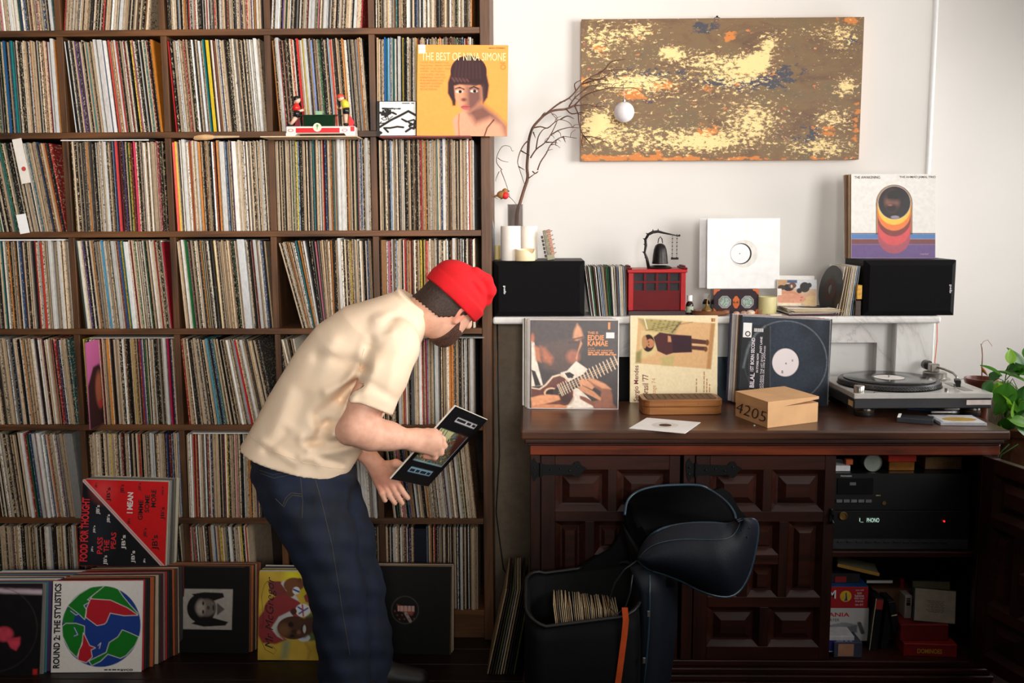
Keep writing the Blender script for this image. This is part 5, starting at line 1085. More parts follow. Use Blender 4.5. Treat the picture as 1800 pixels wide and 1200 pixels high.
def candle(px, py0, r_px, Y, c, label, notch=False, zb_=zs1):
    p = at(px, 458, Y); r = r_px/1750*Y; top = at(px, py0, Y).z; h = top-zb_
    o = empty('pillar_candle', (p.x, Y, zb_), label=label, cat='candle')
    m = plain(c, .45, var=.03, name='wax'); m.node_tree.nodes['Principled BSDF'].inputs['Subsurface Weight'].default_value = .25; m.node_tree.nodes['Principled BSDF'].inputs['Subsurface Radius'].default_value = (.01, .006, .003)
    mb = MB(); n = 32
    if notch:
        def z(a, k): return h*(1-.38*math.exp(-((a-5.5)/.45)**2)-.1*math.exp(-((a-4.4)/.6)**2))*k
    else: z = lambda a, k: h*k
    A = [2*math.pi*i/n for i in range(n)]
    rg = [[(r*f*math.cos(a), r*f*math.sin(a), zz(a)) for a in A] for f, zz in ((.96, lambda a: 0), (1, lambda a: .003), (1, lambda a: z(a, 1)-.003), (.97, lambda a: z(a, 1)), (.88, lambda a: z(a, 1)-.002), (.84, lambda a: max(.01, min(z(a, 1), h*.9)-.012)), (.02, lambda a: max(.009, h*.75-.012)))]
    mb.ring(rg, True); mb.build('wax_body', m, o, 'auto')
    MB().tube([(0, 0, max(.009, h*.75-.014)), (.001, 0, max(.009, h*.75-.014)+.010)], .0009, 6).build('wick', M_BLACK, o)
candle(898, 397, 17.5, YM+.075, (238, 232, 224), 'tall white pillar candle on the speaker')
candle(929, 397, 16, YM+.155, (240, 230, 216), 'tall ivory pillar candle behind the melted stub')
candle(923, 437, 18, YM+.045, (238, 218, 176), 'short cream candle stub with a melted notch', True)
candle(873, 431, 7, YM+.16, (196, 172, 110), 'slim ochre candle behind the black paddle')
# black curved paddle
o = empty('black_stand', at(864, 459, YM+.05), label='tall black glossy curved paddle with a white edge on the speaker corner', cat='ornament'); o.location.z = zs1
hh = at(864, 384, YM+.05).z-zs1
MB().prism([(-.011, 0), (.011, 0), (.012, hh*.45), (.0115, hh*.7), (.006, hh*.93), (-.002, hh), (-.009, hh*.96), (-.011, hh*.8)], -.006, .03, b=.003).build('body', plain((12, 12, 14), .15, name='black_gloss'), o)
MB().prism([(-.0125, 0), (-.0105, 0), (-.0105, hh*.95), (-.0125, hh*.9)], -.004, .028).build('white_edge', M_WHITECARD, o)
# vase with branches
YV = YM+.16
vp = at(906, 458, YV); vs = empty('vase', (vp.x, YV, zs1), label='smoky glass cylinder vase holding bare branches', cat='vase')
hv = at(906, 359, YV).z-zs1; rv = 13.6/1750*YV
mg2, ns, ls, b = newmat('smoked_glass'); b.inputs['Base Color'].default_value = (*s2l((92, 78, 72)), 1); b.inputs['Roughness'].default_value = .05; b.inputs['Alpha'].default_value = .4
MB().lathe([(rv, 0), (rv, hv-.004), (rv*1.04, hv), (rv*.93, hv), (rv*.9, hv-.006), (rv*.88, .008), (.001, .006)], 28).build('glass', mg2, vs, 'auto')
M_TWIG = wood('twig_bark', (58, 36, 28), (120, 84, 68), axis='z', rough=.7)
br = empty('branch_arrangement', (vp.x, YV, zs1+.01), label='dry bare branches arching from the glass vase across the painting', cat='branches')
Z_ = lambda P, Y0=YV, dy=0.0: [at(850+x/4, y_/4, Y0+dy*k/max(1, len(P)-1))-Vector((vp.x, YV, zs1+.01)) for k, (x, y_) in enumerate(P)]
def twig(P, r0, r1, dy=0.0, nm='branch', Y0=YV):
    S = cr(Z_(P, Y0, dy), 3); m_ = len(S)
    MB().tube(S, [r0+(r1-r0)*k/(m_-1) for k in range(m_)], 7).build(nm, M_TWIG, br, True)
main = [(225, 1700), (235, 1500), (255, 1430), (285, 1330), (310, 1250), (305, 1180), (312, 1080), (320, 980), (345, 900), (395, 840), (440, 800), (500, 775), (580, 766), (640, 740)]
twig(main, .0068, .0036)
T1 = [((440, 800), (520, 735), (600, 690), (650, 640), (690, 590), (740, 550), (800, 520), (880, 495), (960, 490), (1055, 493)), ((800, 522), (850, 490), (890, 440), (940, 425), (998, 417)), ((640, 740), (700, 680), (760, 650), (830, 630), (900, 615), (980, 620), (1060, 618), (1120, 655)), ((740, 550), (790, 560), (850, 540), (900, 500)), ((690, 592), (760, 570), (830, 555), (880, 570)),
      ((600, 750), (640, 690), (700, 640), (760, 600), (820, 610)), ((640, 742), (690, 740), (740, 735), (790, 750), (850, 745)), ((640, 745), (665, 800), (670, 860), (700, 950), (760, 960), (830, 985), (890, 1018)), ((700, 950), (735, 990), (780, 1045)), ((700, 952), (690, 1000), (700, 1040)), ((580, 766), (620, 800), (690, 790), (740, 800)),
      ((330, 1110), (370, 1050), (430, 1005), (470, 950), (505, 880), (515, 840), (480, 800), (470, 780)), ((470, 950), (520, 920), (560, 905), (610, 895), (680, 900)), ((380, 1195), (400, 1140), (440, 1080), (470, 1020), (510, 985), (560, 960), (610, 965), (655, 972)), ((345, 900), (400, 890), (450, 900), (500, 860), (540, 840), (600, 860), (625, 895)), ((540, 840), (590, 815), (635, 835)), ((370, 1045), (385, 960), (420, 910), (450, 900)),
      ((320, 985), (290, 1010), (260, 1060), (240, 1130), (250, 1180), (290, 1300)), ((265, 1060), (300, 1080), (325, 1090)), ((245, 1170), (290, 1195)), ((350, 930), (365, 970)), ((395, 840), (420, 800), (435, 790)), ((650, 640), (640, 590), (690, 560)), ((440, 1000), (480, 1000), (520, 1005)), ((560, 960), (575, 1000)), ((510, 985), (505, 1020)),
      ((345, 1205), (365, 1220), (385, 1205)), ((312, 1255), (335, 1240), (382, 1205))]
rs = random.Random(9)
for k, P in enumerate(T1): twig(P, .0027 if k > 0 else .0034, .0009, dy=rs.uniform(-.12, .02))
for k in range(46):                # fine side twigs
    P = T1[rs.choice((0, 2, 3, 4, 5, 6, 7, 11, 12, 13, 14))]; j = rs.randrange(1, len(P)); x, y_ = P[j]; a = rs.uniform(-1.2, 1.2)-.2; L_ = rs.uniform(25, 75)
    twig([(x, y_), (x+L_*.5*math.cos(a), y_+L_*.5*math.sin(a)), (x+L_*math.cos(a+.4), y_+L_*math.sin(a+.4))], .0011, .0005, dy=rs.uniform(-.03, .0), nm='twig', Y0=YV-.03) if False else twig([(x, y_), (x+L_*.5*math.cos(a), y_+L_*.5*math.sin(a)), (x+L_*math.cos(a+.4), y_+L_*math.sin(a+.4))], .0014, .0007, nm='twig', Y0=YV-.03)
for P in ([(120, 1400), (165, 1380), (200, 1400), (240, 1450)], [(130, 1195), (95, 1150), (92, 1110), (110, 1060), (140, 1025), (185, 1030), (200, 1060), (212, 1058)], [(100, 1110), (130, 1130), (175, 1140)], [(120, 1195), (150, 1270), (170, 1330), (185, 1390)], [(110, 1205), (90, 1250), (85, 1275)], [(-55, 1410), (-30, 1395), (20, 1370), (60, 1380), (100, 1398)], [(55, 1375), (45, 1350), (70, 1345)]):
    twig(P, .0016, .0007, nm='red_twig', Y0=YV-.02)
# bird ornament
bp = at(883, 342, YV-.03); bd = empty('bird_ornament', bp, label='small robin ornament with a red breast perched on a twig', cat='ornament')
MB().sphere((.0, 0, 0), (.02, .014, .015)).sphere((.010, 0, .012), .011).build('body', plain((150, 104, 52), .7, name='brown_feathers'), bd, True)
MB().sphere((.011, -.004, -.003), (.013, .013, .014)).build('breast', plain((206, 34, 34), .6, name='red_felt'), bd, True)
MB().prism([(-.012, .004), (-.032, -.004), (-.03, -.010), (-.010, -.006)], -.004, .004, b=.001).build('tail', plain((110, 70, 36), .7, name='brown_tail'), bd)
MB().lathe([(.003, 0), (.0003, .008)], 8, Matrix.Translation((.02, 0, .013)) @ Matrix.Rotation(R(90), 4, 'Y')).build('beak', M_BLACK, bd)
# frosted globe hanging from the branch
gp = at(1097, 197, YV-.06); rg_ = 17.6/1750*(YV-.06)
gl_ = empty('glass_bauble', gp, label='round frosted white bauble hanging from the branch before the painting', cat='bauble')
m = plain((226, 222, 224), .25, var=.02, coat=.3, name='frosted_glass'); m.node_tree.nodes['Principled BSDF'].inputs['Subsurface Weight'].default_value = .2
MB().sphere((0, 0, 0), rg_, 28, 18).build('globe', m, gl_, True)
MB().lathe([(.006, rg_-.001), (.006, rg_+.006), (.004, rg_+.008)], 14).build('cap', M_STEEL, gl_, 'auto')
tp_ = at(1110, 155, YV-.1)-gp; MB().tube([(0, 0, rg_+.007), (.001, 0, rg_+.02), (0, tp_.y*.0, at(1097, 155, YV-.06).z-gp.z)], .0005, 5).build('thread', M_WHITECARD, gl_)
# carved block clapper
kp = at(968, 458, YM+.1); kz = empty('wooden_clapper', (kp.x, YM+.1, zs1), rot=(0, R(-11), 0), label='stack of small carved wooden blocks with metal pegs on the speaker', cat='ornament')
MB().box(-.012, .016, 0, .03, 0, .02, .002).build('foot', plain((150, 146, 120), .6, name='grey_wood'), kz)
MB().box(-.009, .004, .002, .028, .015, .11, .002).build('stem', plain((134, 128, 104), .6, scale=60, var=.3, name='grey_wood2'), kz)
for k in range(6):
    MB().box(.005, .019, 0, .03, .016+k*.016, .030+k*.016, .002).build('block', plain((180, 130, 104), .6, var=.25, name='pinkish_wood'), kz)
    MB().tube([(.019, .01, .022+k*.016), (.026, .008, .024+k*.016)], .0014, 6).build('peg', M_STEEL, kz)
    MB().box(-.019, -.011, .002, .026, .012+k*.014, .022+k*.014, .001).build('slat', plain((62, 46, 38), .6, name='dark_wood_slat'), kz)
# row of 45s between speaker and red cabinet
P45 = [('cream', (224, 208, 178)), ('white', (236, 234, 230)), ('tan', (200, 172, 132)), ('brown', (92, 64, 44)), ('black', (30, 28, 28)), ('red', (186, 46, 50)), ('green', (60, 120, 80)), ('pale blue', (150, 170, 195)), ('orange', (206, 120, 60)), ('grey', (150, 146, 140)), ('yellow', (214, 180, 80))]
def row45(x0, x1, n, Yf, leanL, leanR, label, group, zb_, seed, H=.178):
    rs = random.Random(seed); X0 = at(x0, 550, Yf).x; X1 = at(x1, 550, Yf).x
    for k in range(n):
        f = k/(n-1); nm, c = rs.choices(P45, [6, 6, 4, 3, 3, 1.5, 1, 1, 1, 1, .7])[0]
        key = ('45', nm)
        if key not in _sl: _sl[key] = MB().box(0, .0024, 0, .178, 0, H, .0006).build('t', plain(c, .6, var=.12, name='single_sleeve')).data; bpy.data.objects.remove(bpy.data.objects['t'])
        o = bpy.data.objects.new('single_sleeve', _sl[key]); COL.objects.link(o)
        o.location = (X0+(X1-X0)*f, Yf+rs.uniform(0, .008), zb_); o.rotation_euler = (0, R(leanL+(leanR-leanL)*f+rs.uniform(-.5, .5)), R(rs.uniform(-1, 1)))
        tag(o, label % nm, 'single', group)
row45(1040, 1101, 26, YM+.02, -8, -2, '%s seven inch sleeve in the row beside the red cabinet', 'singles beside the red cabinet', zm, 3)
# red lacquer cabinet
Yq = YM+.045; A = at(1104, 550, Yq); B = at(1206, 470, Yq); Wr = B.x-A.x; Hr = B.z-zm; Dr = .13
rcb = empty('red_cabinet', ((A.x+B.x)/2, Yq, zm), label='small red lacquer cabinet with tiny window panes on the mantel', cat='cabinet')
M_RED = plain((168, 8, 14), .4, var=.12, scale=15, spec=.3, coat=.05, name='red_lacquer'); M_DRED = plain((96, 4, 12), .5, var=.15, scale=15, spec=.2, coat=.03, name='dark_red_lacquer')
MB().box(-Wr/2-.001, Wr/2+.001, -.006, Dr+.006, 0, .018, .002).build('base', plain((46, 8, 16), .35, name='maroon_lacquer'), rcb)
for sx in (-1, 1):
    for yy in (0, Dr-.018): MB().box(sx*(Wr/2-.009)-.009, sx*(Wr/2-.009)+.009, yy, yy+.018, .018, Hr-.018, .0015).build('post', M_RED, rcb)
MB().box(-Wr/2-.004, Wr/2+.004, -.010, Dr+.010, Hr-.018, Hr-.006, .0015).build('top', M_RED, rcb)
for sx in (-1, 1):
    MB().box(sx*(Wr/2-.004)-.008, sx*(Wr/2-.004)+.008, -.014, Dr+.014, Hr-.006, Hr-.0, .002).build('top_rail', M_DRED, rcb)
    MB().box(sx*(Wr/2-.004)-.006, sx*(Wr/2-.004)+.006, .02, Dr-.02, Hr, Hr+.006, .002).build('scroll_end', M_DRED, rcb)
px_ = Wr/2-.018; z0_, z1_ = .018, Hr-.018; zmid = z0_+(z1_-z0_)*.5
MB().box(-px_, px_, .006, .012, z0_, zmid, .001).build('door_panel', M_DRED, rcb)
wz = [zmid, zmid+(z1_-zmid)*.5, z1_]; wx = [-px_+2*px_*k/4 for k in range(5)]
mb = MB()
for x_ in wx: mb.box(max(-px_, x_-.004), min(px_, x_+.004), .004, .012, zmid, z1_)
for z_ in wz: mb.box(-px_, px_, .0035, .0115, z_-.0035, z_+.0035)
mb.build('lattice', M_DRED, rcb)
for i in range(4):
    for j in range(2): MB().box(wx[i]+.004, wx[i+1]-.004, .0095, .0105, wz[j]+.0035, wz[j+1]-.0035).build('pane', plain((58, 56, 60), .1, name='dark_glass'), rcb)
MB().box(-px_, px_, Dr-.01, Dr-.004, z0_, z1_).build('back', M_DRED, rcb)
# bronze bell on a dragon stand
bz = zm+Hr+.0004; bpx = at(1159, 470, Yq+.06)
bl = empty('temple_bell', (bpx.x, Yq+.06, bz-.006), label='bronze bell hanging from a dragon shaped stand on the red cabinet', cat='bell')
bl.location.z = zm+Hr-.006+.0004; M_BRZ = plain((44, 40, 40), .4, metal=.7, var=.3, scale=60, name='dark_bronze')
k_ = (Yq+.06)/1750
MB().lathe([(.044, 0), (.046, .004), (.036, .009), (.02, .011), (.001, .011)], 32, sy=.8).build('base', M_BRZ, bl, 'auto')
dr = lambda P: [((x-1159)*k_, 0, (470-y_)*k_+.004) for x, y_ in P]
DP = [(1140, 469), (1137, 455), (1133, 445), (1135, 432), (1134, 422), (1139, 413), (1147, 409), (1156, 408), (1164, 410), (1178, 413), (1192, 416)]
MB().tube(dr(DP), [.006, .005, .004, .005, .005, .0055, .0055, .005, .004, .0028, .002], 8).build('dragon', M_BRZ, bl, True)
for x, y_ in DP[1:8]:
    p = dr([(x, y_)])[0]; MB().lathe([(.004, 0), (.0004, .011)], 6, Matrix.Translation(p) @ Matrix.Rotation(R(-60 if x < 1140 else 0), 4, 'Y')).build('spine', M_BRZ, bl)
MB().sphere(dr([(1193, 415)])[0], .004, 8, 6).build('tail_knob', M_BRZ, bl)
MB().lathe([(.029, .0), (.0295, .004), (.028, .01), (.0265, .03), (.023, .052), (.018, .066), (.010, .073), (.001, .074)], 32, Matrix.Translation(dr([(1160, 464)])[0]), cap=False).build('bell', M_BRZ, bl, 'auto')
MB().tube(dr([(1156, 428), (1157, 421), (1160, 417), (1163, 421), (1164, 428)]), .002, 6).build('bell_loop', M_BRZ, bl)
for x in (1181, 1189):
    P = dr([(x, 414), (x, 453)]); mb = MB()
    for j in range(13): mb.lathe([(.0022, -.0008), (.0026, 0), (.0022, .0008)], 8, Matrix.Translation(Vector(P[0]).lerp(Vector(P[1]), j/12)) @ Matrix.Rotation(R(90*(j % 2)), 4, 'Z') @ Matrix.Rotation(R(90), 4, 'X'))
    mb.build('chain', M_BRZ, bl)
MB().tube(dr([(1179, 455), (1192, 455)]), .004, 8).build('striker', M_BRZ, bl)
# bottles
def bottle(px, Y, label, sc=1):
    p = at(px, 546, Y); b_ = empty('dropper_bottle', (p.x, Y, zm), label=label, cat='bottle', group='small brown bottles on the mantel')
    MB().lathe([(.0, 0), (.0135, 0), (.0138, .002), (.0138, .036), (.011, .043), (.0075, .047), (.0075, .05)], 20).build('glass', plain((42, 24, 18), .12, name='amber_glass'), b_, 'auto')
    MB().lathe([(.0095, .049), (.0095, .068), (.0085, .07), (.0, .07)], 20).build('cap', plain((236, 234, 232), .5, var=.03, name='white_cap'), b_, 'auto')
    MB().lathe([(.0140, .008), (.0140, .030)], 20, cap=False).build('label', plain((166, 184, 160), .6, name='green_label'), b_)
bottle(1212, YM+.08, 'brown glass bottle with a white cap beside the red cabinet'); bottle(1241, YM+.17, 'brown glass bottle with a white cap behind the brass burner')
# wooden dish and brass incense burner
p = at(1249, 549, YM+.055); ds = empty('wooden_dish', (p.x, YM+.06, zm), label='shallow dark wooden dish on the mantel', cat='dish')
MB().lathe([(.0, 0), (.058, 0), (.068, .006), (.070, .018), (.066, .018), (.062, .008), (.0, .006)], 32, sy=.75).build('dish', wood('dish_wood', (74, 40, 22), (134, 84, 52), rough=.35), ds, 'auto')
MB().sphere((.05, -.03, .012), (.014, .008, .009), 10, 8).build('carved_lip', wood('dish_wood2', (84, 46, 26), (150, 96, 60), rough=.35), ds, True)
p = at(1243, 541, YM+.05); ib = empty('incense_burner', (p.x, YM+.055, zm+.0065), label='small onion shaped brass burner with a curved stem in the wooden dish', cat='burner')
MB().lathe([(.0, 0), (.012, 0), (.019, .008), (.019, .013), (.012, .02), (.006, .026), (.004, .034)], 20).build('bowl', M_BRASS, ib, 'auto')
MB().tube([(0, 0, .03), (.001, 0, .045), (.004, 0, .058), (.010, 0, .067)], [.003, .002, .0015, .001], 7).build('stem', M_BRASS, ib)
# lacquer box with mother-of-pearl octagons
Yo = YM+.10; A = at(1254, 546, Yo); B = at(1334, 508, Yo); Wb = B.x-A.x; Hb = B.z-zm
jb = empty('lacquer_box', ((A.x+B.x)/2, Yo, zm), label='dark purple lacquer box with two mother of pearl octagons', cat='box')
MB().box(-Wb/2, Wb/2, 0, .07, 0, Hb, .0015).build('body', plain((42, 20, 32), .3, coat=.3, name='purple_lacquer'), jb)
m, ns, ls, b = newmat('mother_of_pearl'); rp = ramp(ns, [(.3, s2l((90, 120, 130))), (.45, s2l((190, 200, 196))), (.55, s2l((110, 150, 120))), (.7, s2l((170, 130, 160)))]); ls.new(noise(ns, ls, mapped(ns, ls, (1, 1, 1)), 160, 4), rp.inputs[0]); ls.new(rp.outputs[0], b.inputs['Base Color']); b.inputs['Roughness'].default_value = .2
M_PEARL = m
for x in (1274, 1314):
    u = (at(x, 527, Yo).x-jb.location.x); Mx = Matrix.Translation((u, 0, Hb*.48)) @ Matrix.Rotation(R(90), 4, 'X') @ Matrix.Rotation(R(22.5), 4, 'Z')
    MB().lathe([(.0245, 0), (.0245, .001), (.02, .001), (.02, 0)], 8, Mx, False).build('octagon_frame', plain((150, 150, 150), .4, name='grey_inlay2'), jb); MB().lathe([(.0185, 0), (.0185, .0008)], 8, Mx).build('octagon', M_PEARL, jb)
M_COPPER = plain((190, 96, 50), .4, metal=.5, name='copper')
for sx in (-1, 1):
    for z_ in (0, 1):
        mb = MB(); cx, cz = sx*Wb/2, z_*Hb; s_ = 1-2*z_
        mb.prism([(cx, cz), (cx-sx*.024, cz), (cx-sx*.02, cz+s_*.006), (cx-sx*.012, cz+s_*.008), (cx-sx*.008, cz+s_*.014), (cx, cz+s_*.022)], -.0012, 0); mb.build('corner_fitting', M_COPPER, jb)
mb = MB(); mb.prism([(-.012, Hb*.38), (-.012, Hb*.58), (-.004, Hb*.72), (.004, Hb*.72), (.012, Hb*.58), (.012, Hb*.38), (.004, Hb*.22), (-.004, Hb*.22)], -.0014, 0); mb.build('clasp_plate', M_COPPER, jb)
for sx in (-1, 1): MB().sphere((sx*.006, -.004, Hb*.48), .004, 10, 8).build('clasp_knob', M_BRASS, jb, True)
MB().box(-.0005, .0005, -.0006, 0, 0, Hb).build('door_gap', M_BLACK, jb)
# ten-inch white sleeves on the box
H10 = .257
def white10(px, Y, label, hole):
    p = at(px, 508, Y); o = sleeve((p.x, Y, zm+Hb+.0006), (R(-4), 0, 0), label, (240, 239, 238), .0035, H10+.008, H10)
    if hole:
        cx, cz = at(1309, 446, Y).x-p.x, (at(1309, 446, Y).z-(zm+Hb))*1.0; Mx = Matrix.Translation((cx, -.0004, cz)) @ Matrix.Rotation(R(90), 4, 'X')
        MB().lathe([(.050, 0), (.050, .0003)], 40, Mx).build('paper_inside', plain((226, 222, 216), .6, name='inner_paper'), o)
        Mz = Matrix.Translation((cx-.012, -.0008, cz+.004)) @ Matrix.Rotation(R(90), 4, 'X')
        P = [(.050*math.cos(a), .050*math.sin(a)) for a in np.linspace(0, 2*math.pi, 41)[:-1]]
        MB().lathe([(.0385, 0), (.0385, .0003)], 40, Matrix.Translation((cx-.0115, -.0008, cz)) @ Matrix.Rotation(R(90), 4, 'X')).build('vinyl', M_VINYL, o)
        MB().lathe([(.0355, 0), (.0355, .0003)], 40, Matrix.Translation((cx-.0145, -.0012, cz)) @ Matrix.Rotation(R(90), 4, 'X')).build('record_label', plain((232, 234, 238), .5, var=.04, name='label_paper'), o)
        MB().lathe([(.0018, 0), (.0018, .0003)], 12, Matrix.Translation((cx-.0165, -.0016, cz)) @ Matrix.Rotation(R(90), 4, 'X')).build('spindle_hole', M_BLACK, o)
    return o
white10(1306, Yo+.018, 'white sleeve with a round cut-out showing a record label', True)
white10(1292, Yo+.05, 'plain white sleeve behind the cut-out sleeve', False)
# shells, candle, photo, papers, singles
for k, (x, y_, rx, c, lb) in enumerate(((1295, 548, .012, (196, 150, 130), 'pinkish small seashell on the mantel'), (1308, 545, .013, (176, 140, 116), 'brown seashell between two paler shells'), (1320, 546, .016, (214, 188, 166), 'pale round seashell beside the ochre candle'), (1293, 541, .008, (150, 110, 86), 'tiny brown seashell by the lacquer box'))):
    p = at(x, y_, YM+.04+.01*(k == 3)); o = MB().sphere((0, 0, rx*.6), (rx, rx*.7, rx*.6), 14, 10).build('seashell', plain(c, .5, var=.3, scale=120, name='shell'), None, True); o.location = (p.x, YM+.045+.02*(k == 3), zm); tag(o, lb, 'shell')
for k in range(5):
    p = at(1328+k*2.2, 546, YM+.04); o = MB().tube([(0, 0, 0), (.006, .01, .012+.002*k)], .0011, 6).build('incense_cone', plain((150, 70, 40), .6, name='reddish_stick')); o.location = (p.x, YM+.03, zm+.001); tag(o, 'short reddish stick in the bundle by the shells', 'stick', 'reddish sticks by the shells')
o = MB().box(-.02, .02, 0, .02, 0, .003, .0006).build('matchbook', M_WHITECARD); p = at(1336, 551, YM+.02); o.location = (p.x, YM+.02, zm); tag(o, 'folded white paper scrap on the mantel edge', 'paper')
o = MB().box(-.022, .022, 0, .03, 0, .004, .0006).build('matchbook', plain((222, 210, 186), .6, name='cream_scrap')); p = at(1362, 546, YM+.05); o.location = (p.x, YM+.03, zm); o.rotation_euler = (0, 0, R(12)); tag(o, 'folded cream paper scrap before the ochre candle', 'paper')
candle(1351, 521, 16, YM+.10, (214, 204, 150), 'squat pale olive candle beside the photo', False, zm)
def babyphoto():
    Y = YM+.10; A = at(1366, 525, Y); B = at(1438, 478, Y); W = B.x-A.x; H = B.z-A.z
    o = sleeve(((A.x+B.x)/2, Y, zm+.028), (R(-8), R(1), R(2)), 'colour photograph of a baby and two dogs propped on the mantel', (214, 208, 204), .0015, W, H, 'photograph', cat='photo')
    c = Canvas(90, W/H, (200, 170, 140)); c.rect(.2, 0, 1, .35, (206, 210, 216)).rect(.2, 0, .5, .12, (70, 90, 120)).poly([(0, .0), (.25, .0), (.22, .3), (0, .4)], (190, 150, 110))
    bk2 = (34, 26, 26); c.ell(.28, .3, .14, .14, bk2).ell(.38, .22, .1, .12, (110, 66, 46)).ell(.36, .25, .025, .06, (210, 200, 190)).ell(.7, .28, .13, .2, bk2).ell(.82, .2, .06, .1, bk2).ell(.56, .42, .07, .1, bk2).ell(.1, .3, .1, .1, (60, 44, 36))
    c.ell(.9, .62, .2, .14, (206, 160, 130), soft=.04).ell(.92, .82, .3, .2, (214, 182, 130), soft=.04).ell(.25, .75, .28, .2, (214, 150, 120)).ell(.58, .72, .15, .16, (216, 148, 122)).ell(.5, .86, .09, .08, (222, 156, 128)).line([(.1, .5), (.35, .48), (.5, .55)], .1, (208, 138, 108)).ell(.62, .68, .03, .015, (90, 50, 44)).ell(.6, .79, .025, .02, (170, 90, 84))
    c.rect(0, .35, .1, .6, (236, 230, 222)).rect(0, .9, .6, 1, (230, 214, 186)).noise(.08, 20, 3).mesh('printed_photo', W-.004, H-.004, o, M_GLOSSPRINT, -.0004, z0=.002)
    o2 = sleeve((o.location.x+.002, Y+.016, zm+.028), (R(-7), R(1), R(2)), 'white card standing behind the baby photograph', (228, 224, 220), .0015, W*.9, H*1.13, 'card', cat='card')
    o3 = sleeve((o.location.x+.022, Y+.01, zm+.028), (R(-7), R(-1), R(2)), 'dark photograph edge showing beside the baby photograph', (60, 44, 38), .0015, W*.72, H*.97, 'photograph', cat='photo')
babyphoto()
rs = random.Random(12); zz_ = zm
for k in range(9):
    p = at(1424, 550, YM+.1); nm, c = [('dark purple', (44, 34, 60)), ('maroon', (86, 40, 50)), ('white', (226, 222, 214)), ('cream', (214, 198, 166)), ('grey', (180, 176, 170)), ('tan', (196, 168, 128)), ('pale', (222, 214, 198)), ('buff', (206, 186, 150)), ('ivory', (230, 222, 204))][k]
    o = MB().box(-.09, .09, 0, .178, 0, .0025, .0006).build('single_sleeve', plain(c, .6, var=.1, name='flat_single')); o.location = (p.x+rs.uniform(-.012, .012), YM+.015+rs.uniform(0, .02), zz_); o.rotation_euler = (0, 0, R(rs.uniform(-9, 9))); zz_ += .0029
    tag(o, '%s seven inch sleeve in the flat pile under the photo' % nm, 'single', 'flat pile of singles')
def single(loc, rot, label):
    v_ = empty('vinyl_single', loc, rot=rot, label=label, cat='record')
    MB().lathe([(.018, 0), (.088, 0), (.0885, .0008), (.088, .0016), (.018, .0016), (.018, 0)], 40, cap=False).build('disc', M_VINYL, v_, 'auto')
    MB().lathe([(.019, .0), (.043, -.0002), (.043, .0018), (.019, .0018), (.019, 0)], 32, cap=False).build('paper_label', plain((70, 36, 26), .5, name='brown_label'), v_)
    return v_
p = at(1432, 528, YM+.08); single((p.x, YM+.1, zz_+.0005), (0, 0, 0), 'bare black single lying on the pile of sleeves').scale = (.6, .6, 1)
p = at(1469, 500, YM+.08); single((at(1461, 500, YM+.09).x, YM+.095, zm+.0886), (R(82), 0, R(-80)), 'bare black single standing against the upright sleeves')
row45(1470, 1500, 10, YM+.02, 9, 6, '%s seven inch sleeve in the row leaning on the second speaker', 'singles leaning on the speaker', zm, 8)
for x0, y0, x1, y1, c, lb in ((1506, 501, 1516, 526, (214, 160, 50), 'yellow cassette case on top of the dark one by the speaker'), (1503, 528, 1514, 554, (60, 40, 30), 'dark brown cassette case standing by the speaker')):
    o, W, H = pbox('cassette_case', x0, y0, x1, y1, YM+.012, .06, plain(c, .4, var=.4, scale=80, name='cassette_print'), lb, 'cassette', zm if y1 > 540 else None)
# ============================================================ tin toy on the bookcase ledge
zt = ZR[2]+.3135+.0044; Yt = YB-.105
A = at(503, 249, Yt); B = at(624, 230, Yt); Wt = B.x-A.x
ty = empty('tin_toy', ((A.x+B.x)/2, Yt, zt), label='tin table tennis toy with two players on a red and white base', cat='toy')
k_ = Yt/1750; tx = lambda x: (x-563.5)*k_; tzz = lambda y_: (248.5-y_)*k_
M_TW = plain((226, 222, 214), .3, var=.05, name='white_tin'); M_TR = plain((206, 30, 36), .3, var=.05, name='red_tin')
MB().box(-Wt/2, Wt/2, 0, .05, .008, tzz(232), .003).build('base', M_TW, ty)
for sx in (-1, 1): MB().prism([(sx*Wt/2, 0), (sx*(Wt/2-.03), 0), (sx*(Wt/2-.038), .01), (sx*Wt/2, .01)], 0, .05).build('foot', M_TW, ty)
MB().box(tx(521), tx(597), -.0012, 0, tzz(243), tzz(235), .0003).build('red_panel', M_TR, ty); MB().box(tx(616), tx(623), -.0012, 0, tzz(241), tzz(233), .0003).build('red_corner', M_TR, ty)
MY = lambda x, y_, yy=-.001: Matrix.Translation((tx(x), yy, tzz(y_))) @ Matrix.Rotation(R(90), 4, 'X')
MB().lathe([(.0145, 0), (.0145, .001)], 24, MY(558.5, 234)).build('medallion', plain((222, 210, 190), .4, name='cream_tin'), ty)
MB().prism([(tx(558), tzz(238)), (tx(559), tzz(238)), (tx(559), tzz(234)), (tx(561), tzz(231)), (tx(558.5), tzz(228)), (tx(556.5), tzz(231)), (tx(558), tzz(234))], -.0028, -.002).build('tree_emblem', plain((90, 150, 50), .4, name='green_print'), ty)
for x in (512, 606): MB().lathe([(.0085, 0), (.0085, .0006), (.0065, .0006), (.0065, 0)], 18, Matrix.Translation((tx(x), -.0005, tzz(239))) @ Matrix.Rotation(R(90), 4, 'X') @ Matrix.Diagonal((1.1, .6, 1, 1)), False).build('oval_print', M_TR, ty)
M_TG = plain((16, 44, 26), .15, coat=.5, name='green_tin')
MB().box(tx(523), tx(600), .005, .045, tzz(213.8), tzz(212.2), .0008).build('table_top', M_TG, ty); MB().box(tx(533), tx(586), .01, .04, tzz(232), tzz(213.8)).build('table_body', M_TG, ty)
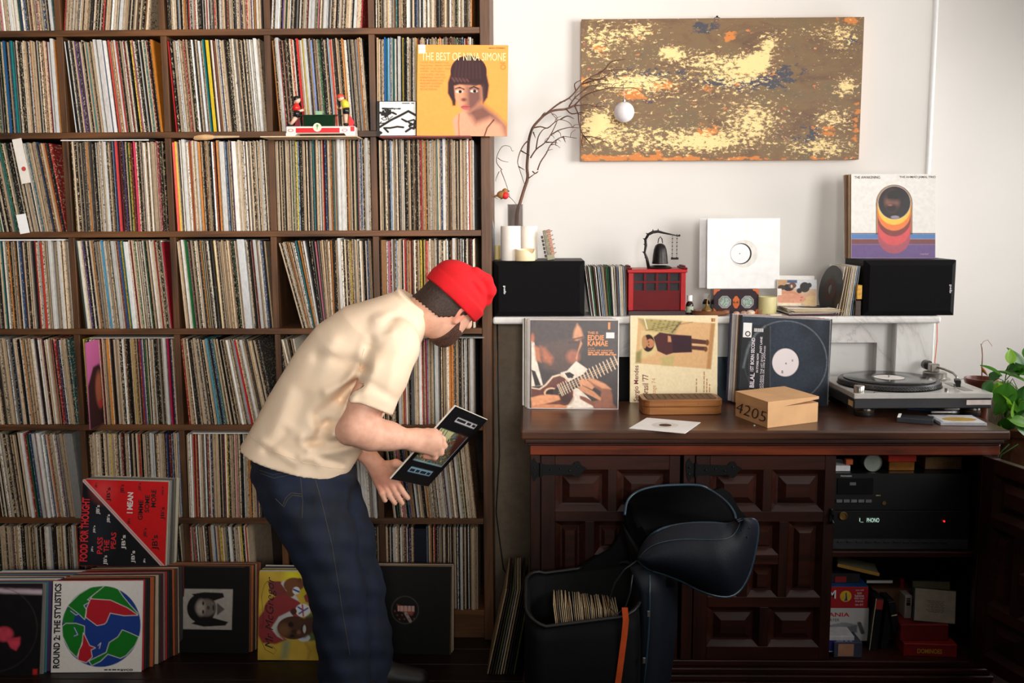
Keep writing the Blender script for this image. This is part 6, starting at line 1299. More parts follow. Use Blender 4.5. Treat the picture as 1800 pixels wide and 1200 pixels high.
MB().box(tx(555), tx(567), .008, .012, tzz(212), tzz(206)).build('net', plain((130, 170, 130), .4, name='pale_green_tin'), ty)
def player(nm, head, hair_c, shirt_c, short_c, P, par):
    pl_ = empty(nm); pl_.parent = par; y_ = .024
    skin = plain((222, 176, 154), .3, var=.03, name='tin_skin'); H_ = lambda q: Vector((tx(q[0]), y_, tzz(q[1])))
    h = H_(head); MB().sphere(h, (.0115, .0105, .0115), 14, 10).build('head', skin, pl_, True)
    MB().sphere(h+Vector((P['hs'], 0, .0035)), (.0125, .0115, .0105), 14, 10).build('hair', plain(hair_c, .3, name='tin_hair'), pl_, True)
    MB().tube([H_(q) for q in P['torso']], P['tr'], 12).build('shirt', plain(shirt_c, .25, var=.05, name='tin_shirt'), pl_, True)
    MB().tube([H_(q) for q in P['short']], .0115, 12).build('shorts', plain(short_c, .25, name='tin_shorts'), pl_, True)
    MB().tube([H_(q) for q in P['arm']], .0045, 8).build('arm', skin, pl_, True); MB().tube([H_(q) for q in P['leg']], [.008, .0065, .005], 10).build('leg', skin, pl_, True)
    MB().sphere(H_(P['shoe']), (.0095, .006, .005), 10, 8).build('shoe', M_BLACK, pl_, True)
    MB().lathe([(.006, 0), (.006, .002)], 12, Matrix.Translation(H_(P['bat'])) @ Matrix.Rotation(R(70), 4, 'Y')).build('bat', plain((206, 140, 40), .4, name='tin_bat'), pl_)
player('player', (522, 186), (24, 20, 20), (206, 36, 32), (24, 22, 22), dict(hs=-.002, torso=[(520, 192), (520, 198), (521, 204)], tr=[.008, .0135, .0125], short=[(521, 204), (520, 215)], arm=[(520, 199), (524, 205), (533, 203)], leg=[(519, 215), (514, 222), (509, 228)], shoe=(508, 229), bat=(535, 201)), ty)
player('player', (598, 183), (206, 70, 46), (216, 200, 60), (26, 24, 26), dict(hs=-.001, torso=[(602, 187), (605, 193), (607, 200)], tr=[.008, .0135, .0125], short=[(607, 200), (607, 210)], arm=[(600, 196), (599, 201), (596, 200)], leg=[(606, 211), (606, 219), (606, 226)], shoe=(606, 228), bat=(592, 199)), ty)
MB().prism([(tx(612), tzz(212)), (tx(618), tzz(219)), (tx(621), tzz(226)), (tx(617), tzz(232)), (tx(611), tzz(231))], .02, .03, b=.001).build('red_lever', M_TR, ty)
MB().prism([(tx(521), tzz(216)), (tx(525), tzz(216)), (tx(524), tzz(232)), (tx(514), tzz(232))], .028, .036, b=.001).build('red_lever', plain((120, 14, 24), .3, name='dark_red_tin'), ty)
# ============================================================ on the sideboard
# woven lidded box
a_, b_ = onz(1133, 712, zs), onz(1262, 727, zs)
p0 = onz(1198, 727, zs); wbx = empty('woven_box', (p0.x, p0.y+.045, zs), rz=R(2.5), label='long bamboo box with a woven lid in front of the cream sleeve', cat='box')
M_BAM = wood('bamboo', (110, 62, 28), (176, 116, 62), rough=.35, coat=.2)
def rbox(mb, W, D, z0, z1, r, n=6):
    def rg(i, z): 
        P = []
        for cx, cy, a0 in ((W/2-r, D/2-r, 0), (-W/2+r, D/2-r, 90), (-W/2+r, -D/2+r, 180), (W/2-r, -D/2+r, 270)):
            for k in range(n+1): a = R(a0+90*k/n); P.append((cx+(r-i)*math.cos(a), cy+(r-i)*math.sin(a), z))
        return P
    mb.ring([rg(.002, z0), rg(0, z0+.002), rg(0, z1-.002), rg(.002, z1)]); return mb
Wx, Dx = .268, .125
rbox(MB(), Wx, Dx, 0, .026, .03).build('base', M_BAM, wbx); rbox(MB(), Wx+.003, Dx+.003, .027, .050, .03).build('lid', M_BAM, wbx)
rbox(MB(), Wx-.03, Dx-.03, .0485, .0515, .02).build('woven_top', plain((92, 66, 42), .7, var=.5, scale=220, bmp=.8, name='woven_cane'), wbx)
mb = MB()
for k in range(11): mb.box(-Wx/2+.017+k*.0215, -Wx/2+.034+k*.0215, -Dx/2+.017, Dx/2-.017, .0512, .0524)
mb.build('cane_strips', plain((104, 76, 50), .7, var=.5, scale=200, bmp=.5, name='woven_cane2'), wbx)
for x_ in (-.06, .05): MB().sphere((x_, -Dx/2-.0015, .038), .0018, 8, 6).build('pin', M_BRASS, wbx)
# white single sleeve lying flat
q0, q1, q2, q3 = onz(1107, 755, zs), onz(1139, 733, zs), onz(1228, 741, zs), onz(1204, 764, zs); cen = (q0+q1+q2+q3)/4
an = math.atan2((q3-q0).y, (q3-q0).x)
o = MB().box(-.09, .09, -.09, .09, 0, .0016, .0004).build('single_sleeve', M_WHITECARD); o.location = (cen.x, cen.y, zs); o.rotation_euler = (0, 0, an); tag(o, 'white paper single sleeve lying flat on the sideboard', 'single')
MB().lathe([(.02, .0016), (.02, .0019), (.0, .0019)], 24).build('centre_hole', plain((60, 40, 30), .5, name='hole_shadow_wood'), o); MB().lathe([(.021, .0017), (.042, .0018)], 32, cap=False).build('label_ring', plain((220, 216, 210), .5, name='ring_print'), o)
# cardboard carton 4205
c0, c1, c2 = onz(1283, 727, zs), onz(1349, 752, zs), onz(1437, 741, zs)
ux = (c2-c1); uy = (c0-c1); Wk = ux.length; Dk = min(.2, uy.length)
hk = at(1349, 706, c1.y).z-zs
ck = empty('cardboard_box', c1, rot=(0, 0, math.atan2(ux.y, ux.x)), label='pale cardboard box with 4205 written on its side on the sideboard', cat='box')
angk = math.degrees(math.atan2(uy.y, uy.x)-math.atan2(ux.y, ux.x))
M_KR = plain((206, 160, 112), .7, var=.08, scale=12, name='kraft_card')
sh = Vector((Dk*math.cos(R(angk)), Dk*math.sin(R(angk)), 0))
def para(mb, z0, z1, e=0):
    ex = Vector((1, 0, 0)); ey = sh.normalized(); P = [Vector((0, 0, 0))-ex*e-ey*e, ex*(Wk+e)-ey*e, ex*(Wk+e)+sh+ey*e, sh-ex*e+ey*e]
    mb.ring([[p+Vector((0, 0, z)) for p in P] for z in (z0, z1)]); return mb
para(MB(), 0, hk*.76).build('tray', M_KR, ck)
ex = Vector((1, 0, 0)); ey = sh.normalized()
mb = MB(); P0 = [Vector((0, 0, 0))-ex*.0015-ey*.0015, ex*(Wk+.0015)-ey*.0015, ex*(Wk+.0015)+sh+ey*.0015, sh-ex*.0015+ey*.0015]
lo = [hk*.70, hk*.90, hk*.9, hk*.55]; mb.ring([[p+Vector((0, 0, z)) for p, z in zip(P0, lo)], [p+Vector((0, 0, hk)) for p in P0]]); mb.build('lid', M_KR, ck)
gv, gf = glyphs('4205', -.012, .2); mn, mx_ = gv.min(0), gv.max(0); nrm = (gv-mn)/(mx_-mn)
V = [tuple(sh*(.97-.95*a_)*1.0-ex*.0022+Vector((0, 0, hk*(.18+.42*b_)))) for a_, b_ in nrm]; raw('handwriting', V, gf, plain((40, 26, 22), .6, name='marker_ink'), ck)
# turntable
tl, trr = onz(1500, 735, zs), onz(1740, 733, zs)
at0, at1 = at(1500.5, 703, 3.235), at(1744.5, 700, 3.235)
tA = math.atan2(at1.y-at0.y, at1.x-at0.x); Wt_ = .453; Dt_ = .353
tb_c = Vector(((at0.x+at1.x)/2, 3.232, zs)); tt = empty('turntable', tb_c, rz=R(1.5), label='silver and black record turntable on the sideboard', cat='turntable')
hB = at(1620, 718, 3.232).z-zs; hT = at(1620, 691, 3.232).z-zs
MB().box(-Wt_/2, Wt_/2, 0, Dt_, hB, hT-.018, .003).build('lower_body', plain((34, 34, 38), .5, var=.06, name='rubber_body'), tt)
M_TTS = plain((196, 194, 190), .38, metal=.35, var=.05, name='silver_plinth'); MB().box(-Wt_/2-.001, Wt_/2+.001, -.001, Dt_+.001, hT-.018, hT, .002).build('plinth', M_TTS, tt)
for sx in (-1, 1):
    for yy in (.045, Dt_-.045):
        f = MB().lathe([(.0, 0), (.031, 0), (.033, .003), (.033, .012), (.031, .014)], 28, Matrix.Translation((sx*(Wt_/2-.05), yy, 0))); fo = f.build('foot', plain((22, 22, 24), .4, name='foot_rubber'), tt, 'auto')
        MB().lathe([(.031, .014), (.0325, .016), (.031, .0175)], 28, Matrix.Translation((sx*(Wt_/2-.05), yy, 0)), cap=False).build('foot_ring', M_BRASS, fo); MB().lathe([(.030, .0175), (.033, .02), (.031, .028), (.02, hB)], 28, Matrix.Translation((sx*(Wt_/2-.05), yy, 0))).build('foot_cap', plain((22, 22, 24), .3, name='foot_cap_rubber'), fo, 'auto')
PC = Vector((-Wt_/2+.182, .182, 0)); MP = Matrix.Translation((PC.x, PC.y, hT))
MB().lathe([(.172, .0), (.172, .0006)], 64, MP).build('platter_shadow', plain((56, 54, 54), .5, name='painted_shadow_grey'), tt)  # platter's shadow ring on the plinth, painted as a flat dark disc
pl_ = MB().lathe([(.162, .001), (.166, .004), (.166, .016), (.163, .019), (.150, .0195), (.0, .0195)], 72, MP).build('platter', plain((74, 74, 76), .35, metal=.6, name='platter_alloy'), tt, 'auto')
mb = MB()
for k in range(96):
    a = 2*math.pi*k/96
    for j in range(3): mb.box(-.0016, .0016, -.0014, .0014, -.0012, .0012, 0, MP @ Matrix.Rotation(a+j*.011*3, 4, 'Z') @ Matrix.Translation((.1665, 0, .005+j*.0042)))
mb.build('strobe_dots', plain((120, 118, 116), .3, metal=.7, name='strobe_metal'), pl_)
MB().lathe([(.0, .0195), (.1475, .0195), (.1475, .0215), (.0, .0215)], 64, MP).build('slipmat', plain((30, 30, 32), .85, name='felt_mat'), tt)
rec = empty('vinyl_record', tb_c, rz=R(1.5), label='black long playing record on the turntable platter', cat='record')
MB().lathe([(.003, .0216), (.149, .0216), (.1505, .0225), (.149, .0234), (.053, .0234), (.052, .0230), (.003, .0230), (.003, .0216)], 72, MP, cap=False).build('disc', plain((20, 20, 22), .16, spec=.8, name='glossy_vinyl'), rec, 'auto')
MB().lathe([(.0035, .0231), (.05, .0235), (.05, .0237), (.0035, .0237)], 48, MP, cap=False).build('paper_label', plain((226, 220, 216), .5, name='record_label_white'), rec)
MB().cyl(.0034, .019, .032, 12, MP).build('spindle', M_STEEL, tt, 'auto')
MB().lathe([(.017, 0), (.017, .021), (.0155, .023), (.0, .023)], 24, Matrix.Translation((-Wt_/2+.023, .022, hT))).build('power_switch', M_STEEL, tt, 'auto')
MB().lathe([(.006, 0), (.006, .012), (.0, .012)], 14, Matrix.Translation((PC.x+.132, .028, hT))).build('target_light', M_STEEL, tt, 'auto')
MB().box(-Wt_/2+.07, -Wt_/2+.10, .012, .022, hT, hT+.002, .0006).build('start_stop_key', M_STEEL, tt)
MB().box(Wt_/2-.075, Wt_/2-.045, .04, .20, hT, hT+.0012, .0004).build('pitch_slot', plain((140, 138, 136), .4, metal=.4, name='pitch_plate'), tt); MB().box(Wt_/2-.07, Wt_/2-.05, .12, .132, hT+.001, hT+.010, .001).build('pitch_slider', M_STEEL, tt)
AB = Vector((Wt_/2-.072, Dt_-.075, hT)); MA = Matrix.Translation(AB)
MB().lathe([(.0, 0), (.052, 0), (.053, .004), (.048, .007), (.04, .008), (.04, .024), (.036, .027), (.0, .027)], 40, MA).build('tonearm_base', plain((150, 146, 140), .3, metal=.7, name='arm_base_metal'), tt, 'auto')
MB().box(-.02, .012, -.014, .016, .027, .056, .003, MA).build('gimbal', M_STEEL, tt); MB().cyl(.017, -.012, .012, 20, MA @ Matrix.Translation((-.01, .045, .045)) @ Matrix.Rotation(R(90), 4, 'X')).build('counterweight', plain((90, 88, 86), .3, metal=.7, name='weight_metal'), tt, 'auto')
MB().tube([AB+Vector(p) for p in ((-.005, .04, .045), (0, 0, .045), (.012, -.05, .043), (.02, -.1, .038), (.012, -.145, .033), (-.002, -.175, .028))], .0042, 10).build('tonearm', M_STEEL, tt, True)
MB().box(-.009, .009, -.03, .012, -.006, .006, .0015, MA @ Matrix.Translation((-.006, -.19, .026)) @ Matrix.Rotation(R(-18), 4, 'Z')).build('headshell', M_BLACK, tt)
MB().box(-.007, .007, -.02, .004, -.018, -.006, .001, MA @ Matrix.Translation((-.006, -.195, .026)) @ Matrix.Rotation(R(-18), 4, 'Z')).build('cartridge', M_BLACK, tt)
MB().tube([AB+Vector(p) for p in ((.004, -.19, .03), (.018, -.198, .036), (.03, -.2, .034))], .0012, 6).build('finger_lift', M_STEEL, tt)
MB().box(Wt_/2-.085, Wt_/2-.004, -.0018, -.001, hB+.012, hB+.028, .0004).build('front_sticker', plain((226, 214, 208), .5, name='pale_sticker'), tt)
MB().box(-Wt_/2-.0018, -Wt_/2-.0008, .006, .05, hB+.006, hB+.024, .0003).build('side_sticker', plain((200, 176, 130), .5, name='tan_sticker'), tt)
for k, x_ in enumerate((.05, .085)):
    MB().lathe([(.012, 0), (.013, .004), (.009, .012), (.0, .014)], 16, Matrix.Translation((x_-.02, Dt_-.03, hT))).build('cueing_knob', M_BLACK, tt, 'auto')
# cassette, cd case, pen, earphone clip
o0 = onz(1608, 744, zs); cs = empty('cassette', (o0.x, o0.y, zs), rz=R(-24), label='dark cassette in its case lying on the sideboard', cat='cassette')
MB().box(-.054, .054, 0, .068, 0, .015, .001).build('case', plain((64, 68, 74), .15, name='smoky_case'), cs); MB().box(-.05, .05, .004, .064, .015, .0156).build('inlay', plain((26, 26, 28), .3, name='dark_inlay'), cs); MB().box(-.053, -.044, .0, .068, .0151, .0162).build('white_edge', M_WHITECARD, cs)
o1 = onz(1694, 748, zs); cd_ = empty('cd_case', (o1.x, o1.y, zs), rz=R(-3), label='clear cd case with a yellow disc inlay lying on the sideboard', cat='cd case')
MB().box(-.071, .071, 0, .124, 0, .010, .001).build('case', plain((176, 178, 184), .12, name='clear_case'), cd_); MB().box(-.060, .066, .004, .119, .010, .0104).build('inlay', plain((206, 206, 210), .3, name='silver_inlay'), cd_)
MB().lathe([(.0, .0104), (.052, .0104), (.052, .0108), (.0, .0108)], 32, Matrix.Translation((.004, .05, 0)), sy=.6).build('yellow_print', plain((186, 150, 70), .3, name='ochre_print'), cd_)
p = onz(1650, 728, zs); pn = empty('marker_pen', onz(1668, 727, zs)+Vector((0, 0, .006)), rot=(0, R(90), R(2)), label='silver marker pen lying behind the cd case', cat='pen')
MB().lathe([(.0, -.062), (.005, -.062), (.006, -.055), (.006, .01)], 14).build('barrel', M_STEEL, pn, 'auto'); MB().lathe([(.0065, .008), (.0065, .058), (.004, .064), (.0, .064)], 14).build('cap', plain((214, 216, 222), .25, metal=.4, name='pen_cap'), pn, 'auto')
p = onz(1640, 733, zs); o = MB().tube([p+Vector(q)-p for q in ((-.01, .012, .004), (.01, .005, .009), (.03, -.012, .012), (.034, -.02, .012), (.028, -.018, .006), (.004, -.002, .003))], .0011, 6).build('paper_clip', M_STEEL); o.location = p; tag(o, 'bent wire clip between the cassette and the cd case', 'clip')
p = onz(1625, 722, zs); o = MB().tube([(-.05, .02, .003), (-.02, .01, .003), (.02, -.004, .0035), (.05, -.01, .003)], .0028, 8).build('ballpoint_pen', plain((60, 84, 130), .3, name='blue_plastic')); o.location = p; tag(o, 'thin blue pen lying under the turntable edge', 'pen')
o = MB().sphere((0, 0, .001), (.004, .003, .0015), 8, 6).build('crumb', M_WHITECARD); o.location = onz(1326, 748, zs); tag(o, 'tiny white crumb on the sideboard by the cardboard box', 'crumb')
# ============================================================ plant corner
pj = at(1762, 735, 3.42); zJ = .80
st = empty('plant_stand', (pj.x+.09, 3.46, 0), label='round turned wooden plant stand beside the sideboard', cat='stand')
M_ST = wood('stand_wood', (84, 48, 32), (146, 96, 66), axis='z', rough=.4)
zJ = at(1775, 741, 3.45).z
MB().lathe([(.0, zJ-.03), (.16, zJ-.03), (.168, zJ-.02), (.168, zJ-.006), (.16, zJ), (.0, zJ)], 40).build('top', M_ST, st, 'auto')
MB().lathe([(.14, zJ-.03), (.115, zJ-.10), (.10, zJ-.25), (.12, .3), (.13, .1), (.14, 0)], 32).build('drum', M_ST, st, 'auto')
jl = Vector((at(1762, 735, 3.36).x, 3.38, zJ+.0005)); jr = empty('glass_jar_plant', jl, label='green trailing plant rooted in a glass jar of water', cat='plant')
mg3, ns, ls, b = newmat('jar_glass'); b.inputs['Base Color'].default_value = (*s2l((196, 186, 160)), 1); b.inputs['Roughness'].default_value = .08; b.inputs['Alpha'].default_value = .35
hJ = at(1762, 672, 3.38).z-zJ
MB().lathe([(.0, 0), (.036, 0), (.042, .006), (.042, hJ*.72), (.034, hJ*.86), (.032, hJ*.88), (.034, hJ), (.031, hJ), (.029, hJ*.86), (.038, hJ*.7), (.038, .008), (.0, .006)], 28).build('jar', mg3, jr, 'auto')
MB().lathe([(.0, .008), (.037, .008), (.037, hJ*.55), (.0, hJ*.55)], 24).build('water', plain((176, 150, 104), .1, alpha=.5, name='murky_water'), jr, 'auto')
for k in range(4): MB().lathe([(.0335, hJ*.88+k*.004), (.0355, hJ*.88+k*.004+.002), (.0335, hJ*.88+k*.004+.004)], 24, cap=False).build('thread_ring', mg3, jr)
M_ROOT = plain((92, 84, 50), .7, name='root')
rs = random.Random(21)
for k in range(7):
    x, y_ = rs.uniform(-.02, .02), rs.uniform(-.02, .02); MB().tube([(x*.3, y_*.3, hJ*.8), (x, y_, hJ*.45), (x*1.5, y_*1.5, hJ*.2), (x*1.2+rs.uniform(-.01, .01), y_*1.2, .02)], .0016, 6).build('root', M_ROOT, jr)
m, ns, ls, b = newmat('leaf_green'); oi = ns.new('ShaderNodeObjectInfo'); rp = ramp(ns, [(0, s2l((40, 92, 30))), (.6, s2l((84, 150, 46))), (1, s2l((150, 200, 60)))]); ls.new(oi.outputs['Random'], rp.inputs[0]); ls.new(rp.outputs[0], b.inputs['Base Color']); b.inputs['Roughness'].default_value = .35
tl_ = ns.new('ShaderNodeBsdfTranslucent'); ls.new(rp.outputs[0], tl_.inputs[0]); ms = ns.new('ShaderNodeMixShader'); ms.inputs[0].default_value = .4; ls.new(b.outputs[0], ms.inputs[1]); ls.new(tl_.outputs[0], ms.inputs[2]); ls.new(ms.outputs[0], ns['Material Output'].inputs[0]); M_LEAF = m
def leafmesh(nm='leaf'):
    V = []; F = []; n = 9
    prof = [0, .55, .85, 1, .98, .85, .62, .32, 0]
    for i in range(n):
        t_ = i/(n-1); wv = prof[i]*.36
        for s_ in (-1, -.5, 0, .5, 1): V.append((s_*wv, t_, -.18*t_*t_+.12*abs(s_)*wv+(.05 if s_ == 0 else 0)*-1))
    for i in range(n-1):
        for j in range(4): a = i*5+j; F.append((a, a+1, a+6, a+5))
    return V, F
LV, LF = leafmesh()
LM = None
def leaf(px, py, Y, size, rot, par):
    global LM
    if LM is None: o = raw('leaf', LV, LF, M_LEAF, par, True); LM = o.data
    else: o = bpy.data.objects.new('leaf', LM); COL.objects.link(o); o.parent = par
    o.location = at(px, py, Y)-par.location; o.scale = (size, size, size); o.rotation_euler = [R(a) for a in rot]
    return o
# (stem base px, py) then leaf orientation: rot about x, y, z (leaf grows along local +y)
for px, py, Y, s_, rot in ((1775, 640, 3.34, .055, (80, 10, 0)), (1753, 672, 3.33, .08, (-70, -20, 10)), (1762, 660, 3.32, .075, (35, 20, 60)), (1745, 668, 3.31, .07, (-80, 30, 20)), (1778, 660, 3.32, .08, (20, 0, -40)), (1772, 672, 3.30, .11, (-75, 5, -8)), (1790, 660, 3.33, .09, (40, -20, -60)), (1797, 650, 3.36, .09, (60, 0, 30)), (1785, 690, 3.31, .09, (-60, 0, 40)), (1795, 700, 3.33, .09, (-70, 20, -20)), (1800, 720, 3.32, .08, (-60, 10, 30)), (1770, 735, 3.31, .085, (-10, 30, 250)), (1790, 745, 3.3, .07, (-30, 0, 200)), (1805, 670, 3.36, .1, (30, 0, 80)), (1810, 690, 3.4, .1, (0, 20, -30)), (1815, 640, 3.4, .1, (60, 0, -30)), (1782, 705, 3.30, .07, (-80, -20, 60)), (1768, 650, 3.36, .06, (30, 40, -100))):
    leaf(px, py, Y, s_, rot, jr)
rs = random.Random(77)
for k in range(22): leaf(rs.uniform(1752, 1812), rs.uniform(642, 752), rs.uniform(3.30, 3.42), rs.uniform(.05, .09), (rs.uniform(-90, 60), rs.uniform(-30, 30), rs.uniform(-180, 180)), jr)
for P in (((1762, 700), (1764, 672), (1775, 660), (1792, 655), (1815, 650)), ((1760, 695), (1763, 668), (1752, 664)), ((1764, 700), (1772, 668), (1785, 680), (1795, 705), (1800, 740)), ((1764, 690), (1768, 660), (1775, 640)), ((1765, 690), (1780, 665), (1792, 690), (1798, 730))):
    MB().tube([at(x, y_, 3.36)-jl for x, y_ in P], .0018, 7).build('stem', plain((96, 130, 50), .5, name='green_stem'), jr, True)
# brown bowl with a dried flower (behind)
bp_ = at(1728, 688, 3.50); zbw = at(1728, 690, 3.5).z
ped = empty('clay_bowl', (bp_.x, 3.52, zJ-.03), label='brown clay bowl holding a dried flower stalk', cat='bowl')
hbw = at(1728, 664, 3.52).z-(zJ-.03)
MB().lathe([(.0, 0), (.03, 0), (.032, hbw*.3), (.046, hbw-.035), (.056, hbw-.01), (.056, hbw), (.051, hbw), (.044, hbw-.03), (.0, hbw-.03)], 32).build('bowl', plain((112, 56, 44), .4, name='glazed_clay'), ped, 'auto')
dP = lambda P: [at(x, y_, 3.52)-ped.location for x, y_ in P]
MB().tube(dP([(1726, 668), (1726, 645), (1727, 625), (1726, 612), (1724, 604)]), [.002, .0022, .0016, .002, .001], 7).build('stalk', plain((150, 96, 70), .7, name='dry_stalk'), ped, True)
MB().tube(dP([(1725, 606), (1729, 600), (1736, 597), (1744, 608)]), .0009, 6).build('stalk_tip', plain((170, 112, 84), .7, name='dry_tip'), ped)
MB().tube(dP([(1725, 644), (1730, 652), (1736, 660)]), [.002, .007, .001], 8).build('seed_pod', plain((176, 116, 66), .7, name='dry_pod'), ped, True)
MB().lathe([(.0, -.001), (.05, 0), (.052, .03), (.046, .034), (.0, .03)], 24).build('foot_block', M_ST, ped).location = (0, 0, -.033)
# lower pot plant glimpsed between stand and sideboard
lp = empty('floor_pot', (at(1762, 800, 3.30).x, 3.34, 0), label='dark plant pot with thin green shoots between sideboard and stand', cat='plant')
MB().lathe([(.0, 0), (.05, 0), (.06, .7), (.055, .7), (.0, .66)], 24).build('pot', plain((24, 24, 26), .4, name='black_pot'), lp, 'auto')
for k in range(5): MB().tube([(0.0, 0, .69), (.01*k-.03, -.01, .74), (.03*k-.06, -.02, .78)], .0025, 6).build('shoot', plain((70, 110, 50), .5, name='green_shoot'), lp, True)
# cables by the bookcase
for k, (P, c, r_) in enumerate((([(868, 572), (866, 640), (862, 720), (861, 800), (860, 900), (858, 1000)], (150, 84, 30), .0022), ([(876, 590), (872, 640), (866, 690), (863, 740), (862, 850)], (160, 90, 34), .0018), ([(874, 560), (876, 700), (878, 800), (872, 900), (885, 1000), (900, 1020)], (24, 20, 18), .003))):
    Q = [at(x, y_, 3.66) for x, y_ in P]; o = MB().tube([q-Q[0] for q in Q], r_, 7).build('cable', plain(c, .5, name='cable_sheath'), None, True); o.location = Q[0]; tag(o, ('orange speaker cable hanging beside the bookcase', 'thin short orange cable beside the longer one', 'black cable looping down the wall behind the sideboard')[k], 'cable')
o = MB().tube([(0, 0, .02), (.003, 0, -.06), (-.001, 0, -.14), (.003, 0, -.25), (0, .01, -.7), (0, 0, -1.16)], .0022, 7).build('cable', plain((196, 120, 90), .5, name='copper_cable')); o.location = at(1647, 570, 3.75); tag(o, 'thin coppery cable hanging from the mantel end behind the turntable', 'cable')
# ============================================================ the man bending to the shelf
A_ = lambda x, y_, Y: np.array(at(x, y_, Y))
YP = 3.06
ZN = 1750/YP*1.005                            # pixels per metre near the figure
def unit(v): v = np.array(v, float); return v/np.linalg.norm(v)
# --- head frame
hc = A_(791, 531, 3.07)
kx = unit([.62, .12, .78]); gx = unit(np.array([.55, .62, -.56])); gx = unit(gx-kx*(gx@kx)); sx_ = unit(np.cross(kx, gx))   # crown, face, lateral
if sx_[1] > 0: sx_ = -sx_
head_ax = [gx, kx, sx_]
def H(f, c, s): return hc+gx*f+kx*c+sx_*s          # face, crown, side(near)
lo = A_(430, 1215, 3.4); hi = A_(870, 430, 2.6)
body = Vox((-.95, 2.68, -.0), (.0, 3.42, 1.56), .0045)
# skull, jaw, face
body.ell(hc, head_ax, (.094, .108, .074), .0)
body.ell(H(.028, -.062, 0), head_ax, (.066, .062, .056), .03)
body.ell(H(.062, -.098, 0), head_ax, (.030, .026, .028), .03)            # chin
body.cone(H(.088, .015, 0), H(.112, -.022, 0), .009, .014, .015)         # nose
body.ell(H(.088, -.060, 0), head_ax, (.014, .010, .024), .012)           # lips
body.ell(H(.082, .028, 0), head_ax, (.014, .010, .045), .02)             # brow
for s in (-1, 1): body.ell(H(.082, .008, .032*s), head_ax, (.012, .008, .015), .008)
# ears
for s in (-1, 1):
    e = H(.000, -.012, .074*s); body.ell(e, [unit(gx+.3*kx), unit(kx-.3*gx), sx_], (.017, .031, .010), .006)
    body.ell(H(.004, -.010, .084*s), [unit(gx+.3*kx), unit(kx-.3*gx), sx_], (.009, .018, .006), .004, sub=True)
    body.ell(H(.004, -.036, .074*s), head_ax, (.008, .009, .007), .006)
# neck and trunk (inside the shirt)
nb = A_(706, 566, 3.07)
body.cone(nb, H(-.035, -.055, 0), .064, .058, .03)
pelv = A_(540, 815, 3.06); chest = A_(655, 620, 3.07)
body.chain([pelv, A_(590, 715, 3.06), chest, nb], [.085, .085, .09, .055], .04)
# right (near) arm
shR = A_(676, 606, 2.94); elR = A_(627, 752, 2.85); wrR = A_(724, 773, 2.925)
body.cone(chest, shR, .08, .05, .04)
body.chain([shR, A_(655, 670, 2.895), A_(646, 705, 2.868), elR], [.042, .040, .050, .050], .02)
body.chain([elR, A_(652, 762, 2.862), A_(682, 766, 2.885), wrR], [.049, .0475, .041, .0285], .02)
body.ell(A_(604, 762, 2.855), [unit([1, 0, .3]), unit([-.3, 0, 1]), [0, 1, 0]], (.018, .025, .028), .03)
# right hand closed on the sleeve's edge
def palm(a, b, ra, rb, wide, flat, k=.012): pass
wv = wrR; kn = [A_(764, 760, 2.957), A_(770, 770, 2.945), A_(769, 783, 2.94), A_(762, 794, 2.943)]
for i, q in enumerate(kn): body.cone(wv+np.array([.004, .0, .012-.008*i]), q, .022, .0135, .014)
body.ell((wv+kn[1]+kn[2])/3+np.array([.006, 0, 0]), [[1, 0, 0], [0, 1, 0], [0, 0, 1]], (.032, .020, .030), .015)
tips = [(A_(778, 772, 2.975), A_(764, 786, 2.985)), (A_(781, 783, 2.966), A_(764, 795, 2.972)), (A_(775, 795, 2.958), A_(757, 800, 2.962)), (A_(764, 803, 2.955), A_(747, 802, 2.958))]
for q, (m_, t_) in zip(kn, tips): body.chain([q, m_, t_], [.0115, .0105, .0092], .004)
body.chain([wv+np.array([.012, .012, .018]), A_(752, 760, 2.985), A_(772, 762, 3.002)], [.015, .013, .010], .008)     # thumb over the top edge
# left (far) arm
shL = A_(690, 612, 3.235); elL = A_(602, 742, 3.20); wrL = A_(661, 815, 3.14)
body.cone(chest, shL, .08, .05, .04)
body.chain([shL, A_(640, 690, 3.25), elL], [.055, .05, .047], .02)
body.chain([elL, A_(630, 783, 3.17), wrL], [.046, .038, .027], .02)
# left hand: open palm to the camera, fingers down
kl = [A_(665, 851, 3.125), A_(676, 852, 3.118), A_(687, 851, 3.115), A_(697, 847, 3.12)]
for i, q in enumerate(kl): body.cone(wrL+np.array([(i-1.5)*.009, .0, -.006]), q, .019, .0125, .012)
body.ell(A_(677, 833, 3.122), [unit([1, 0, -.5]), [0, 1, 0], unit([.5, 0, 1])], (.036, .016, .034), .012)
ft = [((671, 866), (677, 879)), ((684, 869), (694, 884)), ((697, 868), (707, 884)), ((706, 861), (717, 875))]
for q, (m_, t_) in zip(kl, ft): body.chain([q, A_(*m_, 3.105), A_(*t_, 3.108)], [.0110, .0098, .0086], .003)
body.chain([A_(680, 818, 3.125), A_(696, 815, 3.105), A_(709, 818, 3.095)], [.017, .014, .010], .010)               # thumb behind the sleeve
body.ell(A_(688, 826, 3.118), [unit([1, 0, -.5]), [0, 1, 0], unit([.5, 0, 1])], (.022, .014, .018), .012)
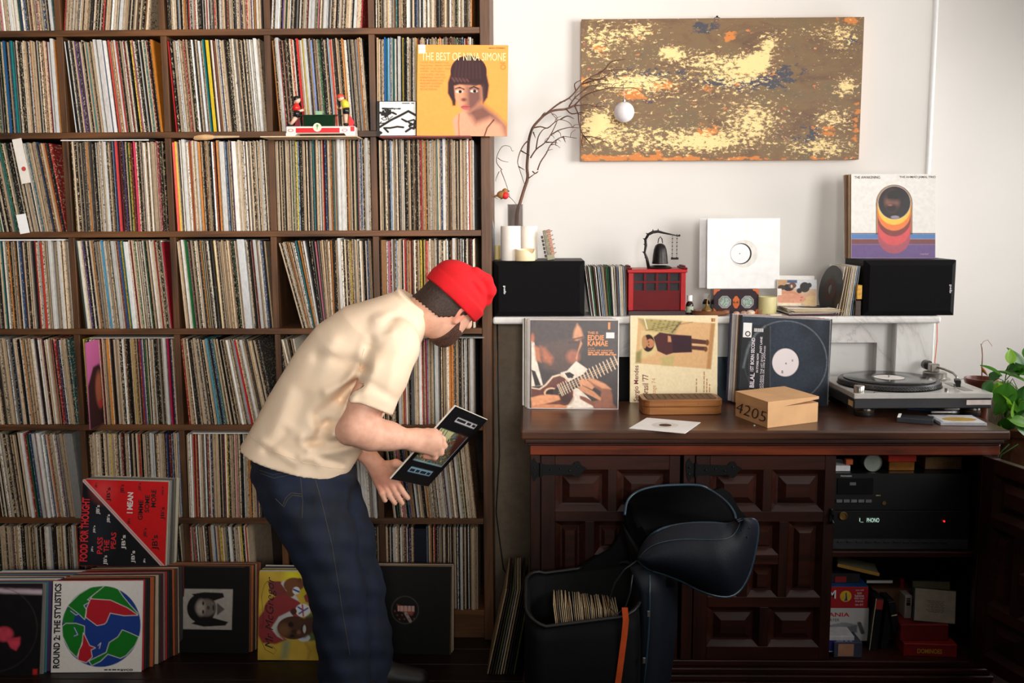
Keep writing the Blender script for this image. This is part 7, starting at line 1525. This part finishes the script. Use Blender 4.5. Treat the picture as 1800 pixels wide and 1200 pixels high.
# legs
hpN, knN, anN = A_(531, 868, 2.985), A_(583, 1010, 2.965), A_(598, 1190, 2.99)
hpF, knF, anF = A_(568, 872, 3.14), A_(622, 1010, 3.13), A_(648, 1185, 3.13)
for h_, k2, a2 in ((hpN, knN, anN), (hpF, knF, anF)):
    body.cone(pelv, h_, .10, .085, .05); body.chain([h_, k2, a2], [.082, .055, .042], .03); body.cone(a2, np.array([a2[0]+.09, a2[1], .03]), .03, .018, .02)
m, ns, ls, b = newmat('skin'); a = nd(ns, 'ShaderNodeVertexColor', layer_name='Col'); f = noise(ns, ls, mapped(ns, ls, (1, 1, 1)), 55, 4)
mu = nd(ns, 'ShaderNodeMix', data_type='RGBA', blend_type='MULTIPLY'); mu.inputs[0].default_value = 1; rp = ramp(ns, [(.3, (.86, .80, .78)), (.7, (1, 1, 1))]); ls.new(f, rp.inputs[0]); ls.new(a.outputs[0], mu.inputs[6]); ls.new(rp.outputs[0], mu.inputs[7]); ls.new(mu.outputs[2], b.inputs['Base Color'])
b.inputs['Roughness'].default_value = .5; b.inputs['Subsurface Weight'].default_value = .12; b.inputs['Subsurface Radius'].default_value = (.012, .005, .003); b.inputs['Specular IOR Level'].default_value = .35
M_SKIN = m
def skincol(V):
    c = np.tile(np.array(s2l((236, 184, 158))), (len(V), 1)); red = np.array(s2l((216, 136, 112)))
    def blend(p, r, co, k=1): 
        nonlocal c
        w_ = (k*np.exp(-(np.linalg.norm(V-p, axis=1)/r)**2))[:, None]; c = c*(1-w_)+co*w_
    for p in tips: blend(p[1], .018, red, .6)
    for p in kl: blend(p, .02, red, .3)
    blend(H(0, -.01, .08), .03, np.array(s2l((222, 130, 110))), .8); blend(elR, .05, red, .3); blend(A_(677, 835, 3.12), .05, red, .5); blend(H(.095, -.06, 0), .02, np.array(s2l((180, 90, 84))), .8)
    for s in (-1, 1):
        d = np.linalg.norm(V-H(.088, .006, .032*s), axis=1); c[d < .009] = s2l((226, 220, 214)); c[d < .005] = s2l((40, 28, 22))
    return c
man = body.build('person', M_SKIN, None, skincol)
tag(man, 'man in a cream t-shirt, jeans and red beanie bending to pull out a record', 'person')
# --- hair and beard: shells around the head
hd = Vox(hc-.17, hc+.17, .003)
def headsdf(v, e):
    v.ell(hc, head_ax, (.094+e, .108+e, .074+e), 0); v.ell(H(.028, -.062, 0), head_ax, (.066+e, .062+e, .056+e), .03); v.ell(H(.062, -.098, 0), head_ax, (.030+e, .026+e, .028+e), .03); v.cone(nb, H(-.035, -.055, 0), .064+e-.004, .058+e, .03)
def cut(v, fn):
    g = np.meshgrid(*v.ax, indexing='ij'); P = np.stack(g, -1)-hc; f_, c_, s_ = P@gx, P@kx, P@sx_
    v.D = np.maximum(v.D, fn(f_, c_, s_).astype(np.float32))
headsdf(hd, .006)
cut(hd, lambda f_, c_, s_: np.maximum.reduce([f_-.034, -(c_+.056-.80*np.maximum(0, f_+.050))+.0022*np.sin(f_*420+s_*300)+.0015*np.sin(s_*900+f_*500), c_-.06]))
M_HAIR = plain((54, 36, 27), .7, var=.45, scale=180, bmp=.8, name='short_dark_hair')
hd.build('hair', M_HAIR, man)
bd_ = Vox(hc-.17, hc+.17, .003); e_ = .0045; bd_.ell(hc, head_ax, (.094+e_, .108+e_, .074+e_), 0); bd_.ell(H(.028, -.062, 0), head_ax, (.066+e_, .062+e_, .056+e_), .03); bd_.ell(H(.062, -.098, 0), head_ax, (.030+e_, .026+e_, .028+e_), .03)
cut(bd_, lambda f_, c_, s_: np.maximum.reduce([c_+.050-.9*np.clip(.045-f_, 0, .04)+.0015*np.sin(f_*260+s_*160), -f_+.018, -(c_+.145)]))
bd_.build('beard', plain((78, 50, 38), .75, var=.45, scale=170, bmp=.8, name='brown_beard'), man)
# --- beanie
hat = Vox(hc-.19, hc+.20, .004)
hat.ell(H(.0, .03, 0), head_ax, (.106, .090, .088), 0)
hat.ell(H(-.02, .07, .0), head_ax, (.082, .052, .074), .03)
hat.ell(H(.020, .088, .008), head_ax, (.062, .034, .056), .012)
hat.chain([H(-.046, .096, .022), H(-.02, .118, .036), H(.022, .122, .046), H(.056, .104, .048), H(.076, .076, .036)], [.012, .018, .020, .021, .019], .006)
hat.chain([H(.076, .076, .036), H(.082, .078, .0), H(.06, .105, -.03)], [.019, .018, .016], .008)
hat.ell(H(.024, .136, .006), head_ax, (.040, .026, .026), .010, sub=True)           # creases in the slouched crown
hat.cone(H(-.03, .088, .072), H(.05, .070, .080), .006, .006, .012, sub=True)
cut(hat, lambda f_, c_, s_: -(c_-.012+.10*f_))
cuff = Vox(hc-.19, hc+.20, .004); cuff.ell(H(.0, .035, 0), head_ax, (.112, .104, .094), 0); cut(cuff, lambda f_, c_, s_: np.maximum(-(c_-.006+.10*f_), c_-.046+.10*f_))
hat.D = Vox.smin(hat.D, cuff.D, .006)
inner = Vox(hc-.19, hc+.20, .004); inner.ell(hc, head_ax, (.092, .106, .072), 0); 
hat.D = np.maximum(hat.D, -inner.D)
m, ns, ls, b = newmat('red_knit'); v = mapped(ns, ls, (1, 1, 1)); f = noise(ns, ls, v, 420, 2); f2 = noise(ns, ls, v, 14, 3)
rp = ramp(ns, [(.3, s2l((200, 4, 16))), (.7, s2l((222, 8, 24)))]); ls.new(f2, rp.inputs[0]); ls.new(rp.outputs[0], b.inputs['Base Color']); b.inputs['Roughness'].default_value = .85; bump(ns, ls, f, b, .35, .0012)
hat.build('beanie', m, man)
# --- t-shirt
sh_ = Vox((-.95, 2.72, .70), (-.16, 3.40, 1.52), .0055)
Hm = A_(528, 808, YP); Nm = A_(715, 548, YP); ax_ = Nm-Hm; Lm = np.linalg.norm(ax_); ax_ = ax_/Lm; pp = unit(np.cross(ax_, [0, 1, 0])); 
if pp[0] > 0: pp = -pp
q_ = Lm/320.0
TT = [-.3, -.1, 0, .2, .5, .67, .83, .95, 1.05, 1.15]
CC = np.array([4, 6, 8, 14, 21, 22, 17, 6, -4, -8])*q_; AA = np.array([92, 91, 91, 93, 92, 87, 73, 54, 41, 38])*q_
BB = np.array([.185, .185, .185, .185, .195, .205, .195, .145, .085, .078])
def shirt(off):
    def fn(x, y, z):
        P = [x-Hm[0], y-Hm[1], z-Hm[2]]; t = (P[0]*ax_[0]+P[1]*ax_[1]+P[2]*ax_[2])/Lm; u = P[0]*pp[0]+P[2]*pp[2]; w_ = P[1]
        c = np.interp(t, TT, CC); a = np.interp(t, TT, AA)+off; b2 = np.interp(t, TT, BB)+off
        e = 2.35; q = (np.abs((u-c)/a)**e+np.abs(w_/b2)**e)**(1/e); d = (q-1)*np.minimum(a, b2)
        hem = (-.0-.18*(u-.0)/(.17))*0 ; tt_ = t*Lm
        lowcut = -(t-(.005-.105*(u/(91*q_))))*Lm            # slanted hem
        return np.maximum(np.maximum(d, lowcut), (t-1.075)*Lm)
    return fn
big_lo, big_hi = sh_.lo, sh_.lo+sh_.h*sh_.n
sh_.add(shirt(0), big_lo, big_hi, 0)
# sleeves
sR0, sR1 = A_(686, 606, 2.925), A_(648, 706, 2.862)
slv = Vox((-.95, 2.72, .70), (-.16, 3.40, 1.52), .0055)
slv.cone(sR0, A_(668, 655, 2.885), .088, .084, .0); slv.cone(A_(668, 655, 2.885), sR1+(sR1-A_(668, 655, 2.885))*.6, .084, .076, .01)
sa = unit(sR1-A_(668, 655, 2.885))
gX, gY, gZ = np.meshgrid(*slv.ax, indexing='ij'); dpl = (gX-sR1[0])*sa[0]+(gY-sR1[1])*sa[1]+(gZ-sR1[2])*sa[2]
rad = np.sqrt(np.maximum(0, (gX-sR1[0])**2+(gY-sR1[1])**2+(gZ-sR1[2])**2-dpl**2))
slv.D = np.maximum(slv.D, dpl-.014).astype(np.float32); bore = -np.maximum(rad-.064, -.04-dpl); hollow_z = (dpl > -.05) & (dpl < .05) & (rad < .09); del gX, gY, gZ, dpl, rad
sh_.D = Vox.smin(sh_.D, slv.D, .022)
sh_.cone(A_(692, 612, 3.21), A_(640, 700, 3.255), .085, .075, .035)
# folds: ridges and hollows traced over the near side
X, Y_, Zg = [g.astype(np.float32) for g in np.meshgrid(*sh_.ax, indexing='ij')]
vpx = None
rel = np.stack([X, Y_, Zg-CAM_Z], -1); dd = rel@np.array(_d); IX = 900+F_PX*(rel@np.array(_r))/dd; IY = 600-F_PX*(rel@np.array(_u))/dd; del rel, dd
FOLD = [((640, 650), (600, 700), 10, -.016), ((628, 640), (560, 625), 12, -.007), ((636, 660), (575, 690), 11, .008), ((632, 672), (560, 730), 12, -.014), ((620, 690), (585, 760), 11, .013), ((605, 715), (550, 790), 12, -.013), ((600, 745), (560, 745), 8, -.010), ((605, 760), (545, 790), 9, .009), ((610, 775), (540, 778), 8, -.010), ((612, 790), (530, 805), 9, .007),
        ((560, 640), (520, 740), 16, -.006), ((585, 600), (545, 680), 16, .005), ((500, 760), (470, 790), 10, -.006), ((530, 770), (560, 812), 10, .006), ((505, 690), (480, 770), 14, .004), ((652, 600), (640, 650), 10, -.010), ((660, 610), (690, 560), 12, -.006), ((690, 585), (650, 600), 8, .005), ((640, 668), (690, 700), 9, -.005), ((660, 640), (640, 690), 9, .004), ((700, 620), (680, 700), 12, .004), ((575, 740), (560, 760), 6, -.008), ((548, 800), (600, 815), 7, -.005), ((460, 775), (520, 815), 8, .004), ((700, 545), (660, 560), 10, .004)]
disp = np.zeros(sh_.D.shape, np.float32)
for (p0, p1, wd, am) in FOLD:
    dx, dy = p1[0]-p0[0], p1[1]-p0[1]; t_ = np.clip(((IX-p0[0])*dx+(IY-p0[1])*dy)/(dx*dx+dy*dy), 0, 1)
    d2 = (IX-p0[0]-t_*dx)**2+(IY-p0[1]-t_*dy)**2; disp += am*np.exp(-d2/wd**2)
disp *= 1.5*np.clip((3.12-Y_)/.1, 0, 1)
sh_.D -= disp; del IX, IY, disp
sh_.D = np.where(hollow_z & (slv.D < .03), np.maximum(sh_.D, bore), sh_.D).astype(np.float32); del bore, hollow_z
# hollow out the hem, sleeve and neck openings
def hollow(x, y, z): return shirt(-.007)(x, y, z)
ih = Vox((-.95, 2.72, .70), (-.16, 3.40, 1.52), .0055)
P = [X-Hm[0], Y_-Hm[1], Zg-Hm[2]]; t = (P[0]*ax_[0]+P[1]*ax_[1]+P[2]*ax_[2])/Lm; u = P[0]*pp[0]+P[2]*pp[2]
c_ = np.interp(t, TT, CC); a_ = np.interp(t, TT, AA)-.008; b2 = np.interp(t, TT, BB)-.008
hol = ((np.abs((u-c_)/a_)**2.35+np.abs(P[1]/b2)**2.35)**(1/2.35)-1)*np.minimum(a_, b2)
hol = np.maximum(hol+.006, (t-(.005-.105*(u/(91*q_))))*Lm-.03)
sh_.D = np.maximum(sh_.D, -hol.astype(np.float32))
m, ns, ls, b = newmat('cream_jersey'); f = noise(ns, ls, mapped(ns, ls, (1, 1, 1)), 900, 2); f2 = noise(ns, ls, mapped(ns, ls, (1, 1, 1)), 9, 4)
rp = ramp(ns, [(.3, s2l((238, 210, 180))), (.7, s2l((246, 222, 194)))]); ls.new(f2, rp.inputs[0]); ls.new(rp.outputs[0], b.inputs['Base Color']); b.inputs['Roughness'].default_value = .85; bump(ns, ls, f, b, .15, .0006)
ts = sh_.build('t_shirt', m, man)
del X, Y_, Zg, t, u, c_, a_, b2, hol
def along(vox, P, r, nm, mat, par, lift=.0012):
    Q = [vox.hit(x, y_) for x, y_ in P]; Q = [q for q in Q if q is not None]
    Q = [q+(CAM-q).normalized()*lift for q in Q]
    if len(Q) > 1: return MB().tube(Q, r, 5).build(nm, mat, par)
def dense(P, n=6):
    O = []
    for a_, b_ in zip(P, P[1:]): O += [(a_[0]+(b_[0]-a_[0])*k/n, a_[1]+(b_[1]-a_[1])*k/n) for k in range(n)]
    return O+[P[-1]]
M_SEAM = plain((226, 200, 172), .9, name='shirt_seam')
along(sh_, dense([(640, 612), (633, 640), (628, 665)]), .0012, 'seam', M_SEAM, man, .0004)
along(sh_, dense([(440, 768), (475, 792), (530, 812), (580, 822), (610, 824)]), .0009, 'hem_seam', M_SEAM, man, .0004)
0 and along(sh_, dense([(704, 531), (714, 545), (720, 560), (723, 576), (724, 590)]), .0016, 'neck_rib', M_SEAM, man, .0006)
# --- jeans
jn = Vox((-.95, 2.74, .0), (-.30, 3.38, .98), .0055)
jn.ell(A_(535, 828, YP), [unit([1, 0, -.25]), [0, 1, 0], unit([.25, 0, 1])], (.165, .178, .13), 0)
jn.chain([A_(530, 872, 2.985), A_(567, 950, 2.97), A_(590, 1030, 2.965), A_(602, 1110, 2.975), A_(606, 1210, 2.985)], [.122, .100, .086, .080, .082], .03)
jn.chain([A_(572, 872, 3.135), A_(604, 950, 3.125), A_(627, 1030, 3.12), A_(643, 1110, 3.125), A_(652, 1200, 3.125)], [.118, .096, .083, .078, .082], .03)
X, Y_, Zg = [g.astype(np.float32) for g in np.meshgrid(*jn.ax, indexing='ij')]
jn.D += (.0025*np.sin(X*55+Zg*38)+.002*np.sin(Zg*90+Y_*40)).astype(np.float32); jn.D = np.maximum(jn.D, .012-Zg)
pt_ = (X-Hm[0])*ax_[0]+(Y_-Hm[1])*ax_[1]+(Zg-Hm[2])*ax_[2]; jn.D = np.maximum(jn.D, pt_-.07).astype(np.float32)
m, ns, ls, b = newmat('indigo_denim'); f = noise(ns, ls, mapped(ns, ls, (1, 1, 1)), 700, 2); f2 = noise(ns, ls, mapped(ns, ls, (1, 1, .4)), 14, 5, .65)
rp = ramp(ns, [(.3, s2l((10, 15, 26))), (.7, s2l((18, 32, 58)))]); ls.new(f2, rp.inputs[0]); ls.new(rp.outputs[0], b.inputs['Base Color']); b.inputs['Roughness'].default_value = .85; bump(ns, ls, f, b, .3, .001)
jo = jn.build('jeans', m, man)
M_ST2 = plain((84, 78, 62), .8, name='stitch_thread')
for P in ([(456, 826), (480, 834), (523, 825)], [(458, 832), (482, 840), (524, 831)], [(527, 826), (532, 880), (531, 910)], [(497, 888), (502, 875), (512, 866), (530, 868)], [(499, 891), (505, 878), (514, 870), (531, 872)], [(484, 876), (498, 890)], [(553, 838), (565, 880), (577, 930), (584, 960), (592, 1010), (603, 1080), (615, 1150)]):
    along(jn, dense(P, 8), .0007, 'stitching', M_ST2, jo, .0008)
# --- shoes (just below the picture)
for a2, dyy in ((A_(606, 1200, 2.985), 0), (A_(652, 1195, 3.125), 0)):
    s_ = Vox((a2[0]-.13, a2[1]-.08, -.006), (a2[0]+.27, a2[1]+.08, .13), .006); g0 = np.array([a2[0], a2[1], 0])
    s_.cone(g0+[-.04, 0, .045], g0+[.04, 0, .05], .042, .044, .02); s_.cone(g0+[.04, 0, .045], g0+[.16, 0, .03], .044, .034, .02); s_.D = np.maximum(s_.D, (.001-s_.ax[2])[None, None, :].astype(np.float32))
    so = s_.build('shoe', plain((30, 26, 24), .5, name='shoe_leather'), man)
# ============================================================ the record in his hand
L0, T0 = at(686, 842, 2.965), at(801, 713, 2.985)
e1 = (T0-L0); e1n = e1.normalized(); Rr_, = (at(850, 748, 3.27),)
e2 = Rr_-T0; e2 = (e2-e1n*e2.dot(e1n)).normalized(); nrm_ = e2.cross(e1n); 
if nrm_.y > 0: nrm_ = -nrm_
# sleeve axes: local x along e2, local z along e1, local -y facing out
Rm = Matrix((e2, -nrm_, e1n)).transposed()
if Rm.determinant() < 0: Rm = Matrix((-e2, -nrm_, e1n)).transposed()
hl = e1.length; hs_ = SW
hr = MB().box(-hs_/2, hs_/2, 0, .0055, 0, hl, .0012).build('record_sleeve', plain((222, 214, 200), .5, var=.06, scale=30, name='held_sleeve_card'))
hr.matrix_world = Matrix.Translation(L0+e2*hs_/2) @ Rm.to_4x4()
tag(hr, 'black album sleeve with a bright painted picture held by the man', 'record')
cxs = 1 if (Rm.col[0]-e2).length < .1 else -1
c = Canvas(130, 1, (22, 21, 24)); rs2 = np.random.RandomState(4)
c.rect(.10, .28, .90, .72, (120, 110, 60))
fl_ = [c.field(k_, s_) for k_, s_ in ((14, 1), (20, 2), (9, 3), (26, 4))]
cols = [s2l((60, 130, 150)), s2l((150, 60, 70)), s2l((110, 120, 70)), s2l((90, 60, 40)), s2l((190, 180, 120)), s2l((40, 70, 60))]
pick = ((fl_[0]*3+fl_[1]*3+fl_[3]*2)*3).astype(int) % 6; pic = np.array(cols)[pick]; a = c._cov(c._sd([(.10, .28), (.90, .28), (.90, .72), (.10, .72)]), 0)[..., None]; c.im = c.im*(1-a)+pic*a
c.rect(.10, .28, .48, .42, (206, 204, 150))
for x in (.18, .26, .34): c.line([(x-.04, .29), (x+.02, .42)], .016, (40, 40, 60))
c.poly([(.6, .28), (.9, .28), (.9, .62), (.75, .5)], (92, 48, 40), .06).rect(.10, .705, .9, .72, (150, 190, 206)).rect(.88, .28, .9, .72, (150, 170, 180))
c.rect(.26, .10, .86, .16, (206, 200, 202)).rect(.20, .80, .80, .868, (140, 178, 200))
c.ringe(.5, .5, .47, .006, (44, 44, 48), .5, .01)
if cxs < 0: c.im = c.im[:, ::-1]
c.mesh('cover_print', hs_-.003, hl-.003, hr, M_GLOSSPRINT, -.0005, z0=.0015)
t = Text(hs_, hl, -.001); t.put('~3', .28, .115, .84, .145, (40, 38, 44), 0, .02).put('~4', .23, .818, .77, .852, (40, 44, 54), 0, .02); t.mesh(hr)
# ============================================================ record backpack in front of the sideboard
YBG = 2.80
bg = empty('record_backpack', (at(1060, 1190, YBG).x, YBG+.1, 0), label='open black padded record backpack standing before the sideboard', cat='bag')
BO = bg.location.copy()
M_NY = plain((8, 9, 11), .75, spec=.2, var=.15, scale=300, bmp=.3, name='black_nylon'); M_NYB = plain((11, 17, 29), .6, spec=.3, var=.12, scale=300, bmp=.3, name='navy_nylon'); M_PIPE = plain((40, 62, 76), .3, name='shiny_piping'); M_LIN = plain((5, 5, 6), .9, name='dark_lining')
def bpt(mb, nm, mt, sm=True): o = mb.build(nm, mt, bg, sm); o.location = -BO; return o
def rim(P, Y): return [at(x, y_, Y(x, y_) if callable(Y) else Y) for x, y_ in P]
# body: rounded box with an open, sloping mouth
xl, xr = at(925, 1150, YBG).x, at(1128, 1150, YBG).x; yf, yb_ = YBG, YBG+.215
def rr_ring(x0, x1, y0, y1, r, zf, n=5):
    P = []
    for cx, cy, a0 in ((x1-r, y1-r, 0), (x0+r, y1-r, 90), (x0+r, y0+r, 180), (x1-r, y0+r, 270)):
        for k in range(n+1):
            a = R(a0+90*k/n); x, y_ = cx+r*math.cos(a), cy+r*math.sin(a); P.append(Vector((x, y_, zf(x, y_))))
    return P
zfr = at(1010, 1103, YBG).z; zrR = at(1096, 1010, YBG+.1).z; zbk = at(1010, 1010, YBG+.215).z
def mouth(x, y_):
    f_ = max(0, min(1, (y_-yf)/(yb_-yf))); g_ = (x-xl)/(xr-xl); return zfr+(zbk-zfr)*f_**1.1+.055*max(0, g_-.55)/.45+.02*(max(0, .2-g_)/.2)
rings = [rr_ring(xl+.02, xr-.02, yf+.02, yb_-.02, .05, lambda x, y_: .004), rr_ring(xl, xr, yf, yb_, .06, lambda x, y_: .03)]
for k in range(1, 7): rings.append(rr_ring(xl-.006*math.sin(k*.5), xr+.004*math.sin(k*.5), yf-.012*math.sin(k*.52), yb_, .06, lambda x, y_, k=k: .03+(mouth(x, y_)-.03)*k/6))
inn = [rr_ring(xl+.012, xr-.012, yf+.012, yb_-.012, .05, lambda x, y_, k=k: .03+(mouth(x, y_)-.004-.03)*k) for k in (1, .6, .1)]
mb = MB(); mb.ring(rings+inn, cap=True); bpt(mb, 'body', M_NY)
bpt(MB().tube(rr_ring(xl-.001, xr+.001, yf-.004, yb_+.002, .06, lambda x, y_: mouth(x, y_)+.002), .006, 8, closed=True), 'rim_binding', plain((12, 12, 14), .5, name='black_binding'))
# back wall rising behind the mouth up to the lid hinge
WB = [(1000, 1012), (1040, 985), (1075, 965), (1098, 930), (1098, 905), (1150, 900), (1190, 950), (1188, 1020), (1150, 1030), (1110, 1010), (1060, 1018)]
Qw = rim(WB, YBG+.21); mb = MB(); A1 = [mb.bm.verts.new(q) for q in Qw]; B1 = [mb.bm.verts.new(q+Vector((0, .02, 0))) for q in Qw]; n_ = len(A1); mb.bm.faces.new(A1); mb.bm.faces.new(B1[::-1])
for i in range(n_): mb.bm.faces.new((A1[i], B1[i], B1[(i+1) % n_], A1[(i+1) % n_]))
bpt(mb, 'back_wall', M_NY, False)
# side gusset, navy, down the right
GS = [((1108, 1000), (1190, 985)), ((1122, 1040), (1192, 1030)), ((1126, 1100), (1190, 1100)), ((1124, 1150), (1184, 1160)), ((1122, 1200), (1176, 1215)), ((1120, 1240), (1172, 1250))]
rg_ = []
for (a_, b_) in GS:
    p0, p1 = at(*a_, YBG+.03), at(*b_, YBG+.14); z0 = max(.004, p0.z); z1 = max(.004, p1.z); p0.z, p1.z = z0, z1; L_ = []
    for k in range(9): f_ = k/8; q = p0.lerp(p1, f_); q.y -= .045*math.sin(math.pi*f_); L_.append(q)
    for k in range(8, -1, -1): f_ = k/8; q = p0.lerp(p1, f_); q.y += .07; L_.append(q)
    rg_.append(L_)
mb = MB(); mb.ring(rg_, cap=True); bpt(mb, 'front_pocket', M_NYB)
# lid hanging open: a bowl-shaped flap seen from its rim side
RIM = [(1098, 905), (1103, 880), (1120, 864), (1150, 855), (1190, 852), (1230, 853), (1250, 862), (1275, 880), (1290, 900), (1292, 915), (1280, 921), (1250, 919), (1210, 920), (1170, 927), (1145, 940), (1128, 962), (1120, 985)]
def ry(x, y_): return YBG+.20-.16*max(0, min(1, (y_-862)/65))*(1 if x > 1130 else .6)
rimP = cr(rim(RIM, ry), 4)
mb = MB(); ctr = sum(rimP, Vector())/len(rimP); deep = at(1190, 900, YBG+.24)
mb.ring([rimP, [p.lerp(deep, .35)+Vector((0, .05, -.01)) for p in rimP], [p.lerp(deep, .75)+Vector((0, .07, -.02)) for p in rimP], [p.lerp(deep, .97)+Vector((0, .075, -.02)) for p in rimP]], cap=True); bpt(mb, 'lid_lining', M_LIN)
bpt(MB().tube(rimP, .0042, 8), 'lid_piping', M_PIPE)
# outer shell of the lid, bulging towards the viewer below the rim
OUT = [(1122, 985), (1140, 1000), (1170, 1010), (1200, 1022), (1225, 1035), (1255, 1046), (1282, 1048), (1302, 1035), (1318, 1005), (1328, 965), (1332, 935), (1330, 918), (1320, 912), (1300, 920)]
INN = [(1120, 985), (1128, 962), (1145, 942), (1170, 930), (1200, 923), (1225, 921), (1250, 921), (1268, 922), (1280, 922), (1286, 921), (1290, 919), (1292, 916), (1293, 914), (1294, 913)]
rowsL = []
for f_ in (0, .04, .12, .3, .55, .8, .95, 1):
    L_ = []
    for (a_, b_) in zip(INN, OUT):
        x, y_ = a_[0]+(b_[0]-a_[0])*f_, a_[1]+(b_[1]-a_[1])*f_; d_ = YBG+.04-.085*math.sin(math.pi*min(1, f_*.62+.06))+.07*f_**4+.06*max(0, (x-1270)/60)
        L_.append(at(x, y_, d_))
    rowsL.append(cr(L_, 4))
mb = MB(); mb.ring(rowsL, cap=False, closed=False); mb.ring([[p+Vector((0, .015, 0)) for p in L_] for L_ in rowsL], cap=False, closed=False); bpt(mb, 'lid_shell', M_NYB)
bpt(MB().tube(rowsL[-1], .0045, 8), 'shell_piping', M_PIPE)
sm_ = [a_.lerp(b_, .5)+Vector((0, -.004, 0)) for a_, b_ in zip(rowsL[2], rowsL[3])]; bpt(MB().tube(sm_, .0014, 6), 'lid_seam', M_PIPE)
back_lobe = [(1255, 862), (1268, 858), (1285, 868), (1300, 895), (1318, 915), (1300, 918), (1280, 890)]
Ql = rim(back_lobe, YBG+.22); mb = MB(); A1 = [mb.bm.verts.new(q) for q in Ql]; B1 = [mb.bm.verts.new(q+Vector((0, .015, 0))) for q in Ql]; mb.bm.faces.new(A1); mb.bm.faces.new(B1[::-1])
for i in range(len(A1)): mb.bm.faces.new((A1[i], B1[i], B1[(i+1) % len(A1)], A1[(i+1) % len(A1)]))
bpt(mb, 'lid_tab', M_NY, False)
for x, y_ in ((1304, 932), (1318, 928), (1314, 944)): bpt(MB().sphere(at(x, y_, YBG+.01), .0025, 8, 6), 'tack', M_BLACK)
# neck between body and lid, strap, loop, zip
NK = [((1098, 930), (1125, 965)), ((1104, 960), (1145, 985)), ((1112, 990), (1180, 1005)), ((1110, 1010), (1188, 1030))]
rg_ = []
for a_, b_ in NK:
    p0, p1 = at(*a_, YBG+.10), at(*b_, YBG+.10); L_ = [p0.lerp(p1, k/6)+Vector((0, -.05*math.sin(math.pi*k/6), 0)) for k in range(7)]+[p0.lerp(p1, k/6)+Vector((0, .08, 0)) for k in range(6, -1, -1)]; rg_.append(L_)
mb = MB(); mb.ring(rg_, cap=True); bpt(mb, 'neck', M_NY)
M_LIN.node_tree.nodes['Principled BSDF'].inputs['Specular IOR Level'].default_value = .1
st_ = [(1098, 1068), (1100, 1090), (1097, 1120), (1093, 1150), (1089, 1180), (1084, 1215)]
mb = MB(); L1 = [at(x-5, y_, YBG-.016) for x, y_ in st_]; L2 = [at(x+5.5, y_, YBG-.016) for x, y_ in st_]; D_ = Vector((0, .003, 0))
mb.ring([[a_, b_, b_+D_, a_+D_] for a_, b_ in zip(L1, L2)]); bpt(mb, 'orange_strap', plain((196, 74, 18), .6, name='orange_webbing'), False)
bpt(MB().tube([at(x, y_, YBG+.0) for x, y_ in ((1120, 985), (1098, 1000), (1080, 1025), (1072, 1050), (1072, 1068), (1085, 1080), (1100, 1065), (1108, 1040), (1112, 1010))], .0022, 7), 'cord_loop', plain((30, 32, 36), .4, name='black_cord'))
bpt(MB().tube([at(x, y_, YBG-.004) for x, y_ in ((1142, 1010), (1142, 1060), (1140, 1110), (1136, 1160), (1130, 1215))], .003, 6), 'zip', M_PIPE)
for x, y_ in ((1140, 1078), (1132, 1160)): bpt(MB().box(-.004, .004, -.004, .001, -.009, .009, .001, Matrix.Translation(at(x, y_, YBG-.008))), 'zip_puller', M_STEEL, False)
# singles standing in the bag
rs = random.Random(31); X0, X1 = at(985, 1090, YBG+.07).x, at(1090, 1090, YBG+.07).x; ztop = at(1035, 1060, YBG+.07).z
for k in range(34):
    nm, c_ = rs.choices([('buff', (206, 180, 140)), ('cream', (220, 202, 168)), ('tan', (182, 150, 112)), ('brown', (120, 86, 58)), ('grey', (150, 142, 132))], [4, 4, 3, 1, 1])[0]; key = ('b45', nm)
    if key not in _sl: _sl[key] = MB().box(0, .0026, 0, .14, 0, .178, .0005).build('t', plain(c_, .7, var=.15, name='old_paper_sleeve')).data; bpy.data.objects.remove(bpy.data.objects['t'])
    o = bpy.data.objects.new('single_sleeve', _sl[key]); COL.objects.link(o); f_ = k/33
    o.location = (X0+(X1-X0)*f_+rs.uniform(-.001, .001), YBG+.05+rs.uniform(0, .01), ztop-.178-.022*f_+rs.uniform(-.004, .004)); o.rotation_euler = (R(-4), R(-7+4*f_), R(rs.uniform(-1.5, 1.5)))
    tag(o, '%s seven inch sleeve standing in the open backpack' % nm, 'single', 'singles in the backpack')
o = MB().box(at(940, 1100, YBG).x, at(1110, 1100, YBG).x, YBG+.03, YBG+.19, .03, ztop-.19).build('cardboard_insert', M_LIN); tag(o, 'dark cardboard insert under the singles in the backpack', 'insert')
